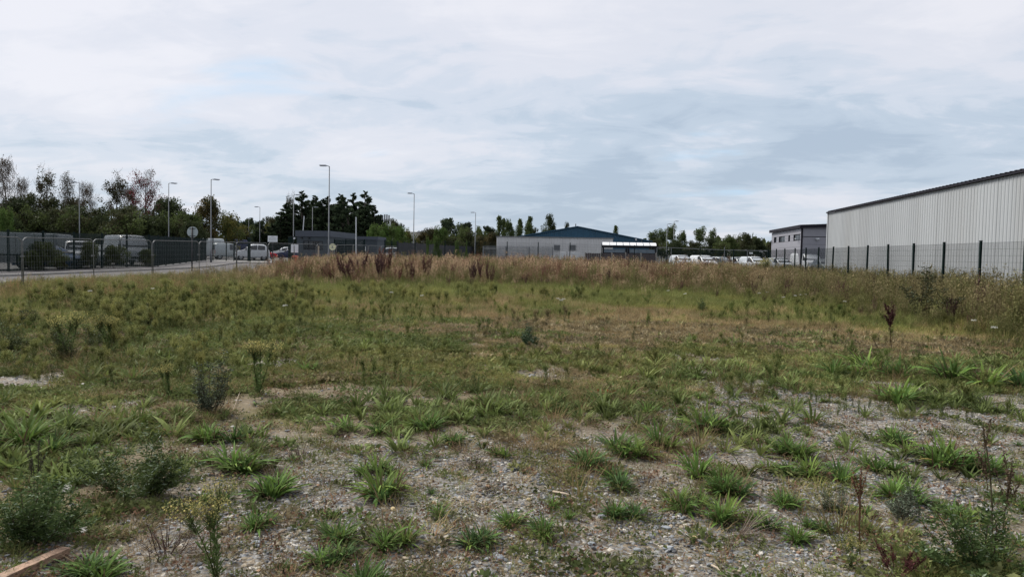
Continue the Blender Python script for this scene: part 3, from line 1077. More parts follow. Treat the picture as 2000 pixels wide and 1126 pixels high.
# end wall, facing the camera
for z0_, z1_ in zip([0, 1.1, 2.2, 3.3, 4.3, H2 - 1.1, H2 - .05], [1.1, 2.2, 3.3, 4.3, H2 - 1.1, H2 - .05, H2 + .25]):
    if z1_ > z0_ + .05:
        mb = MB(); mb.box(.1, 14, -.06, 0, z0_ + .012, z1_ - .012); part('cladding_panel', mb, 'grey_clad', tr)
mb = MB(); mb.box(.13, 14, .004, .1, 0, H2 + .3); part('wall', mb, 'trim_dark', tr)
mb = MB(); mb.box(-.10, .095, -.10, .115, 0, H2 - .01); part('corner_trim', mb, 'trim_dark', tr)
rs = .35 / 14
mb = MB(); mb.add([(-.35, -.4, H2 + .02), (14.4, -.4, H2 + .62), (14.4, LEN + .4, H2 + .62), (-.35, LEN + .4, H2 + .02), (-.35, -.4, H2 + .42), (14.4, -.4, H2 + 1.12), (14.4, LEN + .4, H2 + 1.12), (-.35, LEN + .4, H2 + .42)],
                  [(0, 1, 2, 3), (4, 7, 6, 5), (0, 4, 5, 1), (1, 5, 6, 2), (2, 6, 7, 3), (3, 7, 4, 0)])
part('roof', mb, 'trim_dark', tr)
mb = MB(); mb.box(1.6, 1.95, -.5, -.07, H2 - 1.35, H2 - 1.2); mb.box(1.72, 1.8, -.3, -.07, H2 - 1.5, H2 - 1.36); part('flood_light', mb, 'white', tr)
mb = MB(); mb.box(-.5, -.07, 1.0, 1.3, H2 - 1.35, H2 - 1.22); part('flood_light', mb, 'white', tr)
mb = MB(); mb.box(-.4, -.07, LEN - .5, LEN - .2, H2 - 1.3, H2 - 1.18); part('flood_light', mb, 'white', tr)

# ------------------------------------------------------------------ low grey building in the middle, blue gabled shed behind
LGY = 80.0
lx0, lx1 = at_y(970, LGY, 480), at_y(1197, LGY, 480)
LB = float(base_z(lx0, LGY))
LH = z_at(1080, 462.5, at_y(1080, LGY, 480), LGY) - LB
lr = thing('low_building', 'low flat roofed building of light grey ribbed sheet with two louvres', 'building', (lx0, LGY, LB))
LW = lx1 - lx0
nl = 14
lm = rib_sheet(LW / nl - .006, LH - .1, 3, .05, 'x').mesh('cladding_sheet', M['grey_clad2'])
for i in range(nl):
    link('cladding_sheet', lm, lr, loc=(i * LW / nl, 0, 0))
mb = MB(); mb.box(0.03, LW - .03, .06, 16, 0, LH - .12); part('wall', mb, 'grey_clad2', lr)
mb = MB(); mb.box(-.06, LW + .06, -.11, 16.05, LH - .1, LH); part('parapet_cap', mb, 'galv', lr)
for pa, pb in ((1082, 1094), (1112.5, 1124.5)):
    a, b = at_y(pa, LGY, 480) - lx0, at_y(pb, LGY, 480) - lx0
    zt, zb_ = z_at(pa, 478, lx0 + a, LGY) - LB, z_at(pa, 488.5, lx0 + a, LGY) - LB
    mb = MB()
    mb.box(a, b, -.12, -.06, zb_, zb_ + .05); mb.box(a, b, -.12, -.06, zt - .05, zt)
    mb.box(a, a + .05, -.12, -.06, zb_ + .05, zt - .05); mb.box(b - .05, b, -.12, -.06, zb_ + .05, zt - .05)
    f = part('louvre', mb, 'galv_dull', lr)
    k = 7
    for i in range(k):
        z = zb_ + .05 + (zt - zb_ - .1) * i / k
        mb = MB(); mb.add([(a + .05, -.11, z), (b - .05, -.11, z), (b - .05, -.055, z + .06), (a + .05, -.055, z + .06), (a + .05, -.105, z - .01), (b - .05, -.105, z - .01)], [(0, 1, 2, 3), (0, 4, 5, 1)])
        part('slat', mb, 'galv_dull', f)
BYD = 112.0
rx_, rz_ = at_y(1128, BYD, 450), 0
bx0, bx1 = at_y(985, BYD, 460), at_y(1268, BYD, 470)
BB = float(base_z(rx_, BYD))
RZ = z_at(1128, 443, rx_, BYD) - BB
EZ = z_at(1268, 471, bx1, BYD) - BB
bx0 = rx_ - (bx1 - rx_)
br = thing('blue_shed', 'wide dark blue gabled industrial shed rising behind the low grey building', 'building', (rx_, BYD, BB))
hw = bx1 - rx_
ns = 24
for i in range(ns):
    a, b = -hw + 2 * hw * i / ns, -hw + 2 * hw * (i + 1) / ns
    za, zb_ = RZ - (RZ - EZ) * abs(a) / hw, RZ - (RZ - EZ) * abs(b) / hw
    mb = MB()
    vs, fs = [], []
    for j in range(7):
        u = a + .01 + (b - a - .02) * j / 6
        z = za + (zb_ - za) * j / 6
        d = -.05 if j % 2 else 0
        vs += [(u, d, 0), (u, d, z - .05)]
    for j in range(6):
        fs.append((2 * j, 2 * j + 2, 2 * j + 3, 2 * j + 1))
    mb.add(vs, fs)
    part('cladding_sheet', mb, 'blue_clad', br)
mb = MB(); mb.add([(-hw, .06, 0), (hw, .06, 0), (hw, .06, EZ - .06), (0, .06, RZ - .06), (-hw, .06, EZ - .06), (-hw, 30, 0), (hw, 30, 0), (hw, 30, EZ - .06), (0, 30, RZ - .06), (-hw, 30, EZ - .06)],
                  [(0, 1, 2, 3, 4), (9, 8, 7, 6, 5), (0, 4, 9, 5), (1, 6, 7, 2)]); part('wall', mb, 'blue_clad', br)
for s in (-1, 1):
    e = .5
    slope = (RZ - EZ) / hw
    mb = MB(); mb.add([(0, -.3, RZ), (s * (hw + e), -.3, EZ - slope * e), (s * (hw + e), 30.2, EZ - slope * e), (0, 30.2, RZ),
                       (0, -.3, RZ + .14), (s * (hw + e), -.3, EZ - slope * e + .14), (s * (hw + e), 30.2, EZ - slope * e + .14), (0, 30.2, RZ + .14)],
                      [(0, 1, 2, 3), (4, 7, 6, 5), (0, 4, 5, 1), (1, 5, 6, 2), (2, 6, 7, 3)]); part('roof', mb, 'blue_clad', br)
wx = at_y(1242, BYD, 468) - rx_
mb = MB(); mb.box(wx - .12, wx + .12, -.4, -.06, EZ + .1, EZ + .35); mb.box(wx - .03, wx + .03, -.25, -.06, EZ + .35, EZ + .55); part('wall_lamp', mb, 'white', br)
mb = MB(); mb.tube([(-.35, 1, RZ - .1), (-.35, 1, RZ + .55)], .08, 8); part('flue', mb, 'galv', br)
mb = MB(); mb.tube([(hw - 1.2 , -.2, EZ - .2), (hw - 1.2, -.2, EZ + .35)], .06, 6); part('flue', mb, 'galv', br)

# ------------------------------------------------------------------ smoking shelter, timber fence, white boards
SY = 66.0
sx0, sx1 = at_y(1178, SY, 480), at_y(1282.5, SY, 480)
SB = float(base_z(sx0, SY)) + .02
sr = thing('smoking_shelter', 'open shelter with white polycarbonate roof strips, dark frame and smoky screens', 'shelter', (sx0, SY, SB))
W_ = sx1 - sx0
zt = z_at(1178, 472.5, sx0, SY) - SB
zb_ = z_at(1178, 478.5, sx0, SY) - SB
for i in range(8):
    a, b = W_ * i / 8 + .03, W_ * (i + 1) / 8 - .03
    if i == 0: a -= .1
    mb = MB()
    # curved roof panel
    vs, fs = [], []
    for j in range(6):
        t = j / 5
        y = -.35 + 2.0 * t
        z = zb_ + (zt - zb_) * math.sin(PI / 2 * min(1, t * 1.6)) 
        vs += [(a, y, z), (b, y, z), (a, y, z + .02), (b, y, z + .02)]
    for j in range(5):
        o = 4 * j
        fs += [(o, o + 1, o + 5, o + 4), (o + 2, o + 6, o + 7, o + 3), (o, o + 4, o + 6, o + 2), (o + 1, o + 3, o + 7, o + 5)]
    fs += [(0, 2, 3, 1), (20, 21, 23, 22)]
    mb.add(vs, fs)
    part('roof_panel', mb, 'poly_white', sr)
z2 = z_at(1178, 493.5, sx0, SY) - SB
mb = MB()
mb.box(-.1, W_ + .1, -.06, .06, zb_ - .22, zb_ - .03)
mb.box(0, W_, -.05, .05, z2 - .04, z2 + .04)
part('beam', mb, 'trim_dark', sr)
posts_px = [1178.5, 1223.5, 1227.5, 1281]
for p in posts_px:
    u = at_y(p, SY, 480) - sx0
    mb = MB(); mb.box(u - .07, u + .07, -.07, .07, 0, zb_ - .23); part('post', mb, 'trim_dark', sr)
for a, b in ((1180.5, 1221), (1230, 1279)):
    u0_, u1_ = at_y(a, SY, 480) - sx0, at_y(b, SY, 480) - sx0
    mid = 2 if a < 1200 else 3
    for i in range(mid):
        p0, p1 = u0_ + (u1_ - u0_) * i / mid + .02, u0_ + (u1_ - u0_) * (i + 1) / mid - .02
        mb = MB(); mb.box(p0, p1, -.006, .006, z2 + .05, zb_ - .34); part('screen_panel', mb, 'glass_screen', sr)
mb = MB(); mb.box(0, W_, 1.55, 1.62, .2, zb_ - .35); part('back_panel', mb, 'glass_screen', sr)
tfy = 63.5
px_posts = [1143, 1174, 1195, 1222, 1252, 1281.5]
tfx = [at_y(p, tfy, 498) for p in px_posts]
tz = float(base_z(tfx[0], tfy)) + .02
fr = thing('timber_fence', 'dark brown timber fence with pale concrete posts below the smoking shelter', 'fence', (tfx[0], tfy, tz))
tops = [494, 494, 494, 494, 494.5, 495]
for k, x in enumerate(tfx):
    hh = z_at(px_posts[k], tops[k], x, tfy) - tz
    mb = MB(); mb.bbox(-.055, .055, -.06, .06, -.1, hh + .05, .015); part('concrete_post', mb, 'concrete', fr, loc=(x - tfx[0], 0, 0))
    if k:
        xp = tfx[k - 1]
        wv = x - xp - .11
        nb = max(1, int(wv / .15))
        me = None
        for i in range(nb):
            if me is None:
                mb = MB(); mb.box(0, wv / nb - .012, -.012, .012, .05, hh - .02)
                o = part('board', mb, 'timber_dark', fr, loc=(xp - tfx[0] + .055, random.uniform(-.004, .004), 0)); me = o.data
            else:
                link('board', me, fr, loc=(xp - tfx[0] + .055 + wv / nb * i, random.uniform(-.004, .004), random.uniform(-.015, .01)))
for k, (a, b, t) in enumerate(((1094.5, 1104.5, 491.5), (1109.5, 1119.5, 492), (1121.5, 1132, 492))):
    y = 61.5 + .25 * k
    x0_, x1_ = at_y(a, y, 498), at_y(b, y, 498)
    z = float(base_z(x0_, y)) + .02
    r = thing('white_cabinet', ['white cabinet at the left, behind a dark fence post', 'middle white cabinet in the row of three by the timber fence', 'right hand white cabinet next to the brown timber fence'][k], 'cabinet', ((x0_ + x1_) / 2, y, z), group='white cabinets standing by the timber fence')
    hh = z_at(a, t, x0_, y) - z
    w = (x1_ - x0_) / 2
    mb = MB(); mb.bbox(-w, w, -.02, .6, .08, hh, .012); part('cabinet_body', mb, 'white', r)
    mb = MB(); mb.box(-w + .01, w - .01, -.05, -.023, .12, hh * .62); part('door', mb, 'white', r)
    mb = MB(); mb.box(-w + .01, w - .01, -.05, -.023, hh * .64, hh - .02); part('door', mb, 'white', r)
    mb = MB(); mb.box(w - .08, w - .05, -.08, -.052, hh * .4, hh * .55); part('handle', mb, 'galv_dull', r)
for k, (a, lean) in enumerate(((1081, .35), (1086, .28), (1090, .22))):
    y = 61.2
    x = at_y(a, y, 498)
    z = float(base_z(x, y)) + .02
    mb = MB(); mb.add([(-.1, 0, 0), (.12, 0, 0), (.12 + lean, .1, 1.05), (-.02 + lean, .1, 1.05), (-.1, .05, 0), (.12, .05, 0), (.12 + lean, .15, 1.05), (-.02 + lean, .15, 1.05)], [(0, 1, 2, 3), (4, 7, 6, 5), (0, 4, 5, 1), (1, 5, 6, 2), (2, 6, 7, 3), (3, 7, 4, 0)])
    o = link('leaning_board', fix(mb.mesh('leaning_board', M['white' if k == 1 else 'trim_dark'])), loc=(x, y, z))
    tag(o, ['dark leaning board farthest left beside the white cabinets', 'white leaning board between two dark ones', 'dark leaning board closest to the white cabinets'][k], 'board', 'boards leaning beside the white cabinets')

# ------------------------------------------------------------------ gatehouse and second slate building
HY = 69.5
hx0, hx1 = at_y(579.5, HY, 480), at_y(643.5, HY, 480)
HB = float(base_z(hx0, HY)) + .02
hy_end = at_x(691.5, hx1, 470)
HL = min(hy_end - HY, 9)
HW = hx1 - hx0
HH = z_at(600, 450.5, hx0, HY) - HB
hr = thing('gatehouse', 'slate grey flat roofed gatehouse with a dark mullioned window and security cameras', 'building', (hx0, HY, HB))
fz0 = HH - .62
wu0, wu1 = at_y(592.5, HY, 480) - hx0, at_y(630.5, HY, 480) - hx0
wz0, wz1 = z_at(600, 487.5, hx0, HY) - HB, z_at(600, 470.5, hx0, HY) - HB
mb = MB()
for a, b, c, d in ((0, wu0, 0, fz0), (wu1, HW, 0, fz0), (wu0, wu1, 0, wz0), (wu0, wu1, wz1, fz0)):
    mb.box(a, b, 0, .12, c, d)
part('wall', mb, 'booth', hr)
mb = MB(); mb.box(HW - .12, HW, .12, HL, 0, fz0); mb.box(0, .12, .12, HL, 0, fz0); mb.box(.12, HW - .12, HL - .12, HL, 0, fz0); part('wall', mb, 'booth', hr)
# wall seams
for u in (HW * .12, HW * .88):
    mb = MB(); mb.box(u, u + .04, -.012, -.002, 0, fz0 - .02); part('cover_strip', mb, 'booth_fascia', hr)
mb = MB(); mb.box(-.12, HW + .12, -.12, HL + .12, fz0 + .003, HH); part('roof', mb, 'booth_fascia', hr)
mb = MB()
t = .06
mb.box(wu0, wu1, .03, .09, wz0, wz0 + t); mb.box(wu0, wu1, .03, .09, wz1 - t, wz1)
for i in range(5):
    u = wu0 + (wu1 - wu0 - t) * i / 4
    mb.box(u, u + t, .033, .087, wz0 + t, wz1 - t)
f = part('window', mb, 'trim_dark', hr)
for i in range(4):
    a = wu0 + (wu1 - wu0 - t) * i / 4 + t; b = wu0 + (wu1 - wu0 - t) * (i + 1) / 4
    mb = MB(); mb.box(a, b, .055, .065, wz0 + t, wz1 - t); part('pane', mb, 'glass_dark', f)
mb = MB(); mb.box(HW + .003, HW + .03, HL * .25, HL * .55, .1, 2.2); part('door', mb, 'glass_dark', hr)
mb = MB(); mb.box(HW + .003, HW + .03, HL * .62, HL * .92, 1.0, 2.1); part('side_window', mb, 'glass_dark', hr)
mb = MB(); mb.disc((-.15, -.25, fz0 - .22), .09, 'y', .12, 12); mb.box(-.18, -.12, -.25, 0, fz0 - .14, fz0 - .10); part('camera', mb, 'white', hr, 'white dome camera at the left corner')
for u in (.55, 1.35):
    mb = MB(); mb.box(u, u + .12, -.35, -.02, fz0 - .2, fz0 - .1); part('camera', mb, 'plastic_dark', hr)
B2Y = 80.0
bx0, bx1 = at_y(690, B2Y, 480), at_y(737, B2Y, 480)
B2 = float(base_z(bx0, B2Y)) + .02
h2 = z_at(700, 461.5, bx0, B2Y) - B2
r2 = thing('site_office', 'smaller slate grey flat roofed cabin behind the gatehouse, with a louvred panel', 'building', (bx0, B2Y, B2))
w2 = bx1 - bx0
mb = MB(); mb.box(0, w2, 0, 3, 0, h2 - .4); part('wall', mb, 'booth', r2)
mb = MB(); mb.box(-.08, w2 + .08, -.1, 3.1, h2 - .397, h2); part('roof', mb, 'booth_fascia', r2)
mb = MB(); mb.box(.5, 1.15, -.05, -.003, h2 - 1.25, h2 - .5); part('louvred_panel', mb, 'galv_dull', r2)
mb = MB(); mb.box(1.35, 1.55, -.02, -.003, h2 - 1.7, h2 - 1.2); part('notice', mb, 'sign_white', r2)
mb = MB(); mb.box(.35, 1.2, -.04, -.003, .1, 1.55); part('door', mb, 'booth_fascia', r2)
mb = MB(); mb.box(-.3, -.1, -.4, -.1, h2 - .6, h2 - .5); part('flood_light', mb, 'white', r2)

# ------------------------------------------------------------------ barrier arms, signs, small things
def boom(px0, py0, px1, py1, D, label):
    x, y = at_d(px1, D, py1)
    z1_ = z_at(px1, py1, x, y)
    x0_, y0_ = at_d(px0, D, py0)
    z0_ = z_at(px0, py0, x0_, y0_)
    g = float(base_z(x, y)) + .02
    r = thing('barrier_arm', label, 'barrier', (x, y, g))
    mb = MB(); mb.bbox(-.18, .18, -.18, .18, 0, 1.05, .02); part('housing', mb, 'sign_white', r)
    mb = MB(); mb.box(-.045, .045, -.045, .045, 0, 1)
    me = mb.mesh('boom', M['white'])
    a = Vector((0, -.24, .85)); b = Vector((x0_ - x, y0_ - y - .24, z0_ - g))
    o = link('boom', me, r, loc=a)
    o.rotation_mode = 'QUATERNION'
    o.rotation_quaternion = (b - a).to_track_quat('Z', 'Y')
    o.scale = (1, 1, (b - a).length)
    return r
boom(697, 424, 697, 506, 66, 'raised white barrier arm standing upright right of the gatehouse')
boom(595.5, 422, 590.5, 500, 83, 'raised white barrier arm leaning behind the gatehouse roof')
# round sign seen from behind
x, y = at_d(375, 48, 490)
g = float(base_z(x, y)) + .0
r = thing('road_sign', 'back of a round road sign, pale grey disc on a black post beside the road', 'sign', (x, y, g), YAW)
zc_s = z_at(375, 453, x, y) - g
mb = MB(); mb.tube([(0, 0, -.1), (0, 0, zc_s + .34)], .045, 10); part('post', mb, 'plastic_dark', r, smooth=True)
mb = MB(); mb.disc((0, .075, zc_s), .375, 'y', .012, 32); part('disc', mb, 'sign_back', r)
mb = MB()
for dz in (-.27, .24):
    mb.box(-.22, .22, .052, .066, zc_s + dz - .02, zc_s + dz + .02); mb.box(-.07, .07, -.055, .05, zc_s + dz - .018, zc_s + dz + .018)
part('bracket', mb, 'plastic_dark', r)
# cream speed sign
x, y = at_d(649.5, 62, 482)
g = float(base_z(x, y)) + .0
r = thing('speed_sign', 'cream round sign on a thin post just right of the tall lamp post', 'sign', (x, y, g), YAW)
zc_s = z_at(649.5, 482, x, y) - g
mb = MB(); mb.tube([(.16, .05, -.1), (.16, .05, zc_s + .28)], .03, 8); part('post', mb, 'galv_dull', r)
mb = MB(); mb.disc((0, 0, zc_s), .30, 'y', .014, 28); part('disc', mb, 'sign_cream', r)
def text_part(s, size, loc, m, parent, rot=(PI / 2, 0, 0)):
    cu = bpy.data.curves.new('lettering', 'FONT')
    cu.body = s; cu.size = size; cu.extrude = .002; cu.align_x = 'CENTER'; cu.align_y = 'CENTER'
    o = bpy.data.objects.new('lettering', cu)
    dg = bpy.context.evaluated_depsgraph_get()
    COL.objects.link(o)
    bpy.context.view_layer.update()
    me = bpy.data.meshes.new_from_object(o.evaluated_get(bpy.context.evaluated_depsgraph_get()))
    bpy.data.objects.remove(o)
    me.materials.clear(); me.materials.append(M[m])
    p = link('lettering', me, parent, loc=loc)
    p.rotation_euler = rot
    return p
mb = MB(); mb.box(-.07, .05, -.013, -.009, zc_s - .05, zc_s + .08); mb.box(-.16, .12, -.013, -.009, zc_s - .12, zc_s - .09); part('faint_mark', mb, 'galv_dull', r)
# information board
x, y = at_d(532.5, 68, 466)
g = float(base_z(x, y)) + .0
r = thing('information_board', 'white rectangular notice board on a dark post by the site entrance', 'sign', (x, y, g), YAW)
zt, zb_ = z_at(532, 460.3, x, y) - g, z_at(532, 472.3, x, y) - g
mb = MB(); mb.box(-.47, .47, -.012, .012, zb_, zt); part('board', mb, 'sign_white', r)
mb = MB(); mb.box(-.035, .035, .014, .075, -.1, zb_ + .3); part('post', mb, 'plastic_dark', r)
mb = MB()
for i, (a, b) in enumerate(((-.14, .14), (-.36, .34), (-.38, .30), (-.33, .36))):
    z = zt - .1 - i * (zt - zb_ - .15) / 4
    u = a
    while u < b:
        wl = random.uniform(.03, .08)
        mb.box(u, min(u + wl, b), -.016, -.0125, z - .016, z + .016)
        u += wl + .022
part('faint_text_line', mb, 'galv_dull', r)
x, y = at_d(575.5, 69, 485)
g = float(base_z(x, y))
zt, zb_ = z_at(575, 477, x, y), z_at(575, 493, x, y)
mb = MB(); mb.box(-.30, .30, -.012, .012, zb_ - g, zt - g); mb.box(-.02, .02, .013, .05, 0, zt - g - .1)
r = thing('white_sign_panel', 'blank white upright sign panel between the thick gate post and the gatehouse', 'sign', (x, y, g), YAW)
mb = MB(); mb.box(-.36, .36, -.012, .012, zb_ - g, zt - g); part('board', mb, 'sign_white', r)
mb = MB(); mb.box(-.025, .025, .014, .06, -.05, zt - g - .1); part('post', mb, 'galv_dull', r)
x, y = at_d(577, 68.5, 503)
g = float(base_z(x, y))
r = thing('fire_point', 'small red bin with a lid at the foot of the gatehouse corner', 'bin', (x, y, g), YAW)
zt = z_at(577, 499, x, y) - g
mb = MB(); mb.add([(-.15, -.15, .04), (.15, -.15, .04), (.15, .15, .04), (-.15, .15, .04), (-.2, -.2, zt * .85), (.2, -.2, zt * .85), (.2, .2, zt * .85), (-.2, .2, zt * .85)], [(0, 3, 2, 1), (4, 5, 6, 7), (0, 1, 5, 4), (1, 2, 6, 5), (2, 3, 7, 6), (3, 0, 4, 7)])
part('bin_body', mb, 'orange_red', r)
mb = MB(); mb.bbox(-.23, .23, -.23, .23, zt * .855, zt, .03); part('lid', mb, 'orange_red', r)
x, y = at_d(622, 66.5, 500)
g = float(base_z(x, y))
mb = MB(); mb.box(-.06, .06, -.05, .05, 0, z_at(622, 480, x, y) - g)
r = thing('timber_post', 'pale weathered timber post in front of the gatehouse window', 'post', (x, y, g))
part('post_body', mb, 'stick', r)

# ------------------------------------------------------------------ lamp posts
def lamp(px, top, D, side, label, base_px=None, thick=1.0):
    x, y = at_d(px, D, top)
    g = float(base_z(x, y))
    h = z_at(px, top, x, y) - g
    r = thing('lamp_post', label, 'lamp post', (x, y, g), YAW + math.atan2(px - 1000, FPX) * -1 + (.0 if side > 0 else PI) + random.uniform(-.25, .25), 'lamp posts round the site')
    mb = MB(); mb.tube([(0, 0, -.1), (0, 0, 1.3), (0, 0, 1.36), (0, 0, h - .05)], [.095 * thick, .095 * thick, .054 * thick, .040 * thick], 10)
    part('pole', mb, 'pole', r, smooth=True)
    mb = MB(); mb.tube([(-.02, 0, h - .08), (.12, 0, h - .03), (.30, 0, h - .02)], .03, 6); part('bracket', mb, 'pole', r)
    mb = MB()
    mb.add([(.22, -.10, h - .05), (.30, -.16, h - .065), (.78, -.13, h - .03), (.82, 0, h - .025), (.78, .13, h - .03), (.30, .16, h - .065), (.22, .10, h - .05),
            (.22, -.08, h + .03), (.30, -.13, h + .045), (.75, -.10, h + .03), (.80, 0, h + .025), (.75, .10, h + .03), (.30, .13, h + .045), (.22, .08, h + .03)],
           [tuple(reversed(range(7))), tuple(range(7, 14))] + [(i, (i + 1) % 7, 7 + (i + 1) % 7, 7 + i) for i in range(7)])
    hd = part('lamp_head', mb, 'lamp_head', r)
    mb = MB(); mb.box(.42, .72, -.09, .09, h - .075, h - .062); part('lens', mb, 'lens_clear', hd)
    mb = MB(); mb.box(-.112 * thick - .012, -.10 * thick, -.05, .05, .35, .95); part('access_door', mb, 'galv_dull', r)
    return r
lamp(643.3, 323.5, 57, -1, 'tallest lamp post, in front of the gatehouse')
lamp(412.3, 349.5, 68, 1, 'lamp post standing on the footway before the pale grey van')
lamp(329.5, 357, 72, 1, 'lamp post behind the dense green fence near the round sign', thick=.9)
lamp(154.7, 356, 74, -1, 'lamp post in front of the bare birches above the white four by four', thick=.9)
lamp(280.3, 403, 108, 1, 'pale thin lamp post in front of the reddish tree', thick=.9)
lamp(208, 414, 118, 1, 'thin lamp post against the dark wood above the high roof van', thick=.8)
lamp(306.5, 412, 118, 1, 'faint lamp post against the dark wood under the reddish tree', thick=.8)
lamp(507.6, 404, 105, -1, 'thin lamp post between the treeline gap and the information board', thick=.9)
lamp(486, 425, 136, 1, 'small distant lamp post over the sliding gate', thick=.8)
lamp(525, 431, 150, -1, 'faint distant lamp post left of the conifers', thick=.7)
lamp(573.7, 380, 82, 1, 'lamp post in front of the left edge of the tall conifers')
lamp(610.5, 404, 103, 1, 'shorter lamp post in front of the conifers above the gatehouse roof', thick=.9)
lamp(669.5, 426, 132, -1, 'small lamp post behind the gatehouse right end', thick=.9)
lamp(763.4, 427.8, 134, 1, 'small lamp post beside the telecom mast', thick=.8)
lamp(779.8, 438, 156, -1, 'tiny distant lamp post right of the telecom mast', thick=.8)
lamp(809, 377.5, 78, -1, 'tall lamp post behind the start of the black sheet fence')
lamp(929, 414.5, 106, -1, 'lamp post behind the far end of the black sheet fence')
lamp(999.5, 436.5, 140, -1, 'distant lamp post rising behind the low grey building', thick=.8)
lamp(1303.3, 437, 126, 1, 'left one of the two lamp posts right of the smoking shelter')
lamp(1316.8, 431.5, 119, 1, 'right one of the two lamp posts right of the smoking shelter')
lamp(1458.7, 454, 140, -1, 'lamp post behind the parked vans left of the grey office block')
# telecom mast
x, y = at_d(753.5, 190, 430)
g = float(base_z(x, y))
h = z_at(753, 418, x, y) - g
r = thing('telecom_mast', 'grey telecom mast with antenna panels right of the conifers', 'mast', (x, y, g))
mb = MB(); mb.tube([(0, 0, 0), (0, 0, h - 1.5)], [.35, .22], 8); mb.tube([(-.9, 0, h - 3.2), (.9, 0, h - 3.2)], .08, 6); mb.tube([(-.9, 0, h - 1.4), (.9, 0, h - 1.4)], .08, 6); part('mast_pole', mb, 'galv_dull', r)
for u in (-.9, -.3, .3, .9):
    mb = MB(); mb.box(u - .16, u + .16, -.15, .15, h - 3.6 + abs(u), h + .0 - abs(u) * .3); part('antenna', mb, 'pole', r)
# thin white Y-shaped pole (solar / cctv post)
x, y = at_d(767.5, 118, 470)
g = float(base_z(x, y)); h = z_at(767, 460, x, y) - g
r = thing('white_cctv_post', 'short white post with two slanting arms in front of the bright green bushes', 'post', (x, y, g))
mb = MB(); mb.tube([(0, 0, 0), (0, 0, h + .3)], .09, 6); part('post_body', mb, 'white', r)
mb = MB(); mb.tube([(-.45, 0, h - .2), (0, 0, h + .2), (.9, 0, h - .4)], .06, 6); part('arm', mb, 'white', r)
# far roofs seen over the bushes
for (a, b, t, D, lab) in ((783, 812, 448, 230, 'pale far warehouse roof over the orange bushes'), (812, 838, 450.5, 240, 'lower pale far roof right of the first'), (470, 515, 462, 180, 'pale flat roof glimpsed above the sliding gate'),
                          (1278, 1322, 481.5, 150, 'white low roof glimpsed behind the rail beside the shelter'), (1378, 1405, 484.5, 150, 'small white unit glimpsed under the green trees'), (1432, 1442, 484, 150, 'tiny white unit glimpsed between two trees'), (1480, 1508, 485.5, 150, 'white flat roof just left of the grey office block')):
    (xa, ya), (xb, yb_) = at_d(a, D, t), at_d(b, D, t)
    g = float(base_z(xa, ya))
    h = z_at((a + b) / 2, t, (xa + xb) / 2, (ya + yb_) / 2) - g
    w = math.hypot(xb - xa, yb_ - ya)
    r = thing('distant_unit', lab, 'building', (xa, ya, g), math.atan2(yb_ - ya, xb - xa))
    mb = MB(); mb.box(0, w, .3, 12, 0, h - .8); part('wall', mb, 'grey_clad2', r)
    mb = MB(); mb.add([(-.3, 0, h - .75), (w + .3, 0, h - .75), (w + .3, 6, h), (-.3, 6, h), (-.3, 12.3, h - .75), (w + .3, 12.3, h - .75)], [(0, 1, 2, 3), (3, 2, 5, 4), (0, 3, 4), (1, 5, 2), (0, 4, 5, 1)])
    part('roof', mb, 'white' if D == 150 else 'roof_far', r)
# ------------------------------------------------------------------ vehicles
KIND = {
    # contour: (x fraction from rear 0 to front 1, top height fraction), belt fraction, glass spans
    'van': dict(top=[(0, .52), (.004, .90), (.02, .975), (.06, 1), (.60, 1), (.72, .97), (.80, .86), (.885, .60), (.90, .575), (.96, .52), (.99, .42), (1, .28)], belt=.56, ws=(.735, .885), side=[(.735, .835)], rear=True, tum=.10, W=.0),
    'smallvan': dict(top=[(0, .55), (.006, .90), (.03, .97), (.08, 1), (.52, 1), (.62, .97), (.72, .83), (.80, .64), (.82, .61), (.93, .53), (.985, .42), (1, .30)], belt=.57, ws=(.63, .80), side=[(.50, .61), (.62, .73)], rear=True, tum=.12),
    'hatch': dict(top=[(0, .45), (.008, .60), (.04, .70), (.12, .93), (.2, .985), (.40, 1), (.52, .98), (.62, .88), (.73, .66), (.76, .635), (.92, .56), (.985, .45), (1, .30)], belt=.62, ws=(.54, .73), side=[(.14, .34), (.36, .60)], rear=True, tum=.22),
    'estate': dict(top=[(0, .45), (.008, .62), (.03, .80), (.08, .95), (.16, .99), (.42, 1), (.52, .98), (.61, .88), (.72, .66), (.75, .635), (.92, .56), (.985, .45), (1, .30)], belt=.62, ws=(.54, .72), side=[(.09, .22), (.24, .40), (.42, .60)], rear=True, tum=.20),
    'offroad': dict(top=[(0, .50), (.005, .86), (.03, .97), (.08, 1), (.50, 1), (.58, .97), (.66, .80), (.71, .64), (.73, .62), (.95, .58), (.99, .50), (1, .34)], belt=.60, ws=(.585, .70), side=[(.06, .22), (.24, .40), (.42, .56)], rear=True, tum=.12),
}
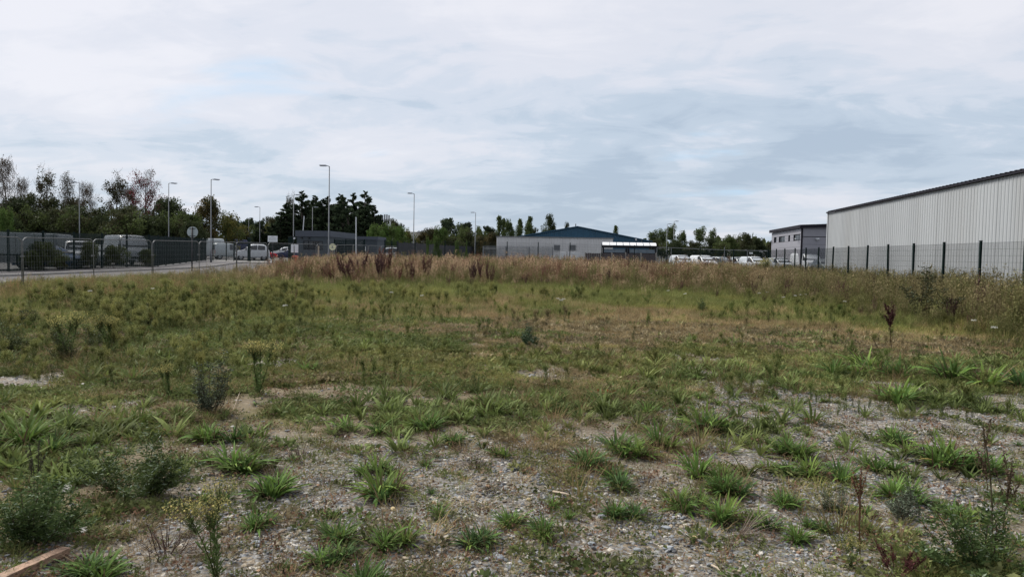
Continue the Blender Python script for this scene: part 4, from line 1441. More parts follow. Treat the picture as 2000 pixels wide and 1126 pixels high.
def wheel_mesh():
    mb = MB()
    prof = [(.10, .20), (.105, .30), (.08, .325), (-.08, .325), (-.105, .30), (-.10, .20)]
    n = 20
    vs, fs = [], []
    for (yy, rr) in prof:
        for k in range(n):
            t = 2 * PI * k / n
            vs.append((rr * math.cos(t), yy, rr * math.sin(t)))
    for i in range(len(prof) - 1):
        for k in range(n):
            j = (k + 1) % n
            fs.append((i * n + k, i * n + j, (i + 1) * n + j, (i + 1) * n + k))
    mb.add(vs, fs)
    ty = fix(mb.mesh('wheel', M['tyre']), True)
    mb = MB()
    mb.disc((0, .0, 0), .20, 'y', .15, 16)
    for k in range(5):
        t = 2 * PI * k / 5
        c, s_ = math.cos(t), math.sin(t)
        mb.add([(c * .04 - s_ * .03, -.092, s_ * .04 + c * .03), (c * .04 + s_ * .03, -.092, s_ * .04 - c * .03), (c * .19 + s_ * .02, -.085, s_ * .19 - c * .02), (c * .19 - s_ * .02, -.085, s_ * .19 + c * .02),
                (c * .04 - s_ * .03, .092, s_ * .04 + c * .03), (c * .04 + s_ * .03, .092, s_ * .04 - c * .03), (c * .19 + s_ * .02, .085, s_ * .19 - c * .02), (c * .19 - s_ * .02, .085, s_ * .19 + c * .02)],
               [(0, 1, 2, 3), (7, 6, 5, 4)])
    rim = fix(mb.mesh('rim', M['rim']))
    return ty, rim
TYRE, RIM = wheel_mesh()
def add_wheels(r, L, W, xs=(.17, .82), R=.325):
    for fx_ in xs:
        for s in (-1, 1):
            w = link('wheel', TYRE, r, loc=((fx_ - .5) * L, s * (W / 2 - .11), R))
            w.scale = (R / .325, 1, R / .325)
            link('rim', RIM, w)
def vehicle(kind, name, label, cat, px, D, rel, L, W, top, paint, H=None, group=None, glass='glass_dark'):
    K = KIND[kind]
    x, y = at_d(px, D, top)
    g = float(base_z(x, y)) + .025
    if H is None:
        H = max(1.3, z_at(px, top, x, y) - g)
    view = YAW + math.atan2(1000 - px, FPX)     # direction of sight measured from +Y
    r = thing(name, label, cat, (x, y, g), view + math.radians(rel), group)
    z0 = .22 if H < 2 else .3
    def top_at(f):
        t = K['top']
        return np.interp(f, [a for a, b in t], [b for a, b in t]) * H
    def hw(f, z):
        """half width of the body at height z"""
        e = 1 - .10 * max(0, (f - .86) / .14) ** 2 - .04 * max(0, (.05 - f) / .05)
        w = W / 2 * e
        b = K['belt'] * H
        if z > b:
            w -= K['tum'] * (z - b) / (H - b) * 1.0
        if z < z0 + .25:
            w -= .04 * (1 - (z - z0) / .25)
        return w
    fr = sorted({a for a, b in K['top']} | {.1, .3, .45, .68, .85})
    rings = []
    for f in fr:
        zt = top_at(f)
        zb = K['belt'] * H
        lo = min(zb, zt - .08)
        zz = [z0, z0 + .25, lo * .7 + .3 * (z0 + .25), lo, lo + (zt - lo) * .55, zt - min(.10, (zt - lo) * .3)]
        ring = [(hw(f, z), z) for z in zz]
        ring += [(max(.05, hw(f, zt) - .09), zt - .015), (max(.03, hw(f, zt) * .55), zt)]
        rings.append([((f - .5) * L, w, z) for w, z in ring] + [((f - .5) * L, -w, z) for w, z in reversed(ring)])
    mb = MB()
    n = len(rings[0])
    vs = [p for q in rings for p in q]
    fs = []
    for i in range(len(rings) - 1):
        for k in range(n):
            j = (k + 1) % n
            fs.append((i * n + k, i * n + j, (i + 1) * n + j, (i + 1) * n + k))
    fs.append(tuple(range(n))); fs.append(tuple(reversed(range((len(rings) - 1) * n, len(rings) * n))))
    mb.add(vs, fs)
    body = part('body', mb, paint, r, smooth=False)
    for p in body.data.polygons:
        p.use_smooth = abs(p.normal.x) < .9
    zb = K['belt'] * H
    # glass
    a, b = K['ws']
    za, zb2 = top_at(a), top_at(b)
    def off(f, z):
        return hw(f, z)
    mb = MB()
    slope = Vector((-(za - zb2), 0, -(b - a) * L)).normalized() * -.015
    q = []
    for f, zz in ((a + .012, za - .03), (b - .004, zb2 + .02)):
        w = hw(f, zz) - .07
        q.append(((f - .5) * L, w, zz))
    d = Vector((za - zb2, 0, (b - a) * L)).normalized() * .022
    p0, p1 = Vector(q[0]) + d, Vector(q[1]) + d
    mb.add([(p0.x, -p0.y, p0.z), (p0.x, p0.y, p0.z), (p1.x, p1.y, p1.z), (p1.x, -p1.y, p1.z), (p0.x - d.x, -p0.y, p0.z - d.z), (p0.x - d.x, p0.y, p0.z - d.z), (p1.x - d.x, p1.y, p1.z - d.z), (p1.x - d.x, -p1.y, p1.z - d.z)],
           [(0, 1, 2, 3), (7, 6, 5, 4), (0, 4, 5, 1), (1, 5, 6, 2), (2, 6, 7, 3), (3, 7, 4, 0)])
    part('windscreen', mb, glass, r)
    for s in (-1, 1):
        for (a, b) in K['side']:
            ztop_a, ztop_b = min(top_at(a) - .10, H * .93), min(top_at(b) - .09, H * .93)
            zl = zb + .04
            if ztop_a - zl < .08: ztop_a = zl + .08
            if ztop_b - zl < .05: ztop_b = zl + .05
            mb = MB()
            ps = [((a - .5) * L, zl, a), ((b - .5) * L, zl, b), ((b - .5) * L, ztop_b, b), ((a - .5) * L, ztop_a, a)]
            vs = [(X, s * (hw(f, z) + .012), z) for X, z, f in ps] + [(X, s * (hw(f, z) - .01), z) for X, z, f in ps]
            mb.add(vs, [(0, 1, 2, 3), (7, 6, 5, 4), (0, 4, 5, 1), (1, 5, 6, 2), (2, 6, 7, 3), (3, 7, 4, 0)])
            part('side_window', mb, glass, r)
        # mirror, lamps
        f = K['ws'][1] - .05
        mb = MB(); mb.bbox((f - .5) * L - .06, (f - .5) * L + .06, s * (W / 2 + .1) - .09, s * (W / 2 + .1) + .09, zb + .02, zb + (.32 if H > 1.7 else .18), .02); part('mirror', mb, 'plastic_dark', r)
        zf = top_at(.985)
        mb = MB(); mb.bbox(.465 * L, .497 * L, s * W * .36 - .15, s * W * .36 + .15, zf - .14, zf + .02, .01); part('headlight', mb, 'lens_clear', r)
        mb = MB(); mb.box(-.502 * L, -.49 * L, s * W * .45 - .07, s * W * .45 + .05, H * .36, H * .36 + (.45 if H > 1.7 else .2)); part('tail_light', mb, 'lens_red', r)
        # wheel arches
        for fx_ in (.17, .82):
            R = .325 if H < 2.2 else .35
            mb = MB()
            cx = (fx_ - .5) * L
            n_ = 12
            vs, fs = [], []
            for k in range(n_ + 1):
                t = PI * k / n_
                for rr in (R - .06, R + .07):
                    for e in (.012, -.05):
                        vs.append((cx + rr * math.cos(t), s * (hw(fx_, .4) + e), R + rr * math.sin(t)))
            for k in range(n_):
                o = 4 * k
                fs += [(o, o + 2, o + 6, o + 4), (o + 2, o + 3, o + 7, o + 6), (o, o + 4, o + 5, o + 1)]
            mb.add(vs, fs)
            part('wheel_arch', mb, 'plastic_dark', r)
    # rear window, bumpers, plate
    if K['rear']:
        z1_, z2_ = zb + .05, H * .9
        fa = .0
        xa = -.5 * L
        fb = float(np.interp(z2_ / H, [p[1] for p in K['top'][:5]], [p[0] for p in K['top'][:5]]))
        fa = float(np.interp(z1_ / H, [p[1] for p in K['top'][:5]], [p[0] for p in K['top'][:5]]))
        xa, xb = (fa - .5) * L - .015, (fb - .5) * L - .015
        w1_, w2_ = hw(.02, z1_) - .1, hw(.04, z2_) - .1
        if kind == 'van':
            segs = ((-1, -.02), (.02, 1))
        else:
            segs = ((-1, 1),)
        for u, v in segs:
            mb = MB(); mb.add([(xa, u * w1_, z1_), (xa, v * w1_, z1_), (xb, v * w2_, z2_), (xb, u * w2_, z2_), (xa + .02, u * w1_, z1_), (xa + .02, v * w1_, z1_), (xb + .02, v * w2_, z2_), (xb + .02, u * w2_, z2_)],
                              [(0, 1, 2, 3), (7, 6, 5, 4), (0, 4, 5, 1), (1, 5, 6, 2), (2, 6, 7, 3), (3, 7, 4, 0)])
            part('rear_window', mb, glass, r)
    mb = MB(); mb.bbox(.47 * L, .508 * L, -W * .44, W * .44, .28, .28 + .2, .02); part('front_bumper', mb, 'plastic_dark', r)
    mb = MB(); mb.box(.5 * L - .02, .5 * L + .012, -W * .28, W * .28, .56, .56 + .14); part('grille', mb, 'plastic_dark', r)
    mb = MB(); mb.bbox(-.508 * L, -.48 * L, -W * .46, W * .46, .30, .50, .02); part('rear_bumper', mb, 'plastic_dark', r)
    mb = MB(); mb.box(.508 * L + .003, .508 * L + .014, -.26, .26, .34, .45); part('number_plate', mb, 'sign_white', r)
    add_wheels(r, L, W, R=.325 if H < 2.2 else .35)
    return r

# left yard, behind the dense fence
def box_lorry(px, D, label, top):
    x, y = at_d(px, D, top)
    g = float(base_z(x, y)) + .025
    H = z_at(px, top, x, y) - g
    view = YAW + math.atan2(1000 - px, FPX)
    r = thing('box_lorry', label, 'lorry', (x, y, g), view + PI)
    L_ = 6.2
    mb = MB(); mb.bbox(-L_ / 2, L_ / 2 - 1.9, -1.1, 1.1, 1.0, H, .03); part('cargo_box', mb, 'silver_van', r)
    for k in range(5):
        u = -L_ / 2 + .1 + k * 1.0
        mb = MB(); mb.box(u, u + .04, 1.102, 1.115, 1.05, H - .05); mb.box(u, u + .04, -1.115, -1.102, 1.05, H - .05); part('box_seam', mb, 'galv', r)
    mb = MB(); mb.box(-L_ / 2 + .2, L_ / 2 - .3, -.4, .4, .62, .98); mb.box(-L_ / 2, -L_ / 2 + .08, -1.0, 1.0, .5, .62); part('chassis', mb, 'plastic_dark', r)
    mb = MB(); mb.box(-1.0, .6, -1.05, 1.05, .45, .9); part('side_guard', mb, 'galv_dull', r)
    fr = [(L_ / 2 - 1.85, 2.3), (L_ / 2 - .9, 2.3), (L_ / 2 - .35, 1.5), (L_ / 2, 1.25), (L_ / 2 + .03, .45), (L_ / 2 - 1.85, .45)]
    mb = MB(); mb.add([(a, -1.0, b) for a, b in fr] + [(a, 1.0, b) for a, b in fr], [tuple(range(6)), tuple(reversed(range(6, 12)))] + [(i, (i + 1) % 6, 6 + (i + 1) % 6, 6 + i) for i in range(6)])
    part('cab', mb, 'white_van', r)
    for s in (-1, 1):
        mb = MB(); a, b = sorted((s * 1.003, s * 1.015)); mb.add([(L_ / 2 - 1.6, a, 1.45), (L_ / 2 - .5, a, 1.45), (L_ / 2 - .95, a, 2.15), (L_ / 2 - 1.6, a, 2.15), (L_ / 2 - 1.6, b, 1.45), (L_ / 2 - .5, b, 1.45), (L_ / 2 - .95, b, 2.15), (L_ / 2 - 1.6, b, 2.15)],
                         [(0, 1, 2, 3), (7, 6, 5, 4), (0, 4, 5, 1), (1, 5, 6, 2), (2, 6, 7, 3), (3, 7, 4, 0)]); part('side_window', mb, 'glass_dark', r)
    mb = MB(); mb.add([(L_ / 2 - .88, -.9, 2.26), (L_ / 2 - .88, .9, 2.26), (L_ / 2 - .32, .9, 1.52), (L_ / 2 - .32, -.9, 1.52), (L_ / 2 - .86, -.9, 2.28), (L_ / 2 - .86, .9, 2.28), (L_ / 2 - .30, .9, 1.54), (L_ / 2 - .30, -.9, 1.54)],
                      [(0, 1, 2, 3), (7, 6, 5, 4), (0, 4, 5, 1), (1, 5, 6, 2), (2, 6, 7, 3), (3, 7, 4, 0)]); part('windscreen', mb, 'glass_dark', r)
    add_wheels(r, L_, 2.1, (.2, .84), .38)
    return r
box_lorry(-8, 44, 'pale grey box lorry at the left picture edge behind the dense fence', 453.5)
vehicle('van', 'parked_van', 'dark van partly hidden right of the pale box lorry', 'van', 108, 53, 72, 5.2, 2.0, 457, 'grey_car')
vehicle('hatch', 'parked_car', 'dark blue car with sloping bonnet behind bushes beside the box lorry', 'car', 98, 46.2, -38, 4.1, 1.75, 478.5, 'blue_car2')
vehicle('offroad', 'parked_offroader', 'white off road vehicle facing the fence between the blue car and the high roof van', 'car', 155, 49.2, -88, 4.4, 1.85, 470, 'white_van')
vehicle('hatch', 'parked_car', 'small silver car glimpsed between the white off roader and the high roof van', 'car', 197, 56, -70, 4.0, 1.7, 478, 'silver_van')
vehicle('van', 'parked_van', 'white high roof van behind the dense fence, left of the round sign', 'van', 248, 57, -72, 5.2, 2.05, 459, 'white_van')
# car park beyond the gate
vehicle('van', 'parked_van', 'long pale grey van facing left behind the footway lamp post', 'van', 396, 93, 180, 5.3, 2.0, 465, 'lightgrey_van')
vehicle('smallvan', 'parked_van', 'silver grey small van between the long pale van and the white car', 'van', 446, 90, 12, 3.6, 1.8, 475, 'silver_van')
vehicle('hatch', 'parked_car', 'white car with dark windows just left of the thick middle gate post', 'car', 493, 87, 180, 4.1, 1.8, 476.5, 'white')
vehicle('smallvan', 'parked_van', 'white and grey small van right of the thick middle gate post', 'van', 504, 90, 75, 3.4, 1.75, 476, 'lightgrey_van')
vehicle('hatch', 'parked_car', 'bright red car parked behind the information board post', 'car', 513, 97, 0, 4.0, 1.75, 485, 'red_car')
vehicle('estate', 'parked_car', 'navy blue estate car right of the red car', 'car', 569, 100, 180, 4.5, 1.8, 484.5, 'blue_car')
vehicle('estate', 'parked_car', 'silver white car behind the navy estate car', 'car', 556, 110, 180, 4.4, 1.8, 482, 'white')
vehicle('van', 'parked_van', 'dark van with a pale roof line above the sliding gate', 'van', 466, 112, 8, 5.2, 2.0, 467.5, 'blue_car')
vehicle('hatch', 'parked_car', 'white car glimpsed right of the smaller slate cabin', 'car', 757, 92, 180, 4.1, 1.75, 482.5, 'white')
# yard on the right
vehicle('smallvan', 'parked_van', 'white van nearest the smoking shelter in the far yard', 'van', 1331, 86, -66, 3.7, 1.7, 498, 'white_van', glass='glass_dark')
vehicle('smallvan', 'parked_van', 'small white van with dark cab window, second from the shelter', 'van', 1374, 84, -60, 4.0, 1.7, 498.5, 'white')
vehicle('estate', 'parked_car', 'dark grey estate car between the white vans in the far yard', 'car', 1410, 88, -35, 4.3, 1.8, 501, 'grey_car')
vehicle('smallvan', 'parked_van', 'white small van half behind the middle white van', 'van', 1445, 96, -66, 3.8, 1.7, 502, 'white_van')
vehicle('smallvan', 'parked_van', 'pale blue white van in the middle of the far yard', 'van', 1472, 86, -58, 4.0, 1.7, 501, 'white_van')
vehicle('smallvan', 'parked_van', 'low white van with its roof just above the weeds, left of the large white van', 'van', 1523, 88, -62, 4.0, 1.7, 503, 'white_van')
vehicle('van', 'parked_van', 'largest white van, high roofed, in front of the grey office block', 'van', 1575, 88, -66, 5.4, 2.0, 494, 'white')
vehicle('hatch', 'parked_car', 'dark car tucked between the largest white van and the warehouse corner', 'car', 1612, 78, -70, 4.0, 1.75, 505, 'grey_car')
# ------------------------------------------------------------------ foliage primitives (numpy)
def ribbon_mesh(name, quads, cols, m, extra=None):
    """quads: (n,4,3) corner positions, cols: (n,3)"""
    q = np.asarray(quads, np.float32)
    c = np.asarray(cols, np.float32)
    n = len(q)
    me = bpy.data.meshes.new(name)
    me.vertices.add(4 * n)
    me.vertices.foreach_set('co', q.reshape(-1))
    me.loops.add(4 * n)
    me.loops.foreach_set('vertex_index', np.arange(4 * n, dtype=np.int32))
    me.polygons.add(n)
    me.polygons.foreach_set('loop_start', np.arange(0, 4 * n, 4, dtype=np.int32))
    me.update(calc_edges=True)
    ca = me.color_attributes.new('col', 'FLOAT_COLOR', 'CORNER')
    cc = np.repeat(np.concatenate([c, np.ones((n, 1), np.float32)], 1), 4, 0)
    ca.data.foreach_set('color', cc.reshape(-1))
    me.materials.append(M[m] if isinstance(m, str) else m)
    return me
def unit(v):
    return v / np.maximum(np.linalg.norm(v, axis=-1, keepdims=True), 1e-9)
def leaf_cards(pos, size, rng, up=.3, aspect=.6, dirs=None):
    """one small pointed-diamond leaf or spray at each position"""
    n = len(pos)
    d = rng.normal(size=(n, 3)) if dirs is None else dirs + rng.normal(size=(n, 3)) * .45
    d[:, 2] += up
    d = unit(d)
    s = unit(np.cross(d, rng.normal(size=(n, 3))))
    sz = size * rng.uniform(.6, 1.35, (n, 1))
    a = pos
    tip = pos + d * sz
    mid = pos + d * sz * .5
    w = s * sz * aspect * .5
    return np.stack([a, mid + w, tip, mid - w], 1)
def blades(rng, n, base_r, length, width, lean, droop, segs, col_lo, col_hi, colp=1.0, z0=0.0, tipcol=None, fold=0.0, aimin=0, aimax=2 * PI):
    """curved grass blades / strap leaves as quads"""
    Q, Cc = [], []
    for _ in range(n):
        az = rng.uniform(aimin, aimax)
        ln = length * rng.uniform(.55, 1.15)
        el = PI / 2 - lean * rng.uniform(.25, 1.15)
        r0 = base_r * math.sqrt(rng.uniform())
        b = np.array([r0 * math.cos(az + rng.normal() * .4), r0 * math.sin(az + rng.normal() * .4), z0])
        wd = width * rng.uniform(.7, 1.25)
        dr = droop * rng.uniform(.5, 1.4)
        t = rng.uniform() ** colp
        c = np.array(col_lo) * (1 - t) + np.array(col_hi) * t
        side = np.array([-math.sin(az), math.cos(az), 0.0])
        tw = rng.normal() * .35
        side = side * math.cos(tw) + np.array([0, 0, math.sin(tw)])
        p = b.copy()
        e = el
        prev = None
        for k in range(segs + 1):
            u = k / segs
            ww = wd * (1 - u) ** .7 if fold == 0 else wd * max(.06, math.sin(PI * min(1, .12 + u * .88)) ** .75)
            l_, r_ = p - side * ww / 2, p + side * ww / 2
            if prev is not None:
                Q.append([prev[0], prev[1], r_, l_])
                cc = c if tipcol is None else c * (1 - u * .6) + np.array(tipcol) * u * .6
                Cc.append(cc * rng.uniform(.9, 1.1))
            prev = (l_, r_)
            step = ln / segs
            p = p + step * np.array([math.cos(az) * math.cos(e), math.sin(az) * math.cos(e), math.sin(e)])
            e -= dr / segs
            if p[2] < .004: p[2] = .004
    return Q, Cc
def stem_quads(rng, p0, p1, w, c, bend=0.0, segs=2):
    Q, Cc = [], []
    p0, p1 = np.array(p0, float), np.array(p1, float)
    d = p1 - p0
    off = rng.normal(size=3) * bend * np.linalg.norm(d)
    s = unit(np.cross(d, rng.normal(size=3)))
    s2 = unit(np.cross(d, s))
    pr = None
    for k in range(segs + 1):
        u = k / segs
        p = p0 + d * u + off * math.sin(PI * u)
        ww = w * (1 - .55 * u)
        if pr is not None:
            for ss in (s, s2):
                Q.append([pr[0] - ss * pr[1] / 2, pr[0] + ss * pr[1] / 2, p + ss * ww / 2, p - ss * ww / 2])
                Cc.append(np.array(c) * rng.uniform(.85, 1.15))
        pr = (p, ww)
    return Q, Cc

# ------------------------------------------------------------------ trees
def limbs(mb, rng, h, r, crown_lo, spread, n, lean=0, curve=.15, up=.5, sides=6, top=.95):
    """trunk with tapering limbs; returns tips"""
    tips = []
    trunk = [(0, 0, -.2)]
    k = 6
    dx, dy = rng.normal() * lean, rng.normal() * lean
    for i in range(1, k + 1):
        u = i / k
        trunk.append((dx * u * h + rng.normal() * .012 * h, dy * u * h + rng.normal() * .012 * h, h * top * u))
    mb.tube(trunk, [r * (1 - .85 * i / k) for i in range(k + 1)], 8)
    T = np.array(trunk)
    for i in range(n):
        u = crown_lo + (1 - crown_lo) * (i + rng.uniform()) / n * .97
        b = np.array([np.interp(u * h * top, T[:, 2], T[:, j]) for j in range(3)])
        b[2] = u * h * top
        az = i * 2.4 + rng.normal() * .4
        ln = spread * (1.05 - .65 * ((u - crown_lo) / (1 - crown_lo)) ** 1.5) * rng.uniform(.7, 1.15)
        pts = [b]
        e = up + rng.normal() * .15
        p = b.copy()
        for s in range(3):
            p = p + ln / 3 * np.array([math.cos(az) * math.cos(e), math.sin(az) * math.cos(e), math.sin(e)])
            az += rng.normal() * .25
            e += rng.normal() * curve
            pts.append(p.copy())
        rr = r * (.42 * (1 - u) + .10)
        mb.tube([tuple(q) for q in pts], [rr, rr * .7, rr * .42, rr * .15], 4, False)
        tips.append((pts[1] + pts[2]) / 2)
        tips.append(pts[2]); tips.append(pts[3])
        for s in range(2):
            a2 = az + rng.choice([-1, 1]) * rng.uniform(.5, 1.1)
            l2 = ln * rng.uniform(.3, .5)
            q0 = pts[1 + s]
            q1 = q0 + l2 * np.array([math.cos(a2) * math.cos(e + .2), math.sin(a2) * math.cos(e + .2), math.sin(e + .2)])
            mb.tube([tuple(q0), tuple((q0 + q1) / 2 + rng.normal(size=3) * .05 * l2), tuple(q1)], [rr * .4, rr * .25, rr * .1], 3, False)
            tips.append(q1)
    tips.append(np.array(trunk[-1]))
    return np.array(tips)
PAL = {
    'dark': [(.024, .034, .015), (.042, .055, .022), (.062, .074, .030)],
    'green': [(.040, .060, .020), (.070, .095, .030), (.10, .125, .042)],
    'pale': [(.06, .082, .03), (.095, .12, .05), (.14, .16, .07)],
    'orange': [(.05, .048, .016), (.09, .065, .022), (.14, .085, .028)],
    'yellow': [(.06, .062, .016), (.105, .10, .026), (.15, .135, .035)],
    'olive': [(.034, .036, .018), (.056, .058, .026), (.085, .078, .038)],
    'red': [(.08, .022, .03), (.19, .035, .055), (.13, .05, .045)],
    'brown': [(.05, .038, .026), (.08, .06, .042), (.10, .08, .055)],
    'conifer': [(.018, .030, .018), (.030, .046, .025), (.052, .072, .036)],
    'bright': [(.045, .085, .018), (.075, .125, .03), (.10, .15, .04)],
}
def tree_proto(name, seed, h, spread, pal, n_leaf, leaf=.32, crown_lo=.28, n_limb=16, clump=1.1, bark='bark', up=.5, mix_pal=None, trunk_r=None, flat=.8, twig=0, droop=0.0, lean=.01):
    rng = np.random.default_rng(seed)
    mb = MB()
    tips = limbs(mb, rng, h, trunk_r or h * .02, crown_lo, spread, n_limb, up=up, lean=lean)
    tm = fix(mb.mesh('trunk', M[bark]))
    # clump centres: limb tips plus fillers
    c = tips[rng.integers(0, len(tips), int(len(tips) * .9))] + rng.normal(size=(int(len(tips) * .9), 3)) * clump * .35
    cr = clump * rng.uniform(.55, 1.25, len(c))
    k = rng.integers(0, len(c), n_leaf)
    d = unit(rng.normal(size=(n_leaf, 3)))
    rad = rng.uniform(.25, 1, (n_leaf, 1)) ** .5
    pos = c[k] + d * rad * cr[k][:, None] * np.array([1, 1, flat])
    pos[:, 2] -= droop * rng.uniform(0, 1, n_leaf) ** 1.5
    keep = pos[:, 2] > .3
    pos, k = pos[keep], k[keep]
    P = np.array(PAL[pal])
    t = rng.uniform(size=len(pos)) * .7 + rng.uniform(size=len(c))[k] * .9
    t = np.clip(t, 0, 1.99)
    col = P[0] * 0
    i0 = np.clip(t.astype(int), 0, 1)
    f = (t - i0)[:, None]
    col = P[i0] * (1 - f) + P[i0 + 1] * f
    if mix_pal:
        P2 = np.array(PAL[mix_pal])
        w = (rng.uniform(size=len(c))[k] > .6)[:, None] * .8
        col = col * (1 - w) + P2[1] * w
    Q = leaf_cards(pos, leaf, rng, up=-.25 if droop else .1, aspect=.75)
    quads, cols = [Q], [col]
    if twig:
        tq, tcx = [], []
        for _ in range(twig):
            b = tips[rng.integers(len(tips))] + rng.normal(size=3) * .25
            ln = rng.uniform(.5, 1.6) * (h / 14)
            az = rng.uniform(0, 2 * PI)
            out = np.array([math.cos(az), math.sin(az), 0]) * .55
            e = b + (out + np.array([0, 0, .7 if not droop else -1.1])) * ln + rng.normal(size=3) * .15
            q, cc = stem_quads(rng, b, e, .035, PAL['brown'][rng.integers(3)], .12, 2)
            tq += q; tcx += cc
        quads.append(np.array(tq)); cols.append(np.array(tcx))
    lm = ribbon_mesh('crown', np.concatenate(quads), np.concatenate(cols), 'veg')
    return dict(name=name, trunk=tm, crown=lm, h=h, w=spread)
def conifer_proto(name, seed, h, spread, n, pal='conifer', leaf=.55, tops=1):
    rng = np.random.default_rng(seed)
    mb = MB()
    Qs, Cs = [], []
    for tpi in range(tops):
        ox, oy = (rng.normal(size=2) * spread * .45) if tpi else (0, 0)
        hh = h * (1 if tpi == 0 else rng.uniform(.72, .95))
        mb.tube([(ox * .3, oy * .3, -.2), (ox * .7, oy * .7, hh * .5), (ox, oy, hh * .97)], [.28, .16, .03], 7)
        nb = 84
        for i in range(nb):
            u = (i + rng.uniform()) / nb
            z = hh * (.04 + .95 * u)
            az = rng.uniform(0, 2 * PI)
            R = spread * (1 - u) ** .85 * rng.uniform(.4, 1.25) * (.85 if tops > 1 else 1) + .2
            up = .18 + .5 * u ** 2 + rng.normal() * .14
            b = np.array([ox, oy, z])
            d = np.array([math.cos(az) * math.cos(up), math.sin(az) * math.cos(up), math.sin(up)])
            tip = b + d * R
            mb.tube([tuple(b), tuple(tip)], [.05, .012], 3, False)
            m_ = n // (nb * tops)
            t = rng.uniform(.15, 1.0, m_) ** .7
            pos = b + d * R * t[:, None] + rng.normal(size=(m_, 3)) * np.array([.22, .22, .22]) * (.05 + R * .32)
            Q = leaf_cards(pos, leaf * (1 - .62 * u ** 2), rng, up=.5, aspect=.42, dirs=np.repeat(d[None], m_, 0) * .9)
            P = np.array(PAL[pal])
            w = rng.uniform(size=(m_, 1)) * .7 + rng.uniform() * .3
            Qs.append(Q); Cs.append(P[0] * (1 - w) + P[2] * w)
    return dict(name=name, trunk=fix(mb.mesh('trunk', M['bark'])), crown=ribbon_mesh('crown', np.concatenate(Qs), np.concatenate(Cs), 'veg'), h=h, w=spread)
def place_tree(P, label, px, top, D, wpx=None, cat='tree', group=None, base=None, rz=None):
    x, y = at_d(px, D, top)
    g = float(base_z(x, y)) if base is None else base
    hh = z_at(px, top, x, y) - g
    sz = hh / P['h']
    sx = sz if wpx is None else (wpx * D / FPX / 2) / (P['w'] * 1.08)
    r = thing(P['name'], label, cat, (x, y, g), random.uniform(0, 6.28) if rz is None else rz, group)
    r.scale = (sx, sx, sz)
    link('trunk', P['trunk'], r)
    link('crown', P['crown'], r)
    return r
T = {}
T['oakA'] = tree_proto('broadleaf_tree', 1, 11, 4.6, 'dark', 7500, .36, .22, 18, 1.35)
T['oakB'] = tree_proto('broadleaf_tree', 2, 10, 4.4, 'olive', 7500, .34, .18, 18, 1.35, mix_pal='dark')
T['oakC'] = tree_proto('broadleaf_tree', 3, 9, 4.0, 'green', 7000, .32, .2, 16, 1.25)
T['orange'] = tree_proto('autumn_tree', 4, 9, 4.0, 'olive', 7500, .32, .2, 18, 1.25, mix_pal='orange')
T['yellow'] = tree_proto('autumn_shrub', 5, 5, 4.4, 'yellow', 5200, .28, .08, 14, 1.1, mix_pal='green')
T['bush'] = tree_proto('shrub', 6, 4, 2.8, 'olive', 4200, .26, .06, 12, .95, mix_pal='green')
T['bushdark'] = tree_proto('shrub', 7, 4, 2.8, 'dark', 4200, .26, .06, 12, .95)
T['bright'] = tree_proto('shrub', 8, 4, 3.6, 'bright', 5000, .26, .06, 14, 1.0, mix_pal='green')
T['birch'] = tree_proto('bare_birch', 9, 15, 3.6, 'brown', 900, .17, .3, 20, .9, bark='birch_bark', up=.9, twig=900, droop=.8, trunk_r=.17)
T['birch2'] = tree_proto('bare_birch', 10, 13, 3.0, 'brown', 500, .17, .25, 18, .8, bark='birch_bark', up=.95, twig=750, trunk_r=.14)
T['weep'] = tree_proto('weeping_birch', 11, 13, 2.6, 'olive', 2900, .20, .3, 18, .7, bark='birch_bark', up=.7, twig=350, droop=1.9, mix_pal='brown')
T['red'] = tree_proto('red_leaved_tree', 12, 10, 4.3, 'red', 2300, .18, .3, 20, .85, up=.75, twig=700, mix_pal='brown')
T['airy'] = tree_proto('sparse_tree', 13, 12, 3.8, 'olive', 2700, .24, .25, 22, .8, up=.75, twig=350, mix_pal='brown')
T['poplar'] = tree_proto('poplar_tree', 14, 13, 1.7, 'pale', 5200, .34, .08, 24, .85, up=1.15, mix_pal='green')
T['poplar2'] = tree_proto('poplar_tree', 15, 13, 1.9, 'green', 5200, .34, .1, 22, .9, up=1.1)
T['pine'] = tree_proto('pine_tree', 16, 11, 4.2, 'conifer', 7000, .36, .42, 14, 1.3, up=.25, mix_pal='dark', flat=.55)
T['pale'] = tree_proto('willow_tree', 17, 10, 4.0, 'green', 4800, .32, .2, 16, 1.15, mix_pal='pale', up=.8)
T['conA'] = conifer_proto('conifer_tree', 20, 12, 3.6, 27000, leaf=.6, tops=3)
T['conB'] = conifer_proto('conifer_tree', 21, 12, 3.9, 28000, leaf=.6, tops=4)

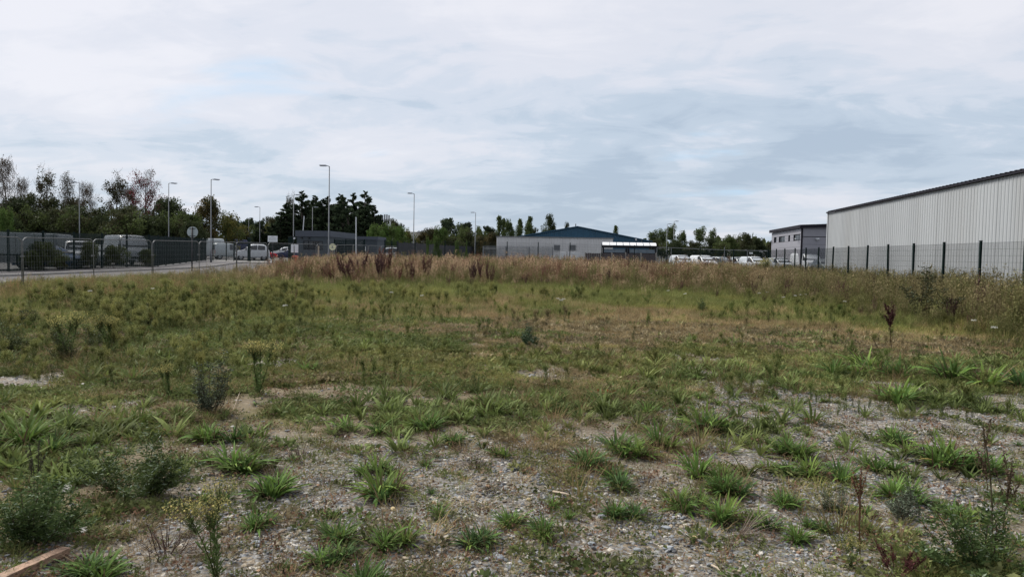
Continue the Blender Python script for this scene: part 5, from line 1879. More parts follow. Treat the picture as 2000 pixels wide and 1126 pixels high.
# left wood, front ranks
W_ = [
    ('birch', 'tall bare birch at the left picture edge, highest of the left wood', 12, 306, 92, 95),
    ('birch2', 'pale bare birch with thin crown between the tallest birch and the dark broadleaf', 50, 352, 98, 60),
    ('oakA', 'dark broadleaf tree under the bare birch at the left edge', 40, 396, 90, 120),
    ('oakB', 'dark rounded tree left of the twin topped broadleaf', 78, 390, 94, 90),
    ('airy', 'dark leafy tree with a ragged double top in the left wood', 90, 336, 99, 62),
    ('weep', 'weeping birch with drooping twigs, right of the ragged dark tree', 130, 337, 97, 42),
    ('birch2', 'bare grey birch behind the lamp post in the left wood', 160, 360, 100, 50),
    ('birch2', 'thin bare birch right of the lamp post in the left wood', 178, 362, 102, 45),
    ('oakA', 'broad dark tree below the weeping birch', 130, 410, 92, 100),
    ('oakB', 'low dark tree between the bare birches and the leaning sparse tree', 190, 414, 95, 90),
    ('airy', 'sparse dark tree with an open crown left of the reddish tree', 226, 347, 98, 76),
    ('red', 'reddish half bare tree with upright branches in the left wood', 282, 354, 100, 92),
    ('oakB', 'dark broadleaf tree beneath the reddish tree', 262, 410, 95, 100),
    ('oakA', 'dark green oak behind the lamp post near the round sign', 335, 398, 100, 90),
    ('oakC', 'mid green tree low between the dark oak and the orange tinted tree', 368, 424, 96, 70),
    ('orange', 'rounded orange tinted tree behind the lamp post on the footway', 403, 397, 102, 66),
    ('oakC', 'dense green tree filling the wood behind the box lorry', 30, 400, 108, 90),
    ('oakB', 'dense tree between the weeping birch and the bare birches', 150, 396, 110, 80),
    ('airy', 'tall thin leaved tree overlapping the reddish tree on its left', 248, 362, 106, 60),
    ('oakA', 'dark tree right of the reddish tree before the lamp post', 312, 402, 104, 70),
    ('yellow', 'yellow green spreading shrub over the long pale van', 446, 436, 104, 88),
]
for a, lab, px, top, D, w in W_:
    place_tree(T[a], lab, px, top, D, w * (1.15 if a in ('birch', 'birch2', 'red') else 1.05), group=None)
for k, (px, top, w, a) in enumerate([(10, 428, 90, 'bushdark'), (60, 424, 80, 'bush'), (108, 430, 80, 'bushdark'), (150, 426, 80, 'bush'), (200, 430, 80, 'bushdark'), (246, 432, 80, 'bush'), (300, 430, 80, 'bushdark'), (342, 434, 70, 'bush'), (380, 440, 60, 'bushdark'), (130, 412, 80, 'oakB'), (230, 418, 80, 'oakB'), (20, 414, 80, 'oakB')]):
    place_tree(T[a], ['undergrowth shrub under the tallest bare birch', 'olive undergrowth shrub above the box lorry middle', 'dark undergrowth shrub above the dark van roof', 'olive undergrowth shrub above the white off roader', 'dark undergrowth shrub left of the thin lamp post', 'olive undergrowth shrub above the high roof van', 'dark undergrowth shrub below the faint lamp post', 'olive undergrowth shrub just left of the round sign', 'dark undergrowth shrub behind the round sign', 'taller olive undergrowth tree behind the weeping birch', 'taller olive undergrowth tree behind the sparse open tree', 'taller olive undergrowth tree at the left picture edge'][k], px, top, 86 + (k * 7) % 5, w, 'shrub', group='undergrowth along the left wood')
place_tree(T['bright'], 'pale green shrub tip at the left picture edge above the box lorry', 14, 434, 58, 44, 'shrub')
# treeline beyond the gate
for k, (px, top, D, w, a) in enumerate([(452, 432, 170, 40, 'pine'), (470, 434, 175, 34, 'pine'), (488, 428, 175, 36, 'pine'), (506, 432, 170, 34, 'pine'), (522, 430, 168, 36, 'oakB'), (538, 432, 165, 36, 'orange')]):
    place_tree(T[a], ['distant pine left of the gap in the treeline', 'small distant pine above the gate, second from the left', 'taller distant pine behind the small lamp post', 'distant pine between the two small lamp posts', 'distant olive tree left of the conifers', 'distant brownish tree touching the conifers'][k], px, top, D, w)
for k, (px, top, w, a) in enumerate([(478, 452, 50, 'orange'), (505, 454, 46, 'bush'), (532, 452, 46, 'yellow'), (556, 450, 40, 'orange')]):
    place_tree(T[a], ['orange brown shrub behind the gate', 'olive shrub behind the information board', 'yellowish shrub left of the conifers', 'orange brown shrub at the left foot of the conifers'][k], px, top, 128 + k, w, 'shrub')
# tall conifers
for k, (px, top, D, w, a) in enumerate([(560, 398, 128, 66, 'conA'), (590, 374, 130, 66, 'conB'), (616, 383, 132, 62, 'conA'), (640, 384, 134, 56, 'conA'), (665, 380, 132, 64, 'conB'), (690, 378, 134, 60, 'conA'), (713, 374, 130, 62, 'conB'), (731, 402, 128, 44, 'conA'), (548, 424, 126, 44, 'conA'), (740, 424, 127, 30, 'conA')]):
    place_tree(T[a], ['dark conifer second from the left of the clump', 'tall dark conifer with the left highest top', 'dark conifer right of the left highest top', 'dark conifer directly behind the tallest lamp post', 'twin topped dark conifer right of the tallest lamp post', 'dark conifer between two taller tops', 'tallest dark conifer at the right of the clump', 'lower dark conifer on the right slope of the clump', 'lowest dark conifer at the left end of the clump', 'small dark conifer at the right end of the clump'][k], px, top, D, w * 1.75)
place_tree(T['airy'], 'bare topped brownish tree behind the left conifers', 566, 382, 140, 34)
# bushes and trees right of the conifers
for k, (px, top, D, w, a) in enumerate([(742, 455, 108, 60, 'bright'), (772, 458, 110, 56, 'bright'), (765, 434, 150, 40, 'oakB'), (782, 442, 155, 30, 'oakB'), (800, 462, 118, 50, 'yellow'), (826, 456, 122, 46, 'orange'), (845, 452, 120, 48, 'orange'), (858, 460, 116, 46, 'bright'),
                                        (874, 428, 138, 52, 'pine'), (908, 436, 140, 44, 'pine'), (912, 452, 120, 56, 'bush'), (940, 458, 122, 50, 'bush'), (884, 464, 116, 50, 'bush'), (936, 450, 170, 24, 'oakC'), (956, 443, 140, 34, 'pine'), (958, 460, 112, 44, 'orange'), (940, 466, 108, 40, 'orange')]):
    place_tree(T[a], ['bright green bush right of the smaller slate cabin', 'bright green bush behind the white post with arms', 'dark tree at the foot of the telecom mast', 'small dark tree right of the telecom mast', 'yellow green bush behind the black sheet fence', 'orange tinted bush below the far pale roofs', 'orange tinted bush behind the tall lamp post near the sheet fence', 'green bush just left of the two pines',
                      'left dark pine of the pair behind the sheet fence', 'right dark pine of the pair behind the sheet fence', 'olive bush below the right pine', 'olive bush by the lamp post at the sheet fence end', 'olive bush below the left pine', 'small pale green tree far behind the lamp post', 'dark pine just left of the poplars', 'brown tinted bush at the left corner of the low grey building', 'low brown bush at the end of the black sheet fence'][k], px, top, D, w, 'bush' if a in ('bright', 'bush', 'yellow', 'orange') else 'tree')
for k, (px, top, D, w, a) in enumerate([(974, 421, 128, 18, 'poplar'), (984, 424, 130, 16, 'poplar2'), (994, 438, 126, 30, 'oakC'), (1015, 427, 150, 16, 'poplar'), (1035, 420, 148, 19, 'poplar2'), (1014, 446, 140, 26, 'pale'), (1034, 440, 144, 34, 'pale'), (1045, 450, 146, 26, 'oakB'), (1074, 427, 150, 36, 'oakA'), (1106, 441, 165, 17, 'oakA'), (1063, 452, 155, 22, 'pale'), (1203, 438, 165, 15, 'poplar2')]):
    place_tree(T[a], ['pale tall poplar left of its pair behind the low grey building', 'darker poplar right of the pale poplar', 'green tree filling the gap right of the two poplars', 'slim pale poplar in the middle of the treeline', 'tall pointed dark green poplar left of the blue shed', 'pale green tree at the foot of the slim poplar', 'pale green tree at the foot of the pointed poplar', 'low olive tree where the blue roof starts', 'dark broadleaf tree above the left slope of the blue roof', 'small dark tree near the ridge of the blue roof', 'small pale tree between the poplar and the broadleaf', 'narrow green tree poking above the right slope of the blue roof'][k], px, top, D, w)
for k, (px, top, D, w, a) in enumerate([(1276, 455, 130, 36, 'pale'), (1294, 453, 134, 34, 'pale'), (1312, 445, 128, 40, 'pale'), (1334, 458, 124, 26, 'oakC'), (1280, 470, 118, 40, 'oakB'), (1368, 449, 130, 40, 'pale'), (1392, 452, 128, 24, 'pale'), (1352, 474, 116, 44, 'oakB'), (1388, 470, 118, 44, 'oakA'), (1424, 466, 120, 44, 'oakC'), (1458, 460, 124, 46, 'oakB'), (1484, 470, 126, 44, 'oakA'), (1440, 466, 130, 30, 'oakB'), (1505, 474, 128, 26, 'oakB'), (1320, 474, 117, 40, 'bushdark'), (1410, 478, 116, 40, 'bush')]):
    place_tree(T[a], ['pale willow like tree touching the blue shed', 'second pale tree right of the blue shed', 'tallest pale tree between the two right lamp posts', 'small green tree right of the two lamp posts', 'dark low tree behind the right end of the smoking shelter', 'pale open tree above the middle white vans', 'narrow pale tree right of the pale open tree', 'dark low tree above the white van with the dark cab', 'dark green low tree above the grey estate car', 'fresh green tree above the middle of the far yard', 'broad olive tree behind the lamp post left of the office block', 'dark tree sloping down to the office block', 'olive tree between the fresh green and the broad olive one', 'last small tree beside the office block', 'dark shrub under the two lamp posts', 'olive shrub under the fresh green tree'][k], px, top, D, w)
# bushes in front of the parked vehicles on the left
for k, (px, top, D, w, a) in enumerate([(83, 478, 42.4, 56, 'bushdark'), (62, 494, 41.6, 40, 'bushdark'), (173, 477, 46.0, 40, 'bushdark'), (222, 484, 48.5, 50, 'bushdark'), (118, 500, 43.9, 36, 'bush'), (288, 490, 52.0, 36, 'bushdark')]):
    place_tree(T[a], ['dark bush hiding the front of the box lorry and the blue car', 'lower dark bush left of the blue car', 'dark bush covering the right side of the white off roader', 'dark bush in front of the white high roof van', 'low bush in front of the blue car bonnet', 'dark bush at the nose of the high roof van'][k], px, top, D, w, 'bush')
# saplings against the black sheet fence
for k, (px, top, D, w) in enumerate([(854, 478, 60, 18), (893, 484, 62, 14), (835, 478, 61, 8), (911, 484, 60, 6)]):
    place_tree(T['bright'], ['feathery green sapling in front of the black sheet fence', 'small round green sapling before the black sheet fence', 'thin pale sapling left of the feathery one', 'thin weed like sapling near the end of the black fence'][k], px, top, D, w, 'sapling')
# distant woodland closing the horizon
rng = np.random.default_rng(5)
n = 26000
az = rng.uniform(-1.35, 1.2, n)
dd = 330 + rng.uniform(0, 60, n)
hh = 4.5 + 5.5 * vnoise(az * 60, az * 0 + 2, 3) + 3 * vnoise(az * 220, az * 0, 9)
zz = 1 + hh * rng.uniform(.0, 1, n) ** .7
pos = np.stack([np.sin(az) * dd, np.cos(az) * dd, zz], -1)
P = np.array(PAL['dark'])
w = rng.uniform(size=(n, 1))
o = link('far_woodland', ribbon_mesh('far_woodland', leaf_cards(pos, 3.0, rng, up=.2, aspect=.8), P[1] * (1 - w) + P[2] * w, 'veg'))
tag(o, 'low dark far off woodland along the whole horizon', 'woodland', kind='stuff')
# ------------------------------------------------------------------ scattering
def scatter(name, label, cat, xy, z, rot, scl, idx, tint, protos):
    n = len(xy)
    me = bpy.data.meshes.new(name)
    me.vertices.add(n)
    me.vertices.foreach_set('co', np.column_stack([xy, z]).astype(np.float32).ravel())
    a = me.attributes.new('rot', 'FLOAT_VECTOR', 'POINT'); a.data.foreach_set('vector', rot.astype(np.float32).ravel())
    a = me.attributes.new('scl', 'FLOAT', 'POINT'); a.data.foreach_set('value', scl.astype(np.float32).ravel())
    a = me.attributes.new('idx', 'INT', 'POINT'); a.data.foreach_set('value', idx.astype(np.int32).ravel())
    a = me.attributes.new('tint', 'FLOAT_COLOR', 'POINT')
    a.data.foreach_set('color', np.concatenate([tint, np.ones((n, 1))], 1).astype(np.float32).ravel())
    c = bpy.data.collections.new(name + '_sources')
    for i, m in enumerate(protos):
        c.objects.link(bpy.data.objects.new('%s_source_%02d' % (name, i), m))
    ng = bpy.data.node_groups.new(name, 'GeometryNodeTree')
    ng.interface.new_socket('Geometry', in_out='INPUT', socket_type='NodeSocketGeometry')
    ng.interface.new_socket('Geometry', in_out='OUTPUT', socket_type='NodeSocketGeometry')
    def nn(t, **k):
        q = ng.nodes.new(t)
        for a_, b_ in k.items(): setattr(q, a_, b_)
        return q
    gi, go = nn('NodeGroupInput'), nn('NodeGroupOutput')
    ip = nn('GeometryNodeInstanceOnPoints')
    ci = nn('GeometryNodeCollectionInfo')
    ci.inputs['Collection'].default_value = c
    ci.inputs['Separate Children'].default_value = True
    ci.inputs['Reset Children'].default_value = True
    def attr(nm, dt):
        q = nn('GeometryNodeInputNamedAttribute', data_type=dt)
        q.inputs['Name'].default_value = nm
        return q.outputs['Attribute']
    ng.links.new(gi.outputs[0], ip.inputs['Points'])
    ng.links.new(ci.outputs[0], ip.inputs['Instance'])
    ip.inputs['Pick Instance'].default_value = True
    ng.links.new(attr('idx', 'INT'), ip.inputs['Instance Index'])
    er = nn('FunctionNodeEulerToRotation')
    ng.links.new(attr('rot', 'FLOAT_VECTOR'), er.inputs[0])
    ng.links.new(er.outputs[0], ip.inputs['Rotation'])
    ng.links.new(attr('scl', 'FLOAT'), ip.inputs['Scale'])
    ng.links.new(ip.outputs[0], go.inputs[0])
    o = link(name, me)
    md = o.modifiers.new('scatter', 'NODES')
    md.node_group = ng
    tag(o, label, cat, kind='stuff')
    return o
def sample(n, d0, d1, p, rng, half=52):
    """plan points spread over the visible wedge, density falling as distance**-p"""
    k = 2 - p
    u = rng.uniform(size=n)
    d = (d0 ** k + u * (d1 ** k - d0 ** k)) ** (1 / k)
    a = np.radians(rng.uniform(-half, half, n)) - YAW
    return np.stack([np.sin(a) * d, np.cos(a) * d], -1)
def nearpix(xy):
    return to_px(xy[:, 0], xy[:, 1], gz(xy[:, 0], xy[:, 1]))
GREEN, LUSH, YGREEN = np.array([.118, .135, .046]), np.array([.085, .135, .036]), np.array([.19, .19, .062])
TAN, RUST, GREYB, STRAW = np.array([.27, .22, .135]), np.array([.175, .135, .09]), np.array([.10, .08, .058]), np.array([.24, .19, .11])
def tint_of(xy, rng, bias=0.0, lush=0.0):
    d = np.clip(dryness(xy[:, 0], xy[:, 1]) + bias, 0, 1)
    r = rng.uniform(size=(len(xy), 1))
    g = GREEN * (1 - r) + LUSH * r if lush == 0 else GREEN * (1 - lush) + LUSH * lush
    yl = fbm(xy[:, 0] * .4, xy[:, 1] * .4, 91, 3)[:, None]
    g = g * (1 - .45 * sst(.5, .7, yl)) + YGREEN * .45 * sst(.5, .7, yl)
    b = TAN * (1 - r) + RUST * r
    hit = (rng.uniform(size=(len(xy), 1)) < sst(.25, .8, d)[:, None])
    w = np.where(hit, .85, .12)
    cl_ = .58 + .84 * fbm(xy[:, 0] * 1.1, xy[:, 1] * 1.1, 47, 3)[:, None]
    return (g * (1 - w) + b * w) * rng.uniform(.72, 1.28, (len(xy), 1)) * cl_

rp = np.random.default_rng(77)
def ones(c):
    return np.array(c)
def mk_blades(name, n, base_r, ln, wd, lean, droop, segs, lo=(.72, .74, .7), hi=(1.25, 1.22, 1.1), tip=(1.6, 1.35, 1.1), mat_='veg_i', extra=None):
    Q, Cc = blades(rp, n, base_r, ln, wd, lean, droop, segs, lo, hi, 1.0, 0.0, tip)
    if extra:
        q, c = extra
        Q += q; Cc += c
    return ribbon_mesh(name, np.array(Q), np.array(Cc), mat_)
short = [mk_blades('short_tuft', 46, .07, .085, .0035, 1.1, .9, 3) for _ in range(4)]
far_short = [mk_blades('grass_tuft', 34, .13, .14, .009, 1.0, .8, 2) for _ in range(3)]
mid = [mk_blades('mid_tuft', 46, .13, .34, .006, .55, .9, 3) for _ in range(3)]
def flat_weed(name, n, r, size):
    a = rp.uniform(0, 2 * PI, n); d = r * rp.uniform(0, 1, n) ** .6
    pos = np.stack([np.cos(a) * d, np.sin(a) * d, .008 + .035 * rp.uniform(size=n) * (1 - d / r * .5)], -1)
    dirs = np.stack([np.cos(a), np.sin(a), a * 0 + .1], -1)
    Q = leaf_cards(pos, size, rp, up=.25, aspect=.55, dirs=dirs)
    C_ = np.ones((n, 3)) * rp.uniform(.65, 1.35, (n, 1))
    return ribbon_mesh(name, Q, C_, 'veg_i')
weeds = [flat_weed('leafy_mat', 110, .13, .028) for _ in range(3)] + [flat_weed('leafy_mat', 60, .09, .042) for _ in range(2)]
def strap_small(name, n):
    Q, Cc = blades(rp, n, .02, .13, .013, 1.15, .8, 4, (.7, .75, .7), (1.25, 1.3, 1.1), 1, .0, None, fold=1)
    return ribbon_mesh(name, np.array(Q), np.array(Cc), 'veg_i')
straps = [strap_small('strap_leaf_tuft', 22) for _ in range(3)]
def fleabane(name, h, top=True, stems=5, mat_='veg_i', tk=1.0):
    Q, Cc = [], []
    for s in range(stems):
        a = rp.uniform(0, 2 * PI); r = .05 * rp.uniform()
        hh = h * rp.uniform(.75, 1.1)
        lean = rp.normal(size=2) * .10 * hh
        b = np.array([r * math.cos(a), r * math.sin(a), 0]); t = b + np.array([lean[0], lean[1], hh])
        q, c = stem_quads(rp, b, t, .007, (.75, .70, .55), .03, 3); Q += q; Cc += c
        m_ = 44
        u = rp.uniform(.05, .85, m_)
        az = rp.uniform(0, 2 * PI, m_)
        pos = b + (t - b) * u[:, None]
        dirs = np.stack([np.cos(az), np.sin(az), .5 + 0 * az], -1)
        L_ = leaf_cards(pos, .06 * h / .5 * .75, rp, up=.2, aspect=.13, dirs=dirs)
        Q += list(L_); Cc += list(np.ones((m_, 3)) * rp.uniform(.5, .95, (m_, 1)) * np.array([.8, .95, .85]))
        if top:
            nb = 90
            aa = rp.uniform(0, 2 * PI, nb); rr = rp.uniform(0, 1, nb) ** .5 * .13 * h
            pos = t + np.stack([np.cos(aa) * rr, np.sin(aa) * rr, -.05 * h + rp.uniform(-.28, .12, nb) * h * (1 - rr / (.2 * h))], -1)
            for p in pos[::4]:
                q, c = stem_quads(rp, b + (t - b) * .72, p, .003, (.8, .85, .6), .05, 1); Q += q; Cc += c
            L_ = leaf_cards(pos, .0115 * tk, rp, up=.6, aspect=.8)
            Q += list(L_); Cc += list(np.ones((nb, 3)) * rp.uniform(.9, 1.6, (nb, 1)) * np.array([1.15, 1.1, .95]))
    return ribbon_mesh(name, np.array(Q), np.array(Cc), mat_)
flea = [fleabane('fleabane_weed', .5, True, 5, tk=1.3) for _ in range(3)] + [fleabane('leafy_weed', .42, False, 6) for _ in range(2)]
def tallgrass(name, n, h, spread=.28, seedy=True, mat_='veg_i', wd=.008):
    Q, Cc = blades(rp, int(n * .8), spread, h * .55, wd, .35, .7, 3, (.45, .62, .42), (.8, .95, .6), 1, 0, None)
    for _ in range(n):
        a = rp.uniform(0, 2 * PI); r = spread * rp.uniform() ** .5
        b = np.array([r * math.cos(a), r * math.sin(a), 0])
        hh = h * rp.uniform(.65, 1.12)
        t = b + np.array([rp.normal() * .09 * h, rp.normal() * .09 * h, hh])
        q, c = stem_quads(rp, b, t, wd * .75, (.95, .9, .8), .03, 2); Q += q; Cc += c
        if seedy:
            m_ = 9
            u = rp.uniform(.72, 1.03, m_)
            pos = b + (t - b) * u[:, None] + rp.normal(size=(m_, 3)) * .012
            L_ = leaf_cards(pos, .055, rp, up=1.2, aspect=.32)
            Q += list(L_); Cc += list(np.ones((m_, 3)) * rp.uniform(.8, 1.5, (m_, 1)) * np.array([1.15, 1.0, .95]))
    return ribbon_mesh(name, np.array(Q), np.array(Cc), mat_)
tall = [tallgrass('tall_grass_clump', 20, 1.05) for _ in range(4)]
def dock(name, h, stems, mat_='veg', col=(.075, .030, .026), leafy=True, dense=1.0, spread=.12, lf=.026):
    Q, Cc = [], []
    for s in range(stems):
        a = rp.uniform(0, 2 * PI)
        hh = h * rp.uniform(.75, 1.05)
        b = np.array([.03 * math.cos(a), .03 * math.sin(a), 0])
        t = b + np.array([math.cos(a) * spread * hh, math.sin(a) * spread * hh, hh])
        q, c = stem_quads(rp, b, t, .011, (col[0] * 1.1, col[1] * 1.3, col[2] * 1.3), .02, 3); Q += q; Cc += c
        br = [(b + (t - b) * .45, t, 1.0)]
        for k in range(rp.integers(3, 6)):
            u = rp.uniform(.4, .8)
            az = rp.uniform(0, 2 * PI)
            p = b + (t - b) * u
            br.append((p, p + np.array([math.cos(az) * .12, math.sin(az) * .12, .34]) * h * rp.uniform(.5, .9), .8))
        for p, e, k in br:
            q, c = stem_quads(rp, p, e, .006, col, .03, 1); Q += q; Cc += c
            m_ = int(70 * k * dense)
            u = rp.uniform(.12, 1, m_)
            pos = p + (e - p) * u[:, None] + rp.normal(size=(m_, 3)) * .013 * (1.15 - u[:, None])
            Q += list(leaf_cards(pos, lf, rp, up=.1, aspect=.8))
            Cc += list(np.ones((m_, 3)) * np.array(col) * rp.uniform(.5, 1.5, (m_, 1)))
    if leafy:
        q, c = blades(rp, 12, .03, .26, .045, .95, .8, 4, (.035, .06, .018), (.06, .09, .028), 1, 0, None, fold=1); Q += q; Cc += c
    return ribbon_mesh(name, np.array(Q), np.array(Cc), mat_)

# gravel stones ------------------------------------------------------
def stone_proto(seed, sub=1):
    import bmesh
    b = bmesh.new()
    bmesh.ops.create_icosphere(b, subdivisions=sub, radius=.5)
    r = random.Random(seed)
    sx, sy, sz = r.uniform(.8, 1.25), r.uniform(.6, 1.0), r.uniform(.38, .7)
    for v in b.verts:
        k = 1 + r.uniform(-.16, .16)
        v.co = Vector((v.co.x * sx * k, v.co.y * sy * k, v.co.z * sz * k))
    me = bpy.data.meshes.new('stone')
    b.to_mesh(me); b.free()
    me.materials.append(M['stones'])
    return me
sp_ = [stone_proto(i, 1 if i % 2 else 2) for i in range(6)]
def stone_tint(n, rng, grey):
    base = np.array([[.115, .12, .125], [.175, .185, .195], [.245, .255, .265], [.20, .165, .12], [.28, .235, .17], [.42, .40, .36], [.30, .19, .12]])
    pg = np.array([.28, .29, .20, .09, .06, .04, .03]); pb = np.array([.16, .15, .11, .27, .18, .07, .06])
    g = grey[:, None]
    cdf = np.cumsum(pg * g + pb * (1 - g), 1)
    cdf /= cdf[:, -1:]
    k = (rng.uniform(size=(n, 1)) > cdf).sum(1)
    return base[np.clip(k, 0, 6)] * rng.uniform(.62, 1.12, (n, 1))
rng = np.random.default_rng(31)
def stones(name, label, N_, d0, d1, p, s0, s1, thr):
    N_ = int(N_ * 1.21)
    xy = sample(N_, d0, d1, p, rng)
    g = gravel(xy[:, 0], xy[:, 1])
    cl = fbm(xy[:, 0] * 2.2, xy[:, 1] * 2.2, 15, 3)
    k = rng.uniform(size=N_) < np.clip(thr + g * 1.15 * sst(.30, .62, cl) + .0, 0, 1)
    xy, g = xy[k], g[k]
    n = len(xy)
    s = s0 * (s1 / s0) ** (rng.uniform(size=n) ** 2.2)
    z = gz(xy[:, 0], xy[:, 1]) + s * .08
    grey = np.clip(.25 + 1.3 * (fbm(xy[:, 0] * .7, xy[:, 1] * .7, 62, 3) - .35), 0, 1)
    return scatter(name, label, None, xy, z, np.column_stack([rng.normal(size=n) * .25, rng.normal(size=n) * .25, rng.uniform(0, 6.28, n)]), s, rng.integers(0, 6, n), stone_tint(n, rng, grey), sp_)
stones('gravel_stones', 'loose grey, tan and white gravel stones lying in the foreground', 125000, 2.6, 9.5, 1.1, .007, .038, .10)
stones('far_gravel', 'gravel stones in the bare patches further off', 34000, 9, 22, 1.2, .018, .055, .02)

# grass, weeds ---------------------------------------------------------
def veg(name, label, N_, d0, d1, p, protos, dens, scale, tint, zoff=-.006, tilt=.1, seed=0):
    N_ = int(N_ * 1.21)
    rng = np.random.default_rng(100 + seed)
    xy = sample(N_, d0, d1, p, rng)
    k = rng.uniform(size=N_) < dens(xy)
    k &= (xy[:, 0] > -23.2) & (xy[:, 0] < 15.2) & (xy[:, 1] < 61)
    xy = xy[k]
    n = len(xy)
    s = scale(xy, rng) * rng.uniform(.7, 1.3, n)
    return scatter(name, label, None, xy, gz(xy[:, 0], xy[:, 1]) + zoff, np.column_stack([rng.normal(size=n) * tilt, rng.normal(size=n) * tilt, rng.uniform(0, 6.28, n)]), s, rng.integers(0, len(protos), n), tint(xy, rng), protos)
def cover(xy):
    g = gravel(xy[:, 0], xy[:, 1])
    f = fbm(xy[:, 0] * 1.3 + 4, xy[:, 1] * 1.3, 84, 4)
    D = np.hypot(xy[:, 0], xy[:, 1])
    bare = np.interp(D, [3, 5, 7, 11, 16, 22], [.61, .56, .47, .33, .16, 0])
    return np.clip((1 - g * 1.3) * sst(bare - .02, bare + .22, f), .0, 1)
veg('short_grass', 'short patchy green and dry grass tufts over the near ground', 52000, 2.8, 13, 1.0, short, lambda a: .03 + cover(a) * .8, lambda a, r: r.uniform(.6, 1.35, len(a)), lambda a, r: tint_of(a, r, .05), seed=1)
veg('low_weeds', 'flat leafy weeds and moss covering the soil', 40000, 2.8, 18, 1.1, weeds, lambda a: .02 + cover(a) * .85, lambda a, r: r.uniform(.6, 1.3, len(a)) * np.interp(np.hypot(a[:, 0], a[:, 1]), [3, 8, 17], [.8, 1, 1.5]), lambda a, r: tint_of(a, r, -.12), seed=2)
veg('meadow_grass', 'short dry and green grass covering the middle of the field', 62000, 8.5, 34, 1.25, far_short, lambda a: np.clip(cover(a) * 1.1 + .02, 0, 1), lambda a, r: np.interp(np.hypot(a[:, 0], a[:, 1]), [8, 14, 20, 34], [.65, .85, 1.2, 2.2]), lambda a, r: tint_of(a, r), seed=3)
veg('strap_leaf_weeds', 'many small strap leaved weeds among the grass', 7500, 5.5, 23, 1.1, straps, lambda a: np.clip(sst(.52, .66, fbm(a[:, 0] * .7, a[:, 1] * .7, 66, 3)) * .9 + .06, 0, 1), lambda a, r: r.uniform(.8, 1.7, len(a)), lambda a, r: tint_of(a, r, -.4, .6) * .95, seed=4)
def px_dens(f):
    def g(a):
        px, py = nearpix(a)
        return np.clip(f(px, py), 0, 1)
    return g
FLZ = [(230, 640, 300, 45, 1.0), (520, 600, 220, 30, .8), (300, 700, 260, 40, .55), (60, 700, 100, 60, .5), (900, 578, 350, 12, .55), (1850, 610, 260, 30, .45), (440, 780, 120, 40, .2)]
veg('fleabane_cover', 'knee high yellow green weeds across the left of the field', 8500, 8.5, 27, .8, flea, px_dens(lambda px, py: blob(px, py, FLZ) * sst(.40, .56, fbm(px * .014, py * .04, 5, 4))), lambda a, r: np.interp(np.hypot(a[:, 0], a[:, 1]), [9, 16, 27], [.52, .75, 1.1]),
    lambda a, r: np.array([.15, .158, .062]) * r.uniform(.6, 1.35, (len(a), 1)) + np.array([.02, .008, 0]) * r.normal(size=(len(a), 1)) * .5, seed=5)
veg('mid_grass', 'upright green grass in front of the tall brown weeds', 24000, 15, 40, .8, mid, px_dens(lambda px, py: np.interp(py, [548, 560, 590, 612, 640, 665], [.9, .9, .8, .45, .12, .0]) * (.5 + .5 * sst(500, 900, px)) + blob(px, py, [(1800, 620, 260, 40, .7), (200, 560, 300, 16, .7), (1900, 740, 200, 18, .5), (1750, 725, 130, 16, .5)])),
    lambda a, r: np.interp(np.hypot(a[:, 0], a[:, 1]), [15, 22, 40], [.6, .9, 1.5]), lambda a, r: tint_of(a, r, -.12) * 1.05, seed=6)
veg('dry_wisps', 'thin dry grass stalks standing up from the stony ground', 2600, 4.5, 20, .9, mid, lambda a: .5 * sst(.5, .6, fbm(a[:, 0] * .5, a[:, 1] * .5, 44, 3)) + .03, lambda a, r: r.uniform(.35, .8, len(a)), lambda a, r: (STRAW * .75) * r.uniform(.6, 1.15, (len(a), 1)), seed=7)
# tall band
PXK = [0, 300, 480, 560, 700, 1000, 1400, 1620, 1750, 2000, 2300]
D0K = [21, 23, 27, 30, 30, 31, 29, 25, 19, 14.5, 13]
HTK = [.42, .44, .52, .82, .96, .98, 1.02, .98, .98, 1.12, 1.15]
def band(a):
    px, py = nearpix(a)
    D = np.hypot(a[:, 0], a[:, 1])
    px = px + 45 * (fbm(a[:, 0] * .3, a[:, 1] * .3, 8, 2) - .5)
    d0 = np.interp(px, PXK, D0K) + 5 * (fbm(a[:, 0] * .25, a[:, 1] * .25, 12, 3) - .5)
    return sst(d0 - 1.5, d0 + 2.5, D) * (1 - sst(58, 60, a[:, 1]))
def band_h(a, r):
    px, py = nearpix(a)
    D = np.hypot(a[:, 0], a[:, 1])
    d0 = np.interp(px, PXK, D0K)
    h = np.interp(px, PXK, HTK) * (.42 + .58 * sst(d0 - 1, d0 + 9, D)) * (.58 + .84 * fbm(a[:, 0] * .75, a[:, 1] * .75, 19, 4))
    return h / 1.05 * np.where(a[:, 0] < -21.3, .45, 1)
def band_tint(a, r):
    px, py = nearpix(a)
    n_ = len(a)
    pinkish = np.array([.33, .275, .185])
    brown = np.array([.15, .095, .068])
    green = np.array([.12, .135, .055])
    f = fbm(a[:, 0] * .35, a[:, 1] * .35, 23, 3)[:, None]
    w = r.uniform(size=(n_, 1))
    c = np.where(w < .20 + .40 * sst(.35, .62, 1 - f), pinkish, np.where(w < .74, brown, green))
    left = (1 - sst(420, 560, px))[:, None]
    right = sst(1150, 1750, px)[:, None]
    c = c * (1 - .55 * left) + green * 1.1 * .55 * left
    c = c * (1 - .72 * right) + green * .95 * .72 * right
    D = np.hypot(a[:, 0], a[:, 1])
    d0 = np.interp(px, PXK, D0K)
    fr = (.75 * (1 - sst(d0, d0 + 8, D)))[:, None]
    c = np.where(r.uniform(size=(n_, 1)) < fr, green * .95, c)
    return c * r.uniform(.7, 1.25, (n_, 1))
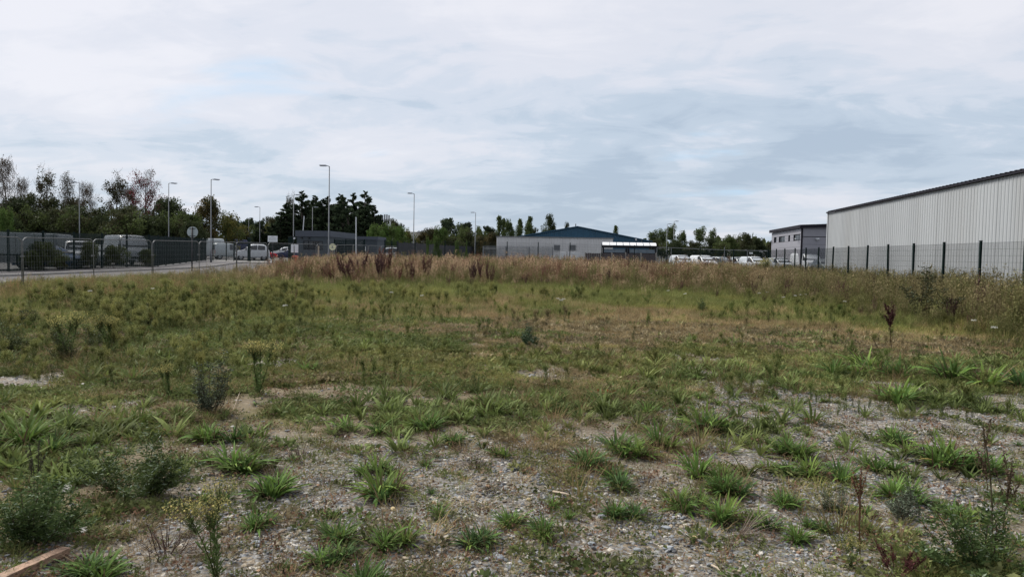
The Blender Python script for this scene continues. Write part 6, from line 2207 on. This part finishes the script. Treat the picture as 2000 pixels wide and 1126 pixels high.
veg('tall_grass', 'dense waist high dry brown and tan grass and weeds across the back of the field', 15500, 14, 62, .55, tall, band, band_h, band_tint, tilt=.05, seed=8)
under = [mk_blades('under_tuft', 40, .25, .42, .014, .5, .7, 2) for _ in range(3)]
veg('undergrowth_grass', 'green grass growing among the tall dry stems', 9000, 14, 60, .6, under, lambda a: band(a) * .9, lambda a, r: band_h(a, r) * 1.45, lambda a, r: tint_of(a, r, -.25) * .95, tilt=.08, seed=9)
veg('left_rough', 'rough mixed weeds up to the temporary fence on the left', 5200, 16, 30, .6, tall, px_dens(lambda px, py: (1 - sst(480, 620, px)) * np.interp(py, [540, 552, 585, 605], [1, .8, .35, 0])), lambda a, r: r.uniform(.32, .60, len(a)),
    lambda a, r: np.where(r.uniform(size=(len(a), 1)) < .4, np.array([.24, .18, .10]), np.array([.15, .165, .065])) * r.uniform(.7, 1.2, (len(a), 1)), seed=10)

veg('tall_weeds', 'scattered knee high leafy weeds in the rough grass', 2600, 8, 26, .9, flea, lambda a: .10 + .55 * sst(.48, .62, fbm(a[:, 0] * .45, a[:, 1] * .45, 29, 3)), lambda a, r: r.uniform(.3, .7, len(a)) * np.interp(np.hypot(a[:, 0], a[:, 1]), [8, 26], [.75, 1.3]), lambda a, r: tint_of(a, r, -.3) * .85, seed=13)
dkp = [dock('dock_source', 1.0, k, 'veg_i', col=(1, 1, 1), leafy=False, dense=.5) for k in (3, 5)]
veg('dark_seed_stalks', 'dark brown seed stalks mixed through the tall dry grass', 2600, 18, 58, .5, dkp, lambda a: band(a) * sst(.46, .60, fbm(a[:, 0] * .3, a[:, 1] * .3, 37, 3)) * .9 + .0, lambda a, r: band_h(a, r) * 1.08, lambda a, r: np.array([.095, .055, .045]) * r.uniform(.6, 1.5, (len(a), 1)), seed=14)

# ------------------------------------------------------------------ single plants
def strap_leaf(L_, w, droop, tone, name='leaf'):
    """one strap leaf lying along +X, folded along its midrib"""
    n = 6
    vs, fs = [], []
    x = z = 0
    e = .62
    for k in range(n + 1):
        u = k / n
        ww = w / 2 * max(.08, math.sin(PI * min(1, .10 + .90 * u)) ** .7)
        vs += [(x, -ww, z + ww * .35), (x, 0, z), (x, ww, z + ww * .35)]
        x += L_ / n * math.cos(e); z += L_ / n * math.sin(e)
        e -= droop / n
    for k in range(n):
        o = 3 * k
        fs += [(o, o + 1, o + 4, o + 3), (o + 1, o + 2, o + 5, o + 4)]
    me = bpy.data.meshes.new(name)
    me.from_pydata(vs, [], fs)
    me.polygons.foreach_set('use_smooth', [True] * len(fs))
    ca = me.color_attributes.new('col', 'FLOAT_COLOR', 'CORNER')
    d = []
    for p in me.polygons:
        for li in p.loop_indices:
            j = me.loops[li].vertex_index
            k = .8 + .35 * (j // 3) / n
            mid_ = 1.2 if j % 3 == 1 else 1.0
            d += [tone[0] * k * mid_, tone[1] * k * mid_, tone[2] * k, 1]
    ca.data.foreach_set('color', d)
    me.materials.append(M['veg'])
    return me
TONES = [(.085, .150, .036), (.11, .185, .042), (.070, .128, .040), (.145, .21, .048), (.058, .108, .036), (.26, .21, .08)]
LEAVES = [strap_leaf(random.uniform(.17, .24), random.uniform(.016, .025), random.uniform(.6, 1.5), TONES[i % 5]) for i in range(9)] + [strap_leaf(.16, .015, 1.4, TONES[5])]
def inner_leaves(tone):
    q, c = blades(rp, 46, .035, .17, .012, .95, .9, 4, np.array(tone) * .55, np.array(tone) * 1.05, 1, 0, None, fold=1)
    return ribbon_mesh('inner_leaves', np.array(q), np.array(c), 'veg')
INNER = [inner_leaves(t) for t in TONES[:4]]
DEAD = []
for _ in range(2):
    q, c = blades(rp, 22, .06, .15, .007, 1.35, .5, 3, (.04, .028, .018), (.16, .12, .07), 1, 0, None)
    DEAD.append(ribbon_mesh('dead_leaves', np.array(q), np.array(c), 'veg'))
def rosette(px, py, wpx, label, n=26, group=None, name='leafy_weed', el=0.0):
    x, y, z = on_ground(px, py)
    s = wpx / FPX * math.hypot(x, y) / .30
    r = thing(name, label, 'plant', (x, y, z), random.uniform(0, 6.28), group)
    r.scale = (s, s, s * random.uniform(.85, 1.15))
    sel = random.sample(range(9), 3)
    m_ = 1 if n < 12 else random.choice((2, 3, 3, 4)) if n > 25 else random.choice((1, 2, 3))
    cen = [(random.uniform(-.10, .10) * (m_ > 1), random.uniform(-.07, .07) * (m_ > 1)) for _ in range(m_)]
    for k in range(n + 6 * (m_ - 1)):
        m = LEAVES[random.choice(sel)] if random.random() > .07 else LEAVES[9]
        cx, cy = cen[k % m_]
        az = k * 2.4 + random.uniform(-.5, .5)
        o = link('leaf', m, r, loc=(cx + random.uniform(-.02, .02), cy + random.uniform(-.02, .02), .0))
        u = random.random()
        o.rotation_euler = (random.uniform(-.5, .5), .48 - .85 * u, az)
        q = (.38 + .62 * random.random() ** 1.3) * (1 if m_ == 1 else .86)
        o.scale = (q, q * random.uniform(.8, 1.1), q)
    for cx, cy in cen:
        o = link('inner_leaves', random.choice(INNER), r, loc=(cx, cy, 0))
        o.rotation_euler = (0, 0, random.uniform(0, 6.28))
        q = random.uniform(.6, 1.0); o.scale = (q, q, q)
        o = link('dead_leaves', random.choice(DEAD), r, loc=(cx, cy, 0))
        o.rotation_euler = (0, 0, random.uniform(0, 6.28))
    return r
ROS = [
    (42, 868, 135, 'bright green arching tussock at the left edge of the picture'),
    (765, 962, 125, 'large dark green strap leaved weed in the middle of the bare gravel, left of centre'),
    (740, 925, 90, 'smaller tussock directly behind the large weed left of centre'),
    (680, 1050, 105, 'dark leafy weed at the left of the near pair low in the picture'),
    (762, 1072, 110, 'pointed leaved weed at the right of the near pair low in the picture'),
    (650, 1095, 80, 'low ragged weed in front of the near pair'),
    (935, 1062, 95, 'weed with one bright yellow leaf, low centre of the picture'),
    (985, 1018, 80, 'blue green tuft touching the weed with the yellow leaf'),
    (1062, 1050, 78, 'small bright green rosette alone on the gravel, low centre'),
    (1218, 1008, 88, 'star shaped rosette with brown leaf bases on grey stones'),
    (1105, 912, 130, 'tall spiky tussock right of the picture centre'),
    (1220, 886, 100, 'silvery green rosette next to the tall spiky tussock'),
    (1285, 872, 105, 'dark broad tussock at the right end of the central row'),
    (1200, 945, 90, 'upright grassy tuft below the silvery rosette'),
    (1340, 992, 105, 'wide flat weed with pale stems right of the star shaped rosette'),
    (1385, 930, 100, 'dense dark weed, left of its pair on the moss'),
    (1425, 962, 95, 'dense dark weed, right of its pair on the moss'),
    (1408, 846, 115, 'large rounded green clump at the right of centre, beyond the moss'),
    (1345, 848, 70, 'low green mat left of the large rounded clump'),
    (1432, 1018, 90, 'bright green weed over a patch of dead stems'),
    (1485, 1030, 85, 'green weed joined to the right of the one over dead stems'),
    (1562, 1058, 80, 'small bright green tuft low right of centre'),
    (1600, 1036, 60, 'tiny tuft beside the small bright one low right of centre'),
    (1570, 890, 100, 'rounded weed with yellowish tips on the gravel at the right'),
    (1520, 922, 80, 'left end of a long low green strip of weeds'),
    (1570, 926, 80, 'middle of the long low green strip of weeds'),
    (1622, 930, 80, 'right end of the long low green strip of weeds'),
    (1735, 862, 85, 'grey green tuft at the upper end of the diagonal row of weeds'),
    (1785, 888, 85, 'second weed down the diagonal row at the right'),
    (1862, 908, 120, 'broad pale weed in the diagonal row at the right'),
    (1918, 920, 80, 'last weed of the diagonal row near the right edge'),
    (1725, 925, 70, 'single spiky weed below the diagonal row'),
    (1775, 975, 80, 'round weed with greyish leaves between the diagonal row and the red stems'),
    (1538, 988, 70, 'yellow green weed left of the small grey bushy one'),
    (1868, 1020, 65, 'small bright rosette behind the thin sapling at the right'),
    (478, 915, 125, 'large arching tussock left of the grey gravel patch'),
    (540, 962, 115, 'wide spreading tussock below the large arching one'),
    (505, 1025, 80, 'dark rosette with broad leaves beside the yellow flowered weed'),
    (425, 862, 95, 'pale tipped weed behind the dark bush in the left foreground'),
    (600, 728, 60, 'upright dark tuft standing on the far gravel strip'),
    (890, 868, 70, 'bright upright tuft at the front edge of the green patch, centre'),
    (970, 888, 62, 'flat green rosette right of the bright upright tuft'),
    (820, 838, 85, 'green tussock in the patch above the centre gravel'),
    (740, 848, 80, 'dark green rosette left in the patch above the centre gravel'),
    (672, 838, 80, 'spreading tuft at the left end of the patch above the centre gravel'),
    (1280, 808, 55, 'small round grass like tuft on the brown ground right of centre'),
    (1770, 790, 110, 'pale grassy tussock on the gravel near the fallen brown stems'),
    (1700, 728, 120, 'broad leaved dock plant by the fallen brown stems'),
    (1745, 735, 90, 'green weed under the tall red brown dock stalk'),
    (1640, 730, 80, 'green weed at the left end of the lush strip'),
    (1860, 745, 120, 'lush green clump in the middle of the strip at the right'),
    (1940, 757, 130, 'lush green clump at the right edge of the picture'),
    (175, 1120, 120, 'broad leaved rosette at the bottom edge beside the wooden plank'),
    (720, 1135, 110, 'weed cut by the bottom edge left of centre'),
    (545, 1118, 50, 'low mossy tuft at the bottom edge'),
    (1010, 660, 46, 'dark green tuft in the middle distance left part'),
    (100, 880, 80, 'green tuft right of the bright tussock at the left edge'),
    (285, 828, 70, 'low green tuft behind the dark bush in the left foreground'),
]
for px, py, w, lab in ROS:
    rosette(px, py, w, lab, 34 if py > 860 else 20)
rng = np.random.default_rng(91)
cnt = 0
while cnt < 120:
    px, py = rng.uniform(-40, 2040), 700 + 400 * rng.uniform() ** 1.6
    if px < 620 and py > 1000: continue
    if any(abs(px - a) < w * .6 and abs(py - b) < 28 for a, b, w, _ in ROS): continue
    x, y, z = on_ground(px, py)
    f = float(fbm(np.array([x * .7]), np.array([y * .7]), 66, 3)[0])
    if rng.uniform() > (.25 + 1.6 * max(0, f - .42)) * (1.0 if py < 900 else .55): continue
    rosette(px, py, rng.uniform(30, 62) * (.6 + .5 * (py - 700) / 400), 'small strap leaved weed scattered over the stony ground', 9, 'small scattered strap leaved weeds', 'small_weed')
    cnt += 1

def single(name, me, px, py, s, label, rz=None, tilt=(0, 0), group=None, cat='plant', hpx=None, h0=1.0):
    x, y, z = on_ground(px, py)
    if hpx:
        s = hpx / FPX * math.hypot(x, y) / h0
    o = link(name, me, loc=(x, y, z - .01))
    o.rotation_euler = (tilt[0], tilt[1], random.uniform(0, 6.28) if rz is None else rz)
    o.scale = (s, s, s)
    return tag(o, label, cat, group)
def mugwort(seed, h, n_stem, pal, leafsz=.05, width=.35, pale=.12, leafn=70, topheavy=False):
    r = np.random.default_rng(seed)
    Q, Cc = [], []
    for s in range(n_stem):
        a = r.uniform(0, 2 * PI); rad = width * r.uniform() ** .6
        hh = h * (1 - .5 * (rad / width) ** 2) * r.uniform(.42, 1.25)
        b = np.array([.25 * rad * math.cos(a), .25 * rad * math.sin(a), 0]); t = np.array([rad * 1.25 * math.cos(a) + r.normal() * .04, rad * math.sin(a) * .9 + r.normal() * .04, hh])
        q, c = stem_quads(r, b, t, .007, (.05, .035, .028), .06, 3); Q += q; Cc += c
        u = r.uniform(.18, 1.03, leafn)
        az = r.uniform(0, 2 * PI, leafn)
        base = b + (t - b) * u[:, None]
        dirs = np.stack([np.cos(az), np.sin(az), .35 + 0 * az], -1)
        # each leaf divided into narrow lobes
        for lb in range(4):
            off_ = dirs * leafsz * (.25 + .3 * lb)
            side = np.stack([-np.sin(az), np.cos(az), 0 * az], -1) * (1 if lb % 2 else -1) * .8
            L_ = leaf_cards(base + off_, leafsz * .62, r, up=.1, aspect=.34, dirs=dirs * .8 + side)
            P = np.array(pal)
            w = r.uniform(size=(leafn, 1))
            col = P[0] * (1 - w) + P[1] * w
            pl = r.uniform(size=(leafn, 1)) < pale
            col = np.where(pl, np.array([.22, .27, .19]), col)
            Q += list(L_); Cc += list(col)
    return ribbon_mesh('mugwort', np.array(Q), np.array(Cc), 'veg')
DG = [(.035, .056, .019), (.088, .118, .038)]
single('leafy_bush', mugwort(1, .52, 19, DG, .055, .42), 285, 965, 1, 'dark green bushy weed with silvery leaf undersides in the left foreground', hpx=125, h0=.58)
single('leafy_bush', mugwort(2, .42, 26, [(.030, .054, .019), (.078, .112, .036)], .05, .36, .05), 70, 1058, 1, 'dense dark green bush at the lower left corner', hpx=112, h0=.48)
single('leafy_bush', mugwort(3, .42, 16, [(.035, .060, .020), (.075, .11, .035)], .05, .40, .05, 55), 1925, 1118, 1, 'loose mid green bush at the lower right corner', hpx=125, h0=.46)
single('leafy_bush', mugwort(4, .5, 14, [(.035, .045, .028), (.065, .072, .045)], .035, .22, .1), 415, 805, 1, 'grey green bushy weed standing alone left of the far gravel strip', hpx=110, h0=.55)
single('leafy_bush', mugwort(5, .4, 14, [(.022, .045, .022), (.050, .080, .038)], .045, .2, .1), 1036, 678, 1, 'small dark green bush in the middle of the field', hpx=46, h0=.44)
single('leafy_bush', mugwort(6, .35, 12, [(.045, .055, .038), (.08, .09, .06)], .03, .2, .15), 1765, 1015, 1, 'small greyish bushy weed right of the long green strip', hpx=75, h0=.38)
single('leafy_bush', mugwort(7, .3, 12, [(.04, .05, .03), (.07, .075, .045)], .03, .2, .1), 1628, 1000, 1, 'low grey green weed left of the red brown stem', hpx=45, h0=.33)
single('leafy_bush', mugwort(8, .5, 16, [(.030, .038, .018), (.060, .060, .028)], .045, .3, .03), 1815, 632, 1, 'dark brownish clump of weeds in the rough grass at the right', hpx=90, h0=.55)
single('leafy_bush', mugwort(9, .5, 14, DG, .045, .25, .03), 1370, 0 + 612, 1, 'dark green tuft at the back edge of the brown grass', hpx=28, h0=.55)
for k, (px, py, hp) in enumerate([(190, 682, 60), (120, 690, 55), (125, 705, 50), (20, 690, 70), (45, 640, 45), (285, 640, 40)]):
    single('leafy_bush', mugwort(20 + k, .5, 12, [(.035, .048, .02), (.075, .088, .032)], .04, .25, .03), px, py, 1, ['dark stemmed bushy weed under the yellow green tops, left', 'bushy weed left of the dark stemmed one', 'low bushy weed in front of its neighbour on the left', 'bushy weed at the left picture edge in the middle distance', 'bushy weed further back at the left picture edge', 'bushy weed beside the dark red clump on the left'][k], hpx=hp, h0=.55)
# tall fleabane with yellow head, lower left
def big_flea(seed):
    Q, Cc = [], []
    r = np.random.default_rng(seed)
    for s in range(4):
        b = r.normal(size=3) * .015; b[2] = 0
        t = b + np.array([r.normal() * .12, r.normal() * .10, .62 * r.uniform(.85, 1.05)])
        q, c = stem_quads(r, b, t, .009, (.05, .06, .02), .03, 4); Q += q; Cc += c
        n_ = 110
        u = r.uniform(.06, .82, n_); az = r.uniform(0, 2 * PI, n_)
        L_ = leaf_cards(b + (t - b) * u[:, None], .055, r, up=.5, aspect=.2, dirs=np.stack([np.cos(az), np.sin(az), .6 + 0 * az], -1))
        Q += list(L_); Cc += list(np.array([.080, .115, .038]) * r.uniform(.6, 1.5, (n_, 1)))
        n_ = 260
        aa = r.uniform(0, 2 * PI, n_); rr = r.uniform(0, 1, n_) ** .5 * .12
        pos = t + np.stack([np.cos(aa) * rr, np.sin(aa) * rr, r.uniform(-.17, .05, n_) * (1 - rr / .16)], -1)
        Q += list(leaf_cards(pos, .013, r, up=.6, aspect=.9)); Cc += list(np.where(r.uniform(size=(n_, 1)) < .35, np.array([.46, .39, .14]), np.array([.22, .22, .08])) * r.uniform(.6, 1.2, (n_, 1)))
        for p in pos[::6]:
            q, c = stem_quads(r, b + (t - b) * r.uniform(.62, .85), p, .0025, (.06, .07, .03), .05, 1); Q += q; Cc += c
    return ribbon_mesh('fleabane', np.array(Q), np.array(Cc), 'veg')
single('flowering_weed', big_flea(3), 418, 1132, 1, 'tall flowering weed with a fluffy yellow head at the bottom left', hpx=178, h0=.66)
single('flowering_weed', big_flea(4), 505, 770, 1, 'slender pale green weed standing in front of the far gravel strip', hpx=108, h0=.66)
single('flowering_weed', big_flea(5), 130, 700, 1, 'rounded yellow green weed at the left in the middle distance', hpx=78, h0=.66)
single('flowering_weed', big_flea(6), 212, 690, 1, 'wider yellow green weed right of the rounded one', hpx=72, h0=.66)
single('flowering_weed', big_flea(7), 330, 775, 1, 'thin dark stemmed weed between the gravel patches on the left', hpx=60, h0=.66)
single('flowering_weed', big_flea(9), 1868, 572, 1, 'tall pale green weed in front of a dark fence post at the right', hpx=62, h0=.66)
single('flowering_weed', big_flea(10), 1487, 556, 1, 'tall yellowish weed in front of the middle white vans', hpx=52, h0=.66)
single('flowering_weed', big_flea(8), 1660, 1105, 1, 'grassy green weed at the foot of the red brown stem', hpx=60, h0=.66)
# docks
DK = [dock('dock_stalk', 1.0, k, col=c, spread=.2, dense=.62) for k, c in ((5, (.078, .036, .034)), (7, (.095, .050, .040)), (4, (.12, .058, .042)), (7, (.070, .038, .036)))]
dk_list = [(690, 562, 66), (672, 556, 58), (655, 566, 50), (705, 552, 60), (722, 552, 54), (755, 556, 60), (775, 566, 50), (745, 560, 56), (800, 562, 46), (832, 556, 50), (880, 556, 46), (920, 566, 54), (940, 560, 50), (955, 566, 58), (865, 548, 50),
           (1150, 556, 46), (1235, 562, 50), (1255, 560, 56), (1275, 556, 50), (1300, 548, 42), (1330, 552, 46), (1430, 546, 40), (1060, 552, 44), (1020, 548, 40), (1380, 548, 38)]
words = ['at the left end of the brown weed band, leaning', 'just right of the leaning one', 'lowest, leaning left in front of the gatehouse side fence', 'in the darkest clump below the raised barrier', 'at the right side of the darkest clump', 'between the dark clump and the pale grass', 'low in front of the black sheet fence start', 'short, beside the white barrier arm foot', 'below the small green sapling', 'under the feathery sapling',
         'in front of the middle of the black sheet fence', 'left of the tightly packed three near the black fence end', 'middle of the tightly packed three near the black fence end', 'right, tallest of the three near the black fence end', 'slender, before the black sheet fence', 'below the timber fence', 'left in the dark clump below the smoking shelter', 'tallest in the dark clump below the smoking shelter', 'right in the dark clump below the smoking shelter', 'below the right end of the smoking shelter', 'below the first white van',
         'below the grey estate car', 'below the low grey building left part', 'where the low grey building begins', 'below the second white van']
for k, (px, py, hp) in enumerate(dk_list):
    hp *= random.uniform(.85, 1.25) if px < 860 else random.uniform(.8, 1.1)
    single('dock_plant', DK[k % 4], px, py, 1, 'dark reddish dock stalks ' + words[k], hpx=hp, h0=1.0, tilt=(0, -.3 if k in (0, 2) else random.uniform(-.08, .08)), rz=None if k not in (0, 2) else 0)
single('dock_plant', dock('dock_stalk', 1.0, 1, col=(.070, .030, .026), leafy=False, dense=2.2, spread=.02), 1745, 690, 1, 'single tall red brown dock stalk rising from the lush strip at the right', hpx=92, h0=1.0, tilt=(0, -.10), rz=0)
single('dock_plant', dock('dock_stalk', 1.0, 2, col=(.11, .022, .026), leafy=False, spread=.05), 1664, 560, 1, 'deep red dock stalk beside a fence post at the warehouse corner', hpx=44, h0=1.0)
single('dock_plant', dock('dock_stalk', 1.0, 5, col=(.055, .034, .03), leafy=False, spread=.1), 1930, 575, 1, 'brown dry stalks before the right most fence post', hpx=38, h0=1.0)
single('dock_plant', dock('dock_stalk', .4, 4, col=(.06, .028, .024), leafy=False, spread=.1), 268, 640, 1, 'short dark red clump among the yellow green weeds on the left', hpx=24, h0=.4)
single('dock_plant', dock('dock_stalk', .6, 2, col=(.055, .052, .034), leafy=False, spread=.12, dense=1.6, lf=.011), 70, 975, 1, 'dark seeded spike rising behind the dense bush at the lower left', hpx=105, h0=.6)
single('dock_plant', dock('dock_stalk', .6, 1, col=(.13, .065, .04), leafy=False, spread=.03, dense=1.0, lf=.011), 1690, 1085, 1, 'thin red brown stem standing in the right foreground', hpx=165, h0=.6)
single('dock_plant', dock('dock_stalk', .6, 2, col=(.095, .068, .042), leafy=False, spread=.10, dense=1.1, lf=.012), 1950, 1060, 1, 'tall brown topped stem near the right edge of the foreground', hpx=185, h0=.6)
single('dock_plant', dock('dock_stalk', .25, 7, col=(.085, .032, .03), leafy=False, spread=.8, dense=.5, lf=.014), 1750, 1122, 1, 'low dark red plant at the bottom edge, right part', hpx=50, h0=.25)
q, c = blades(rp, 26, .05, .5, .016, 1.45, .2, 3, (.035, .026, .020), (.11, .08, .055), 1, .02, None, aimin=2.6, aimax=3.6)
single('fallen_stems', ribbon_mesh('fallen_stems', np.array(q), np.array(c), 'veg'), 1732, 705, 1, 'bundle of fallen dark brown stalks on the lush strip', hpx=30, h0=.25, rz=0, cat='weed')
q, c = blades(rp, 70, .04, .34, .004, 1.45, .3, 3, (.14, .11, .09), (.26, .22, .18), 1, .01, None, aimin=-1.4, aimax=.6)
single('dried_weed', ribbon_mesh('dried_weed', np.array(q), np.array(c), 'veg'), 1440, 1045, 1.0, 'pale dead stems spread flat below the bright green weed', rz=0, cat='weed')
q, c = blades(rp, 80, .06, .12, .004, 1.3, .3, 2, (.03, .02, .018), (.10, .065, .05), 1, 0, None)
twg = ribbon_mesh('dead_tuft', np.array(q), np.array(c), 'veg')
for k, (px, py, s) in enumerate([(635, 945, .8), (668, 855, 1.1), (955, 960, .8), (1135, 940, .9), (1265, 945, .8), (925, 912, 1.3), (585, 895, 1.4), (1420, 1120 - 50, .7), (560, 1010, .8), (1655, 900, .7), (1700, 1010, .9), (895, 880, .8), (1830, 765, 1.2), (330, 1075, 1.6), (1500, 770, 1.0)]):
    single('dead_tuft', twg, px, py, s, ['small dark dead tuft on the gravel left of the large weed', 'dead brown tuft at the upper edge of the left gravel', 'dead brown tuft right of the large weed', 'dead tuft by the foot of the spiky tussock', 'dead tuft behind the star shaped rosette', 'wide dark wiry tuft in the centre', 'reddish dead stems beside the large arching tussock', 'dead tuft near the bright weed low right', 'dead brown tuft by the dark rosette', 'dead tuft beside the rounded yellow tipped weed', 'dark dead tuft before the small greyish bush', 'purplish dead tuft under the bright upright tuft', 'brown dead patch under the lush clump', 'large tangle of dead stems right of the dense bush', 'dead patch on the brown ground right of centre'][k], cat='weed')
# small red brown seedlings all over
tiny = [flat_weed('seedling', 26, .035, .012) for _ in range(2)] + [mk_blades('seedling', 14, .015, .05, .003, 1.1, .4, 2)]
veg('seedlings', 'tiny red brown and green seedlings dotted over the gravel', 9000, 2.9, 9.5, 1.0, tiny, lambda a: np.full(len(a), .6), lambda a, r: r.uniform(.6, 1.8, len(a)), lambda a, r: np.where(r.uniform(size=(len(a), 1)) < .4, np.array([.16, .095, .06]), np.array([.10, .115, .042])) * r.uniform(.6, 1.3, (len(a), 1)), seed=12)
# yarrow
def yarrow(seed):
    r = np.random.default_rng(seed)
    Q, Cc = stem_quads(r, (0, 0, 0), (.03, 0, .6), .008, (.06, .08, .03), .03, 2)
    n_ = 90
    a = r.uniform(0, 2 * PI, n_); d = .09 * r.uniform(size=n_) ** .5
    Q += list(leaf_cards(np.stack([.03 + np.cos(a) * d, np.sin(a) * d, .6 + .02 * r.uniform(size=n_)], -1), .022, r, up=0, aspect=.9)); Cc += list(np.ones((n_, 3)) * np.array([.52, .52, .46]) * r.uniform(.8, 1.15, (n_, 1)))
    return ribbon_mesh('yarrow', np.array(Q), np.array(Cc), 'veg')
YR = [yarrow(1), yarrow(2)]
YW = ['leftmost of a tight three below the low grey building', 'middle of a tight three below the low grey building', 'right of a tight three below the low grey building', 'left of a close pair below the middle white vans', 'right of a close pair below the middle white vans', 'leftmost of a row of four before the grey office block', 'second of a row of four before the grey office block', 'third of a row of four before the grey office block', 'last of a row of four before the grey office block', 'alone below the warehouse far corner', 'alone in the rough grass below the warehouse', 'at the left below the dense fence', 'below the temporary fence panel by the round sign', 'in front of the brown weeds under the upright barrier arm', 'in front of the black sheet fence start', 'below the second white van', 'below the first white van', 'nearest the right picture edge', 'second nearest the right picture edge', 'left of centre in the green strip']
for k, (px, py) in enumerate([(1083, 588), (1092, 592), (1100, 590), (1487, 572), (1497, 570), (1534, 582), (1548, 578), (1560, 576), (1570, 575), (1648, 592), (1805, 592), (178, 576), (300, 568), (760, 574), (830, 582), (1345, 574), (1310, 566), (1940, 660), (1900, 640), (560, 612)]):
    x, y, z = on_ground(px, py + 22)
    o = link('white_flower', YR[k % 2], loc=(x, y, z - .05)); o.rotation_euler = (random.uniform(-.25, .25), random.uniform(-.25, .25), k); o.scale = (.62, .62, .8)
    tag(o, 'flat white flower head ' + YW[k], 'flower', 'white flower heads in the far grass')
# orange leaved plant
q = flat_weed('orange_patch', 60, .12, .035)
o = single('orange_plant', ribbon_mesh('orange_patch', leaf_cards(np.column_stack([RNG.normal(size=(70, 2)) * .06, RNG.uniform(.01, .05, 70)]), .035, RNG), np.array([.42, .10, .035]) * RNG.uniform(.6, 1.2, (70, 1)), 'veg'), 1187, 770, 1.1, 'small bright orange red plant in the dry grass right of centre')

# ------------------------------------------------------------------ litter and single stones
x, y, z = on_ground(48, 1118)
x2, y2, z2_ = on_ground(128, 1083)
ang = math.atan2(y2 - y, x2 - x)
Lp = math.hypot(x2 - x, y2 - y) * 2.0
mb = MB()
vs = []
k = 9
for i in range(k + 1):
    u = -Lp + Lp * i / k
    j = .004 * math.sin(i * 2.1)
    vs += [(u, -.032 + j, 0), (u, .030 - j, 0), (u, .030 - j * .5, .030 + j * .5), (u, -.032 + j, .032)]
fs = [(0, 1, 2, 3), (4 * k + 3, 4 * k + 2, 4 * k + 1, 4 * k)]
for i in range(k):
    for q in range(4):
        fs.append((4 * i + q, 4 * i + 4 + q, 4 * i + 4 + (q + 1) % 4, 4 * i + (q + 1) % 4))
mb.add(vs, fs)
o = link('wooden_plank', fix(mb.mesh('wooden_plank', M['timber_plank'])), loc=(x2, y2, z2_ + .012)); o.rotation_euler = (0, 0, ang)
tag(o, 'broken orange brown wooden plank at the bottom left corner', 'plank')
def stick_obj(px0, py0, px1, py1, r_, label):
    a, b = on_ground(px0, py0), on_ground(px1, py1)
    L_ = Vector((b[0] - a[0], b[1] - a[1], b[2] - a[2]))
    mb = MB(); mb.tube([(0, 0, 0), tuple(L_ * .5 + Vector((0, 0, .012))), tuple(L_)], [r_, r_ * .95, r_ * .5], 6)
    o = link('dry_stick', fix(mb.mesh('dry_stick', M['stick']), True), loc=(a[0], a[1], a[2] + .015))
    tag(o, label, 'stick')
stick_obj(1080, 963, 1133, 980, .008, 'pale straight dry stick on the gravel right of centre')
stick_obj(1390, 1108, 1412, 1128, .006, 'short pale stick at the bottom edge right of centre')
stick_obj(1880, 1105, 1900, 1126, .004, 'thin pale twig in the lower right corner')
stick_obj(452, 812, 482, 735, .004, 'thin pale stem leaning beside the grey green bushy weed')
SB_ = [(768, 995, .045, 'stone_tan', 'flat yellowish stone behind the near pair of weeds'), (62, 764, .10, 'stone_pale', 'left one of two white stones at the left in the middle distance'), (76, 762, .09, 'stone_pale', 'right one of two white stones at the left in the middle distance'),
       (1176, 1010, .055, 'stone_grey', 'rounded blue grey stone beside the star shaped rosette'), (1300, 1032, .055, 'stone_grey', 'upright blue grey stone right of the star shaped rosette'), (1358, 1050, .045, 'stone_tan', 'bright yellow stone among grey ones, right of centre'), (1305, 1072, .06, 'stone_grey', 'blue grey stone in front of the upright one'),
       (1155, 1062, .05, 'stone_grey', 'grey stone right of the small bright rosette'), (1470, 938 - 17, .045, 'stone_pale', 'round pinkish white stone right of the dense weed pair'), (1435, 920, .05, 'stone_grey', 'grey stone behind the dense weed pair'), (695, 1108, .055, 'stone_grey', 'large grey stone at the bottom left of centre'),
       (975, 1090, .055, 'stone_grey', 'large grey stone left of the small bright rosette'), (130, 958, .09, 'stone_pale', 'pale flat stone between the two dark bushes on the left'), (160, 1042, .08, 'stone_pale', 'pale stone right of the dense lower left bush'), (1456, 1108, .04, 'stone_pale', 'white stone at the bottom right of centre'),
       (1030, 1090, .04, 'stone_pale', 'small white stone at the bottom centre'), (505, 1060, .045, 'stone_grey', 'grey stone below the dark rosette on the left'), (162, 745 + 8, .07, 'stone_pale', 'pale stone on the left gravel strip'), (1033, 976, .035, 'stone_tan', 'small tan stone at the left end of the dry stick'), (1245, 1075, .05, 'stone_grey', 'dark grey stone in the low centre gravel')]
for k, (px, py, s, m, lab) in enumerate(SB_):
    me = stone_proto(50 + k, 2)
    me.materials.clear(); me.materials.append(M[m])
    x, y, z = on_ground(px, py)
    o = link('stone', me, loc=(x, y, z + s * .12)); o.scale = (s,) * 3; o.rotation_euler = (random.uniform(-.3, .3), random.uniform(-.3, .3), random.uniform(0, 6))
    tag(o, lab, 'stone')
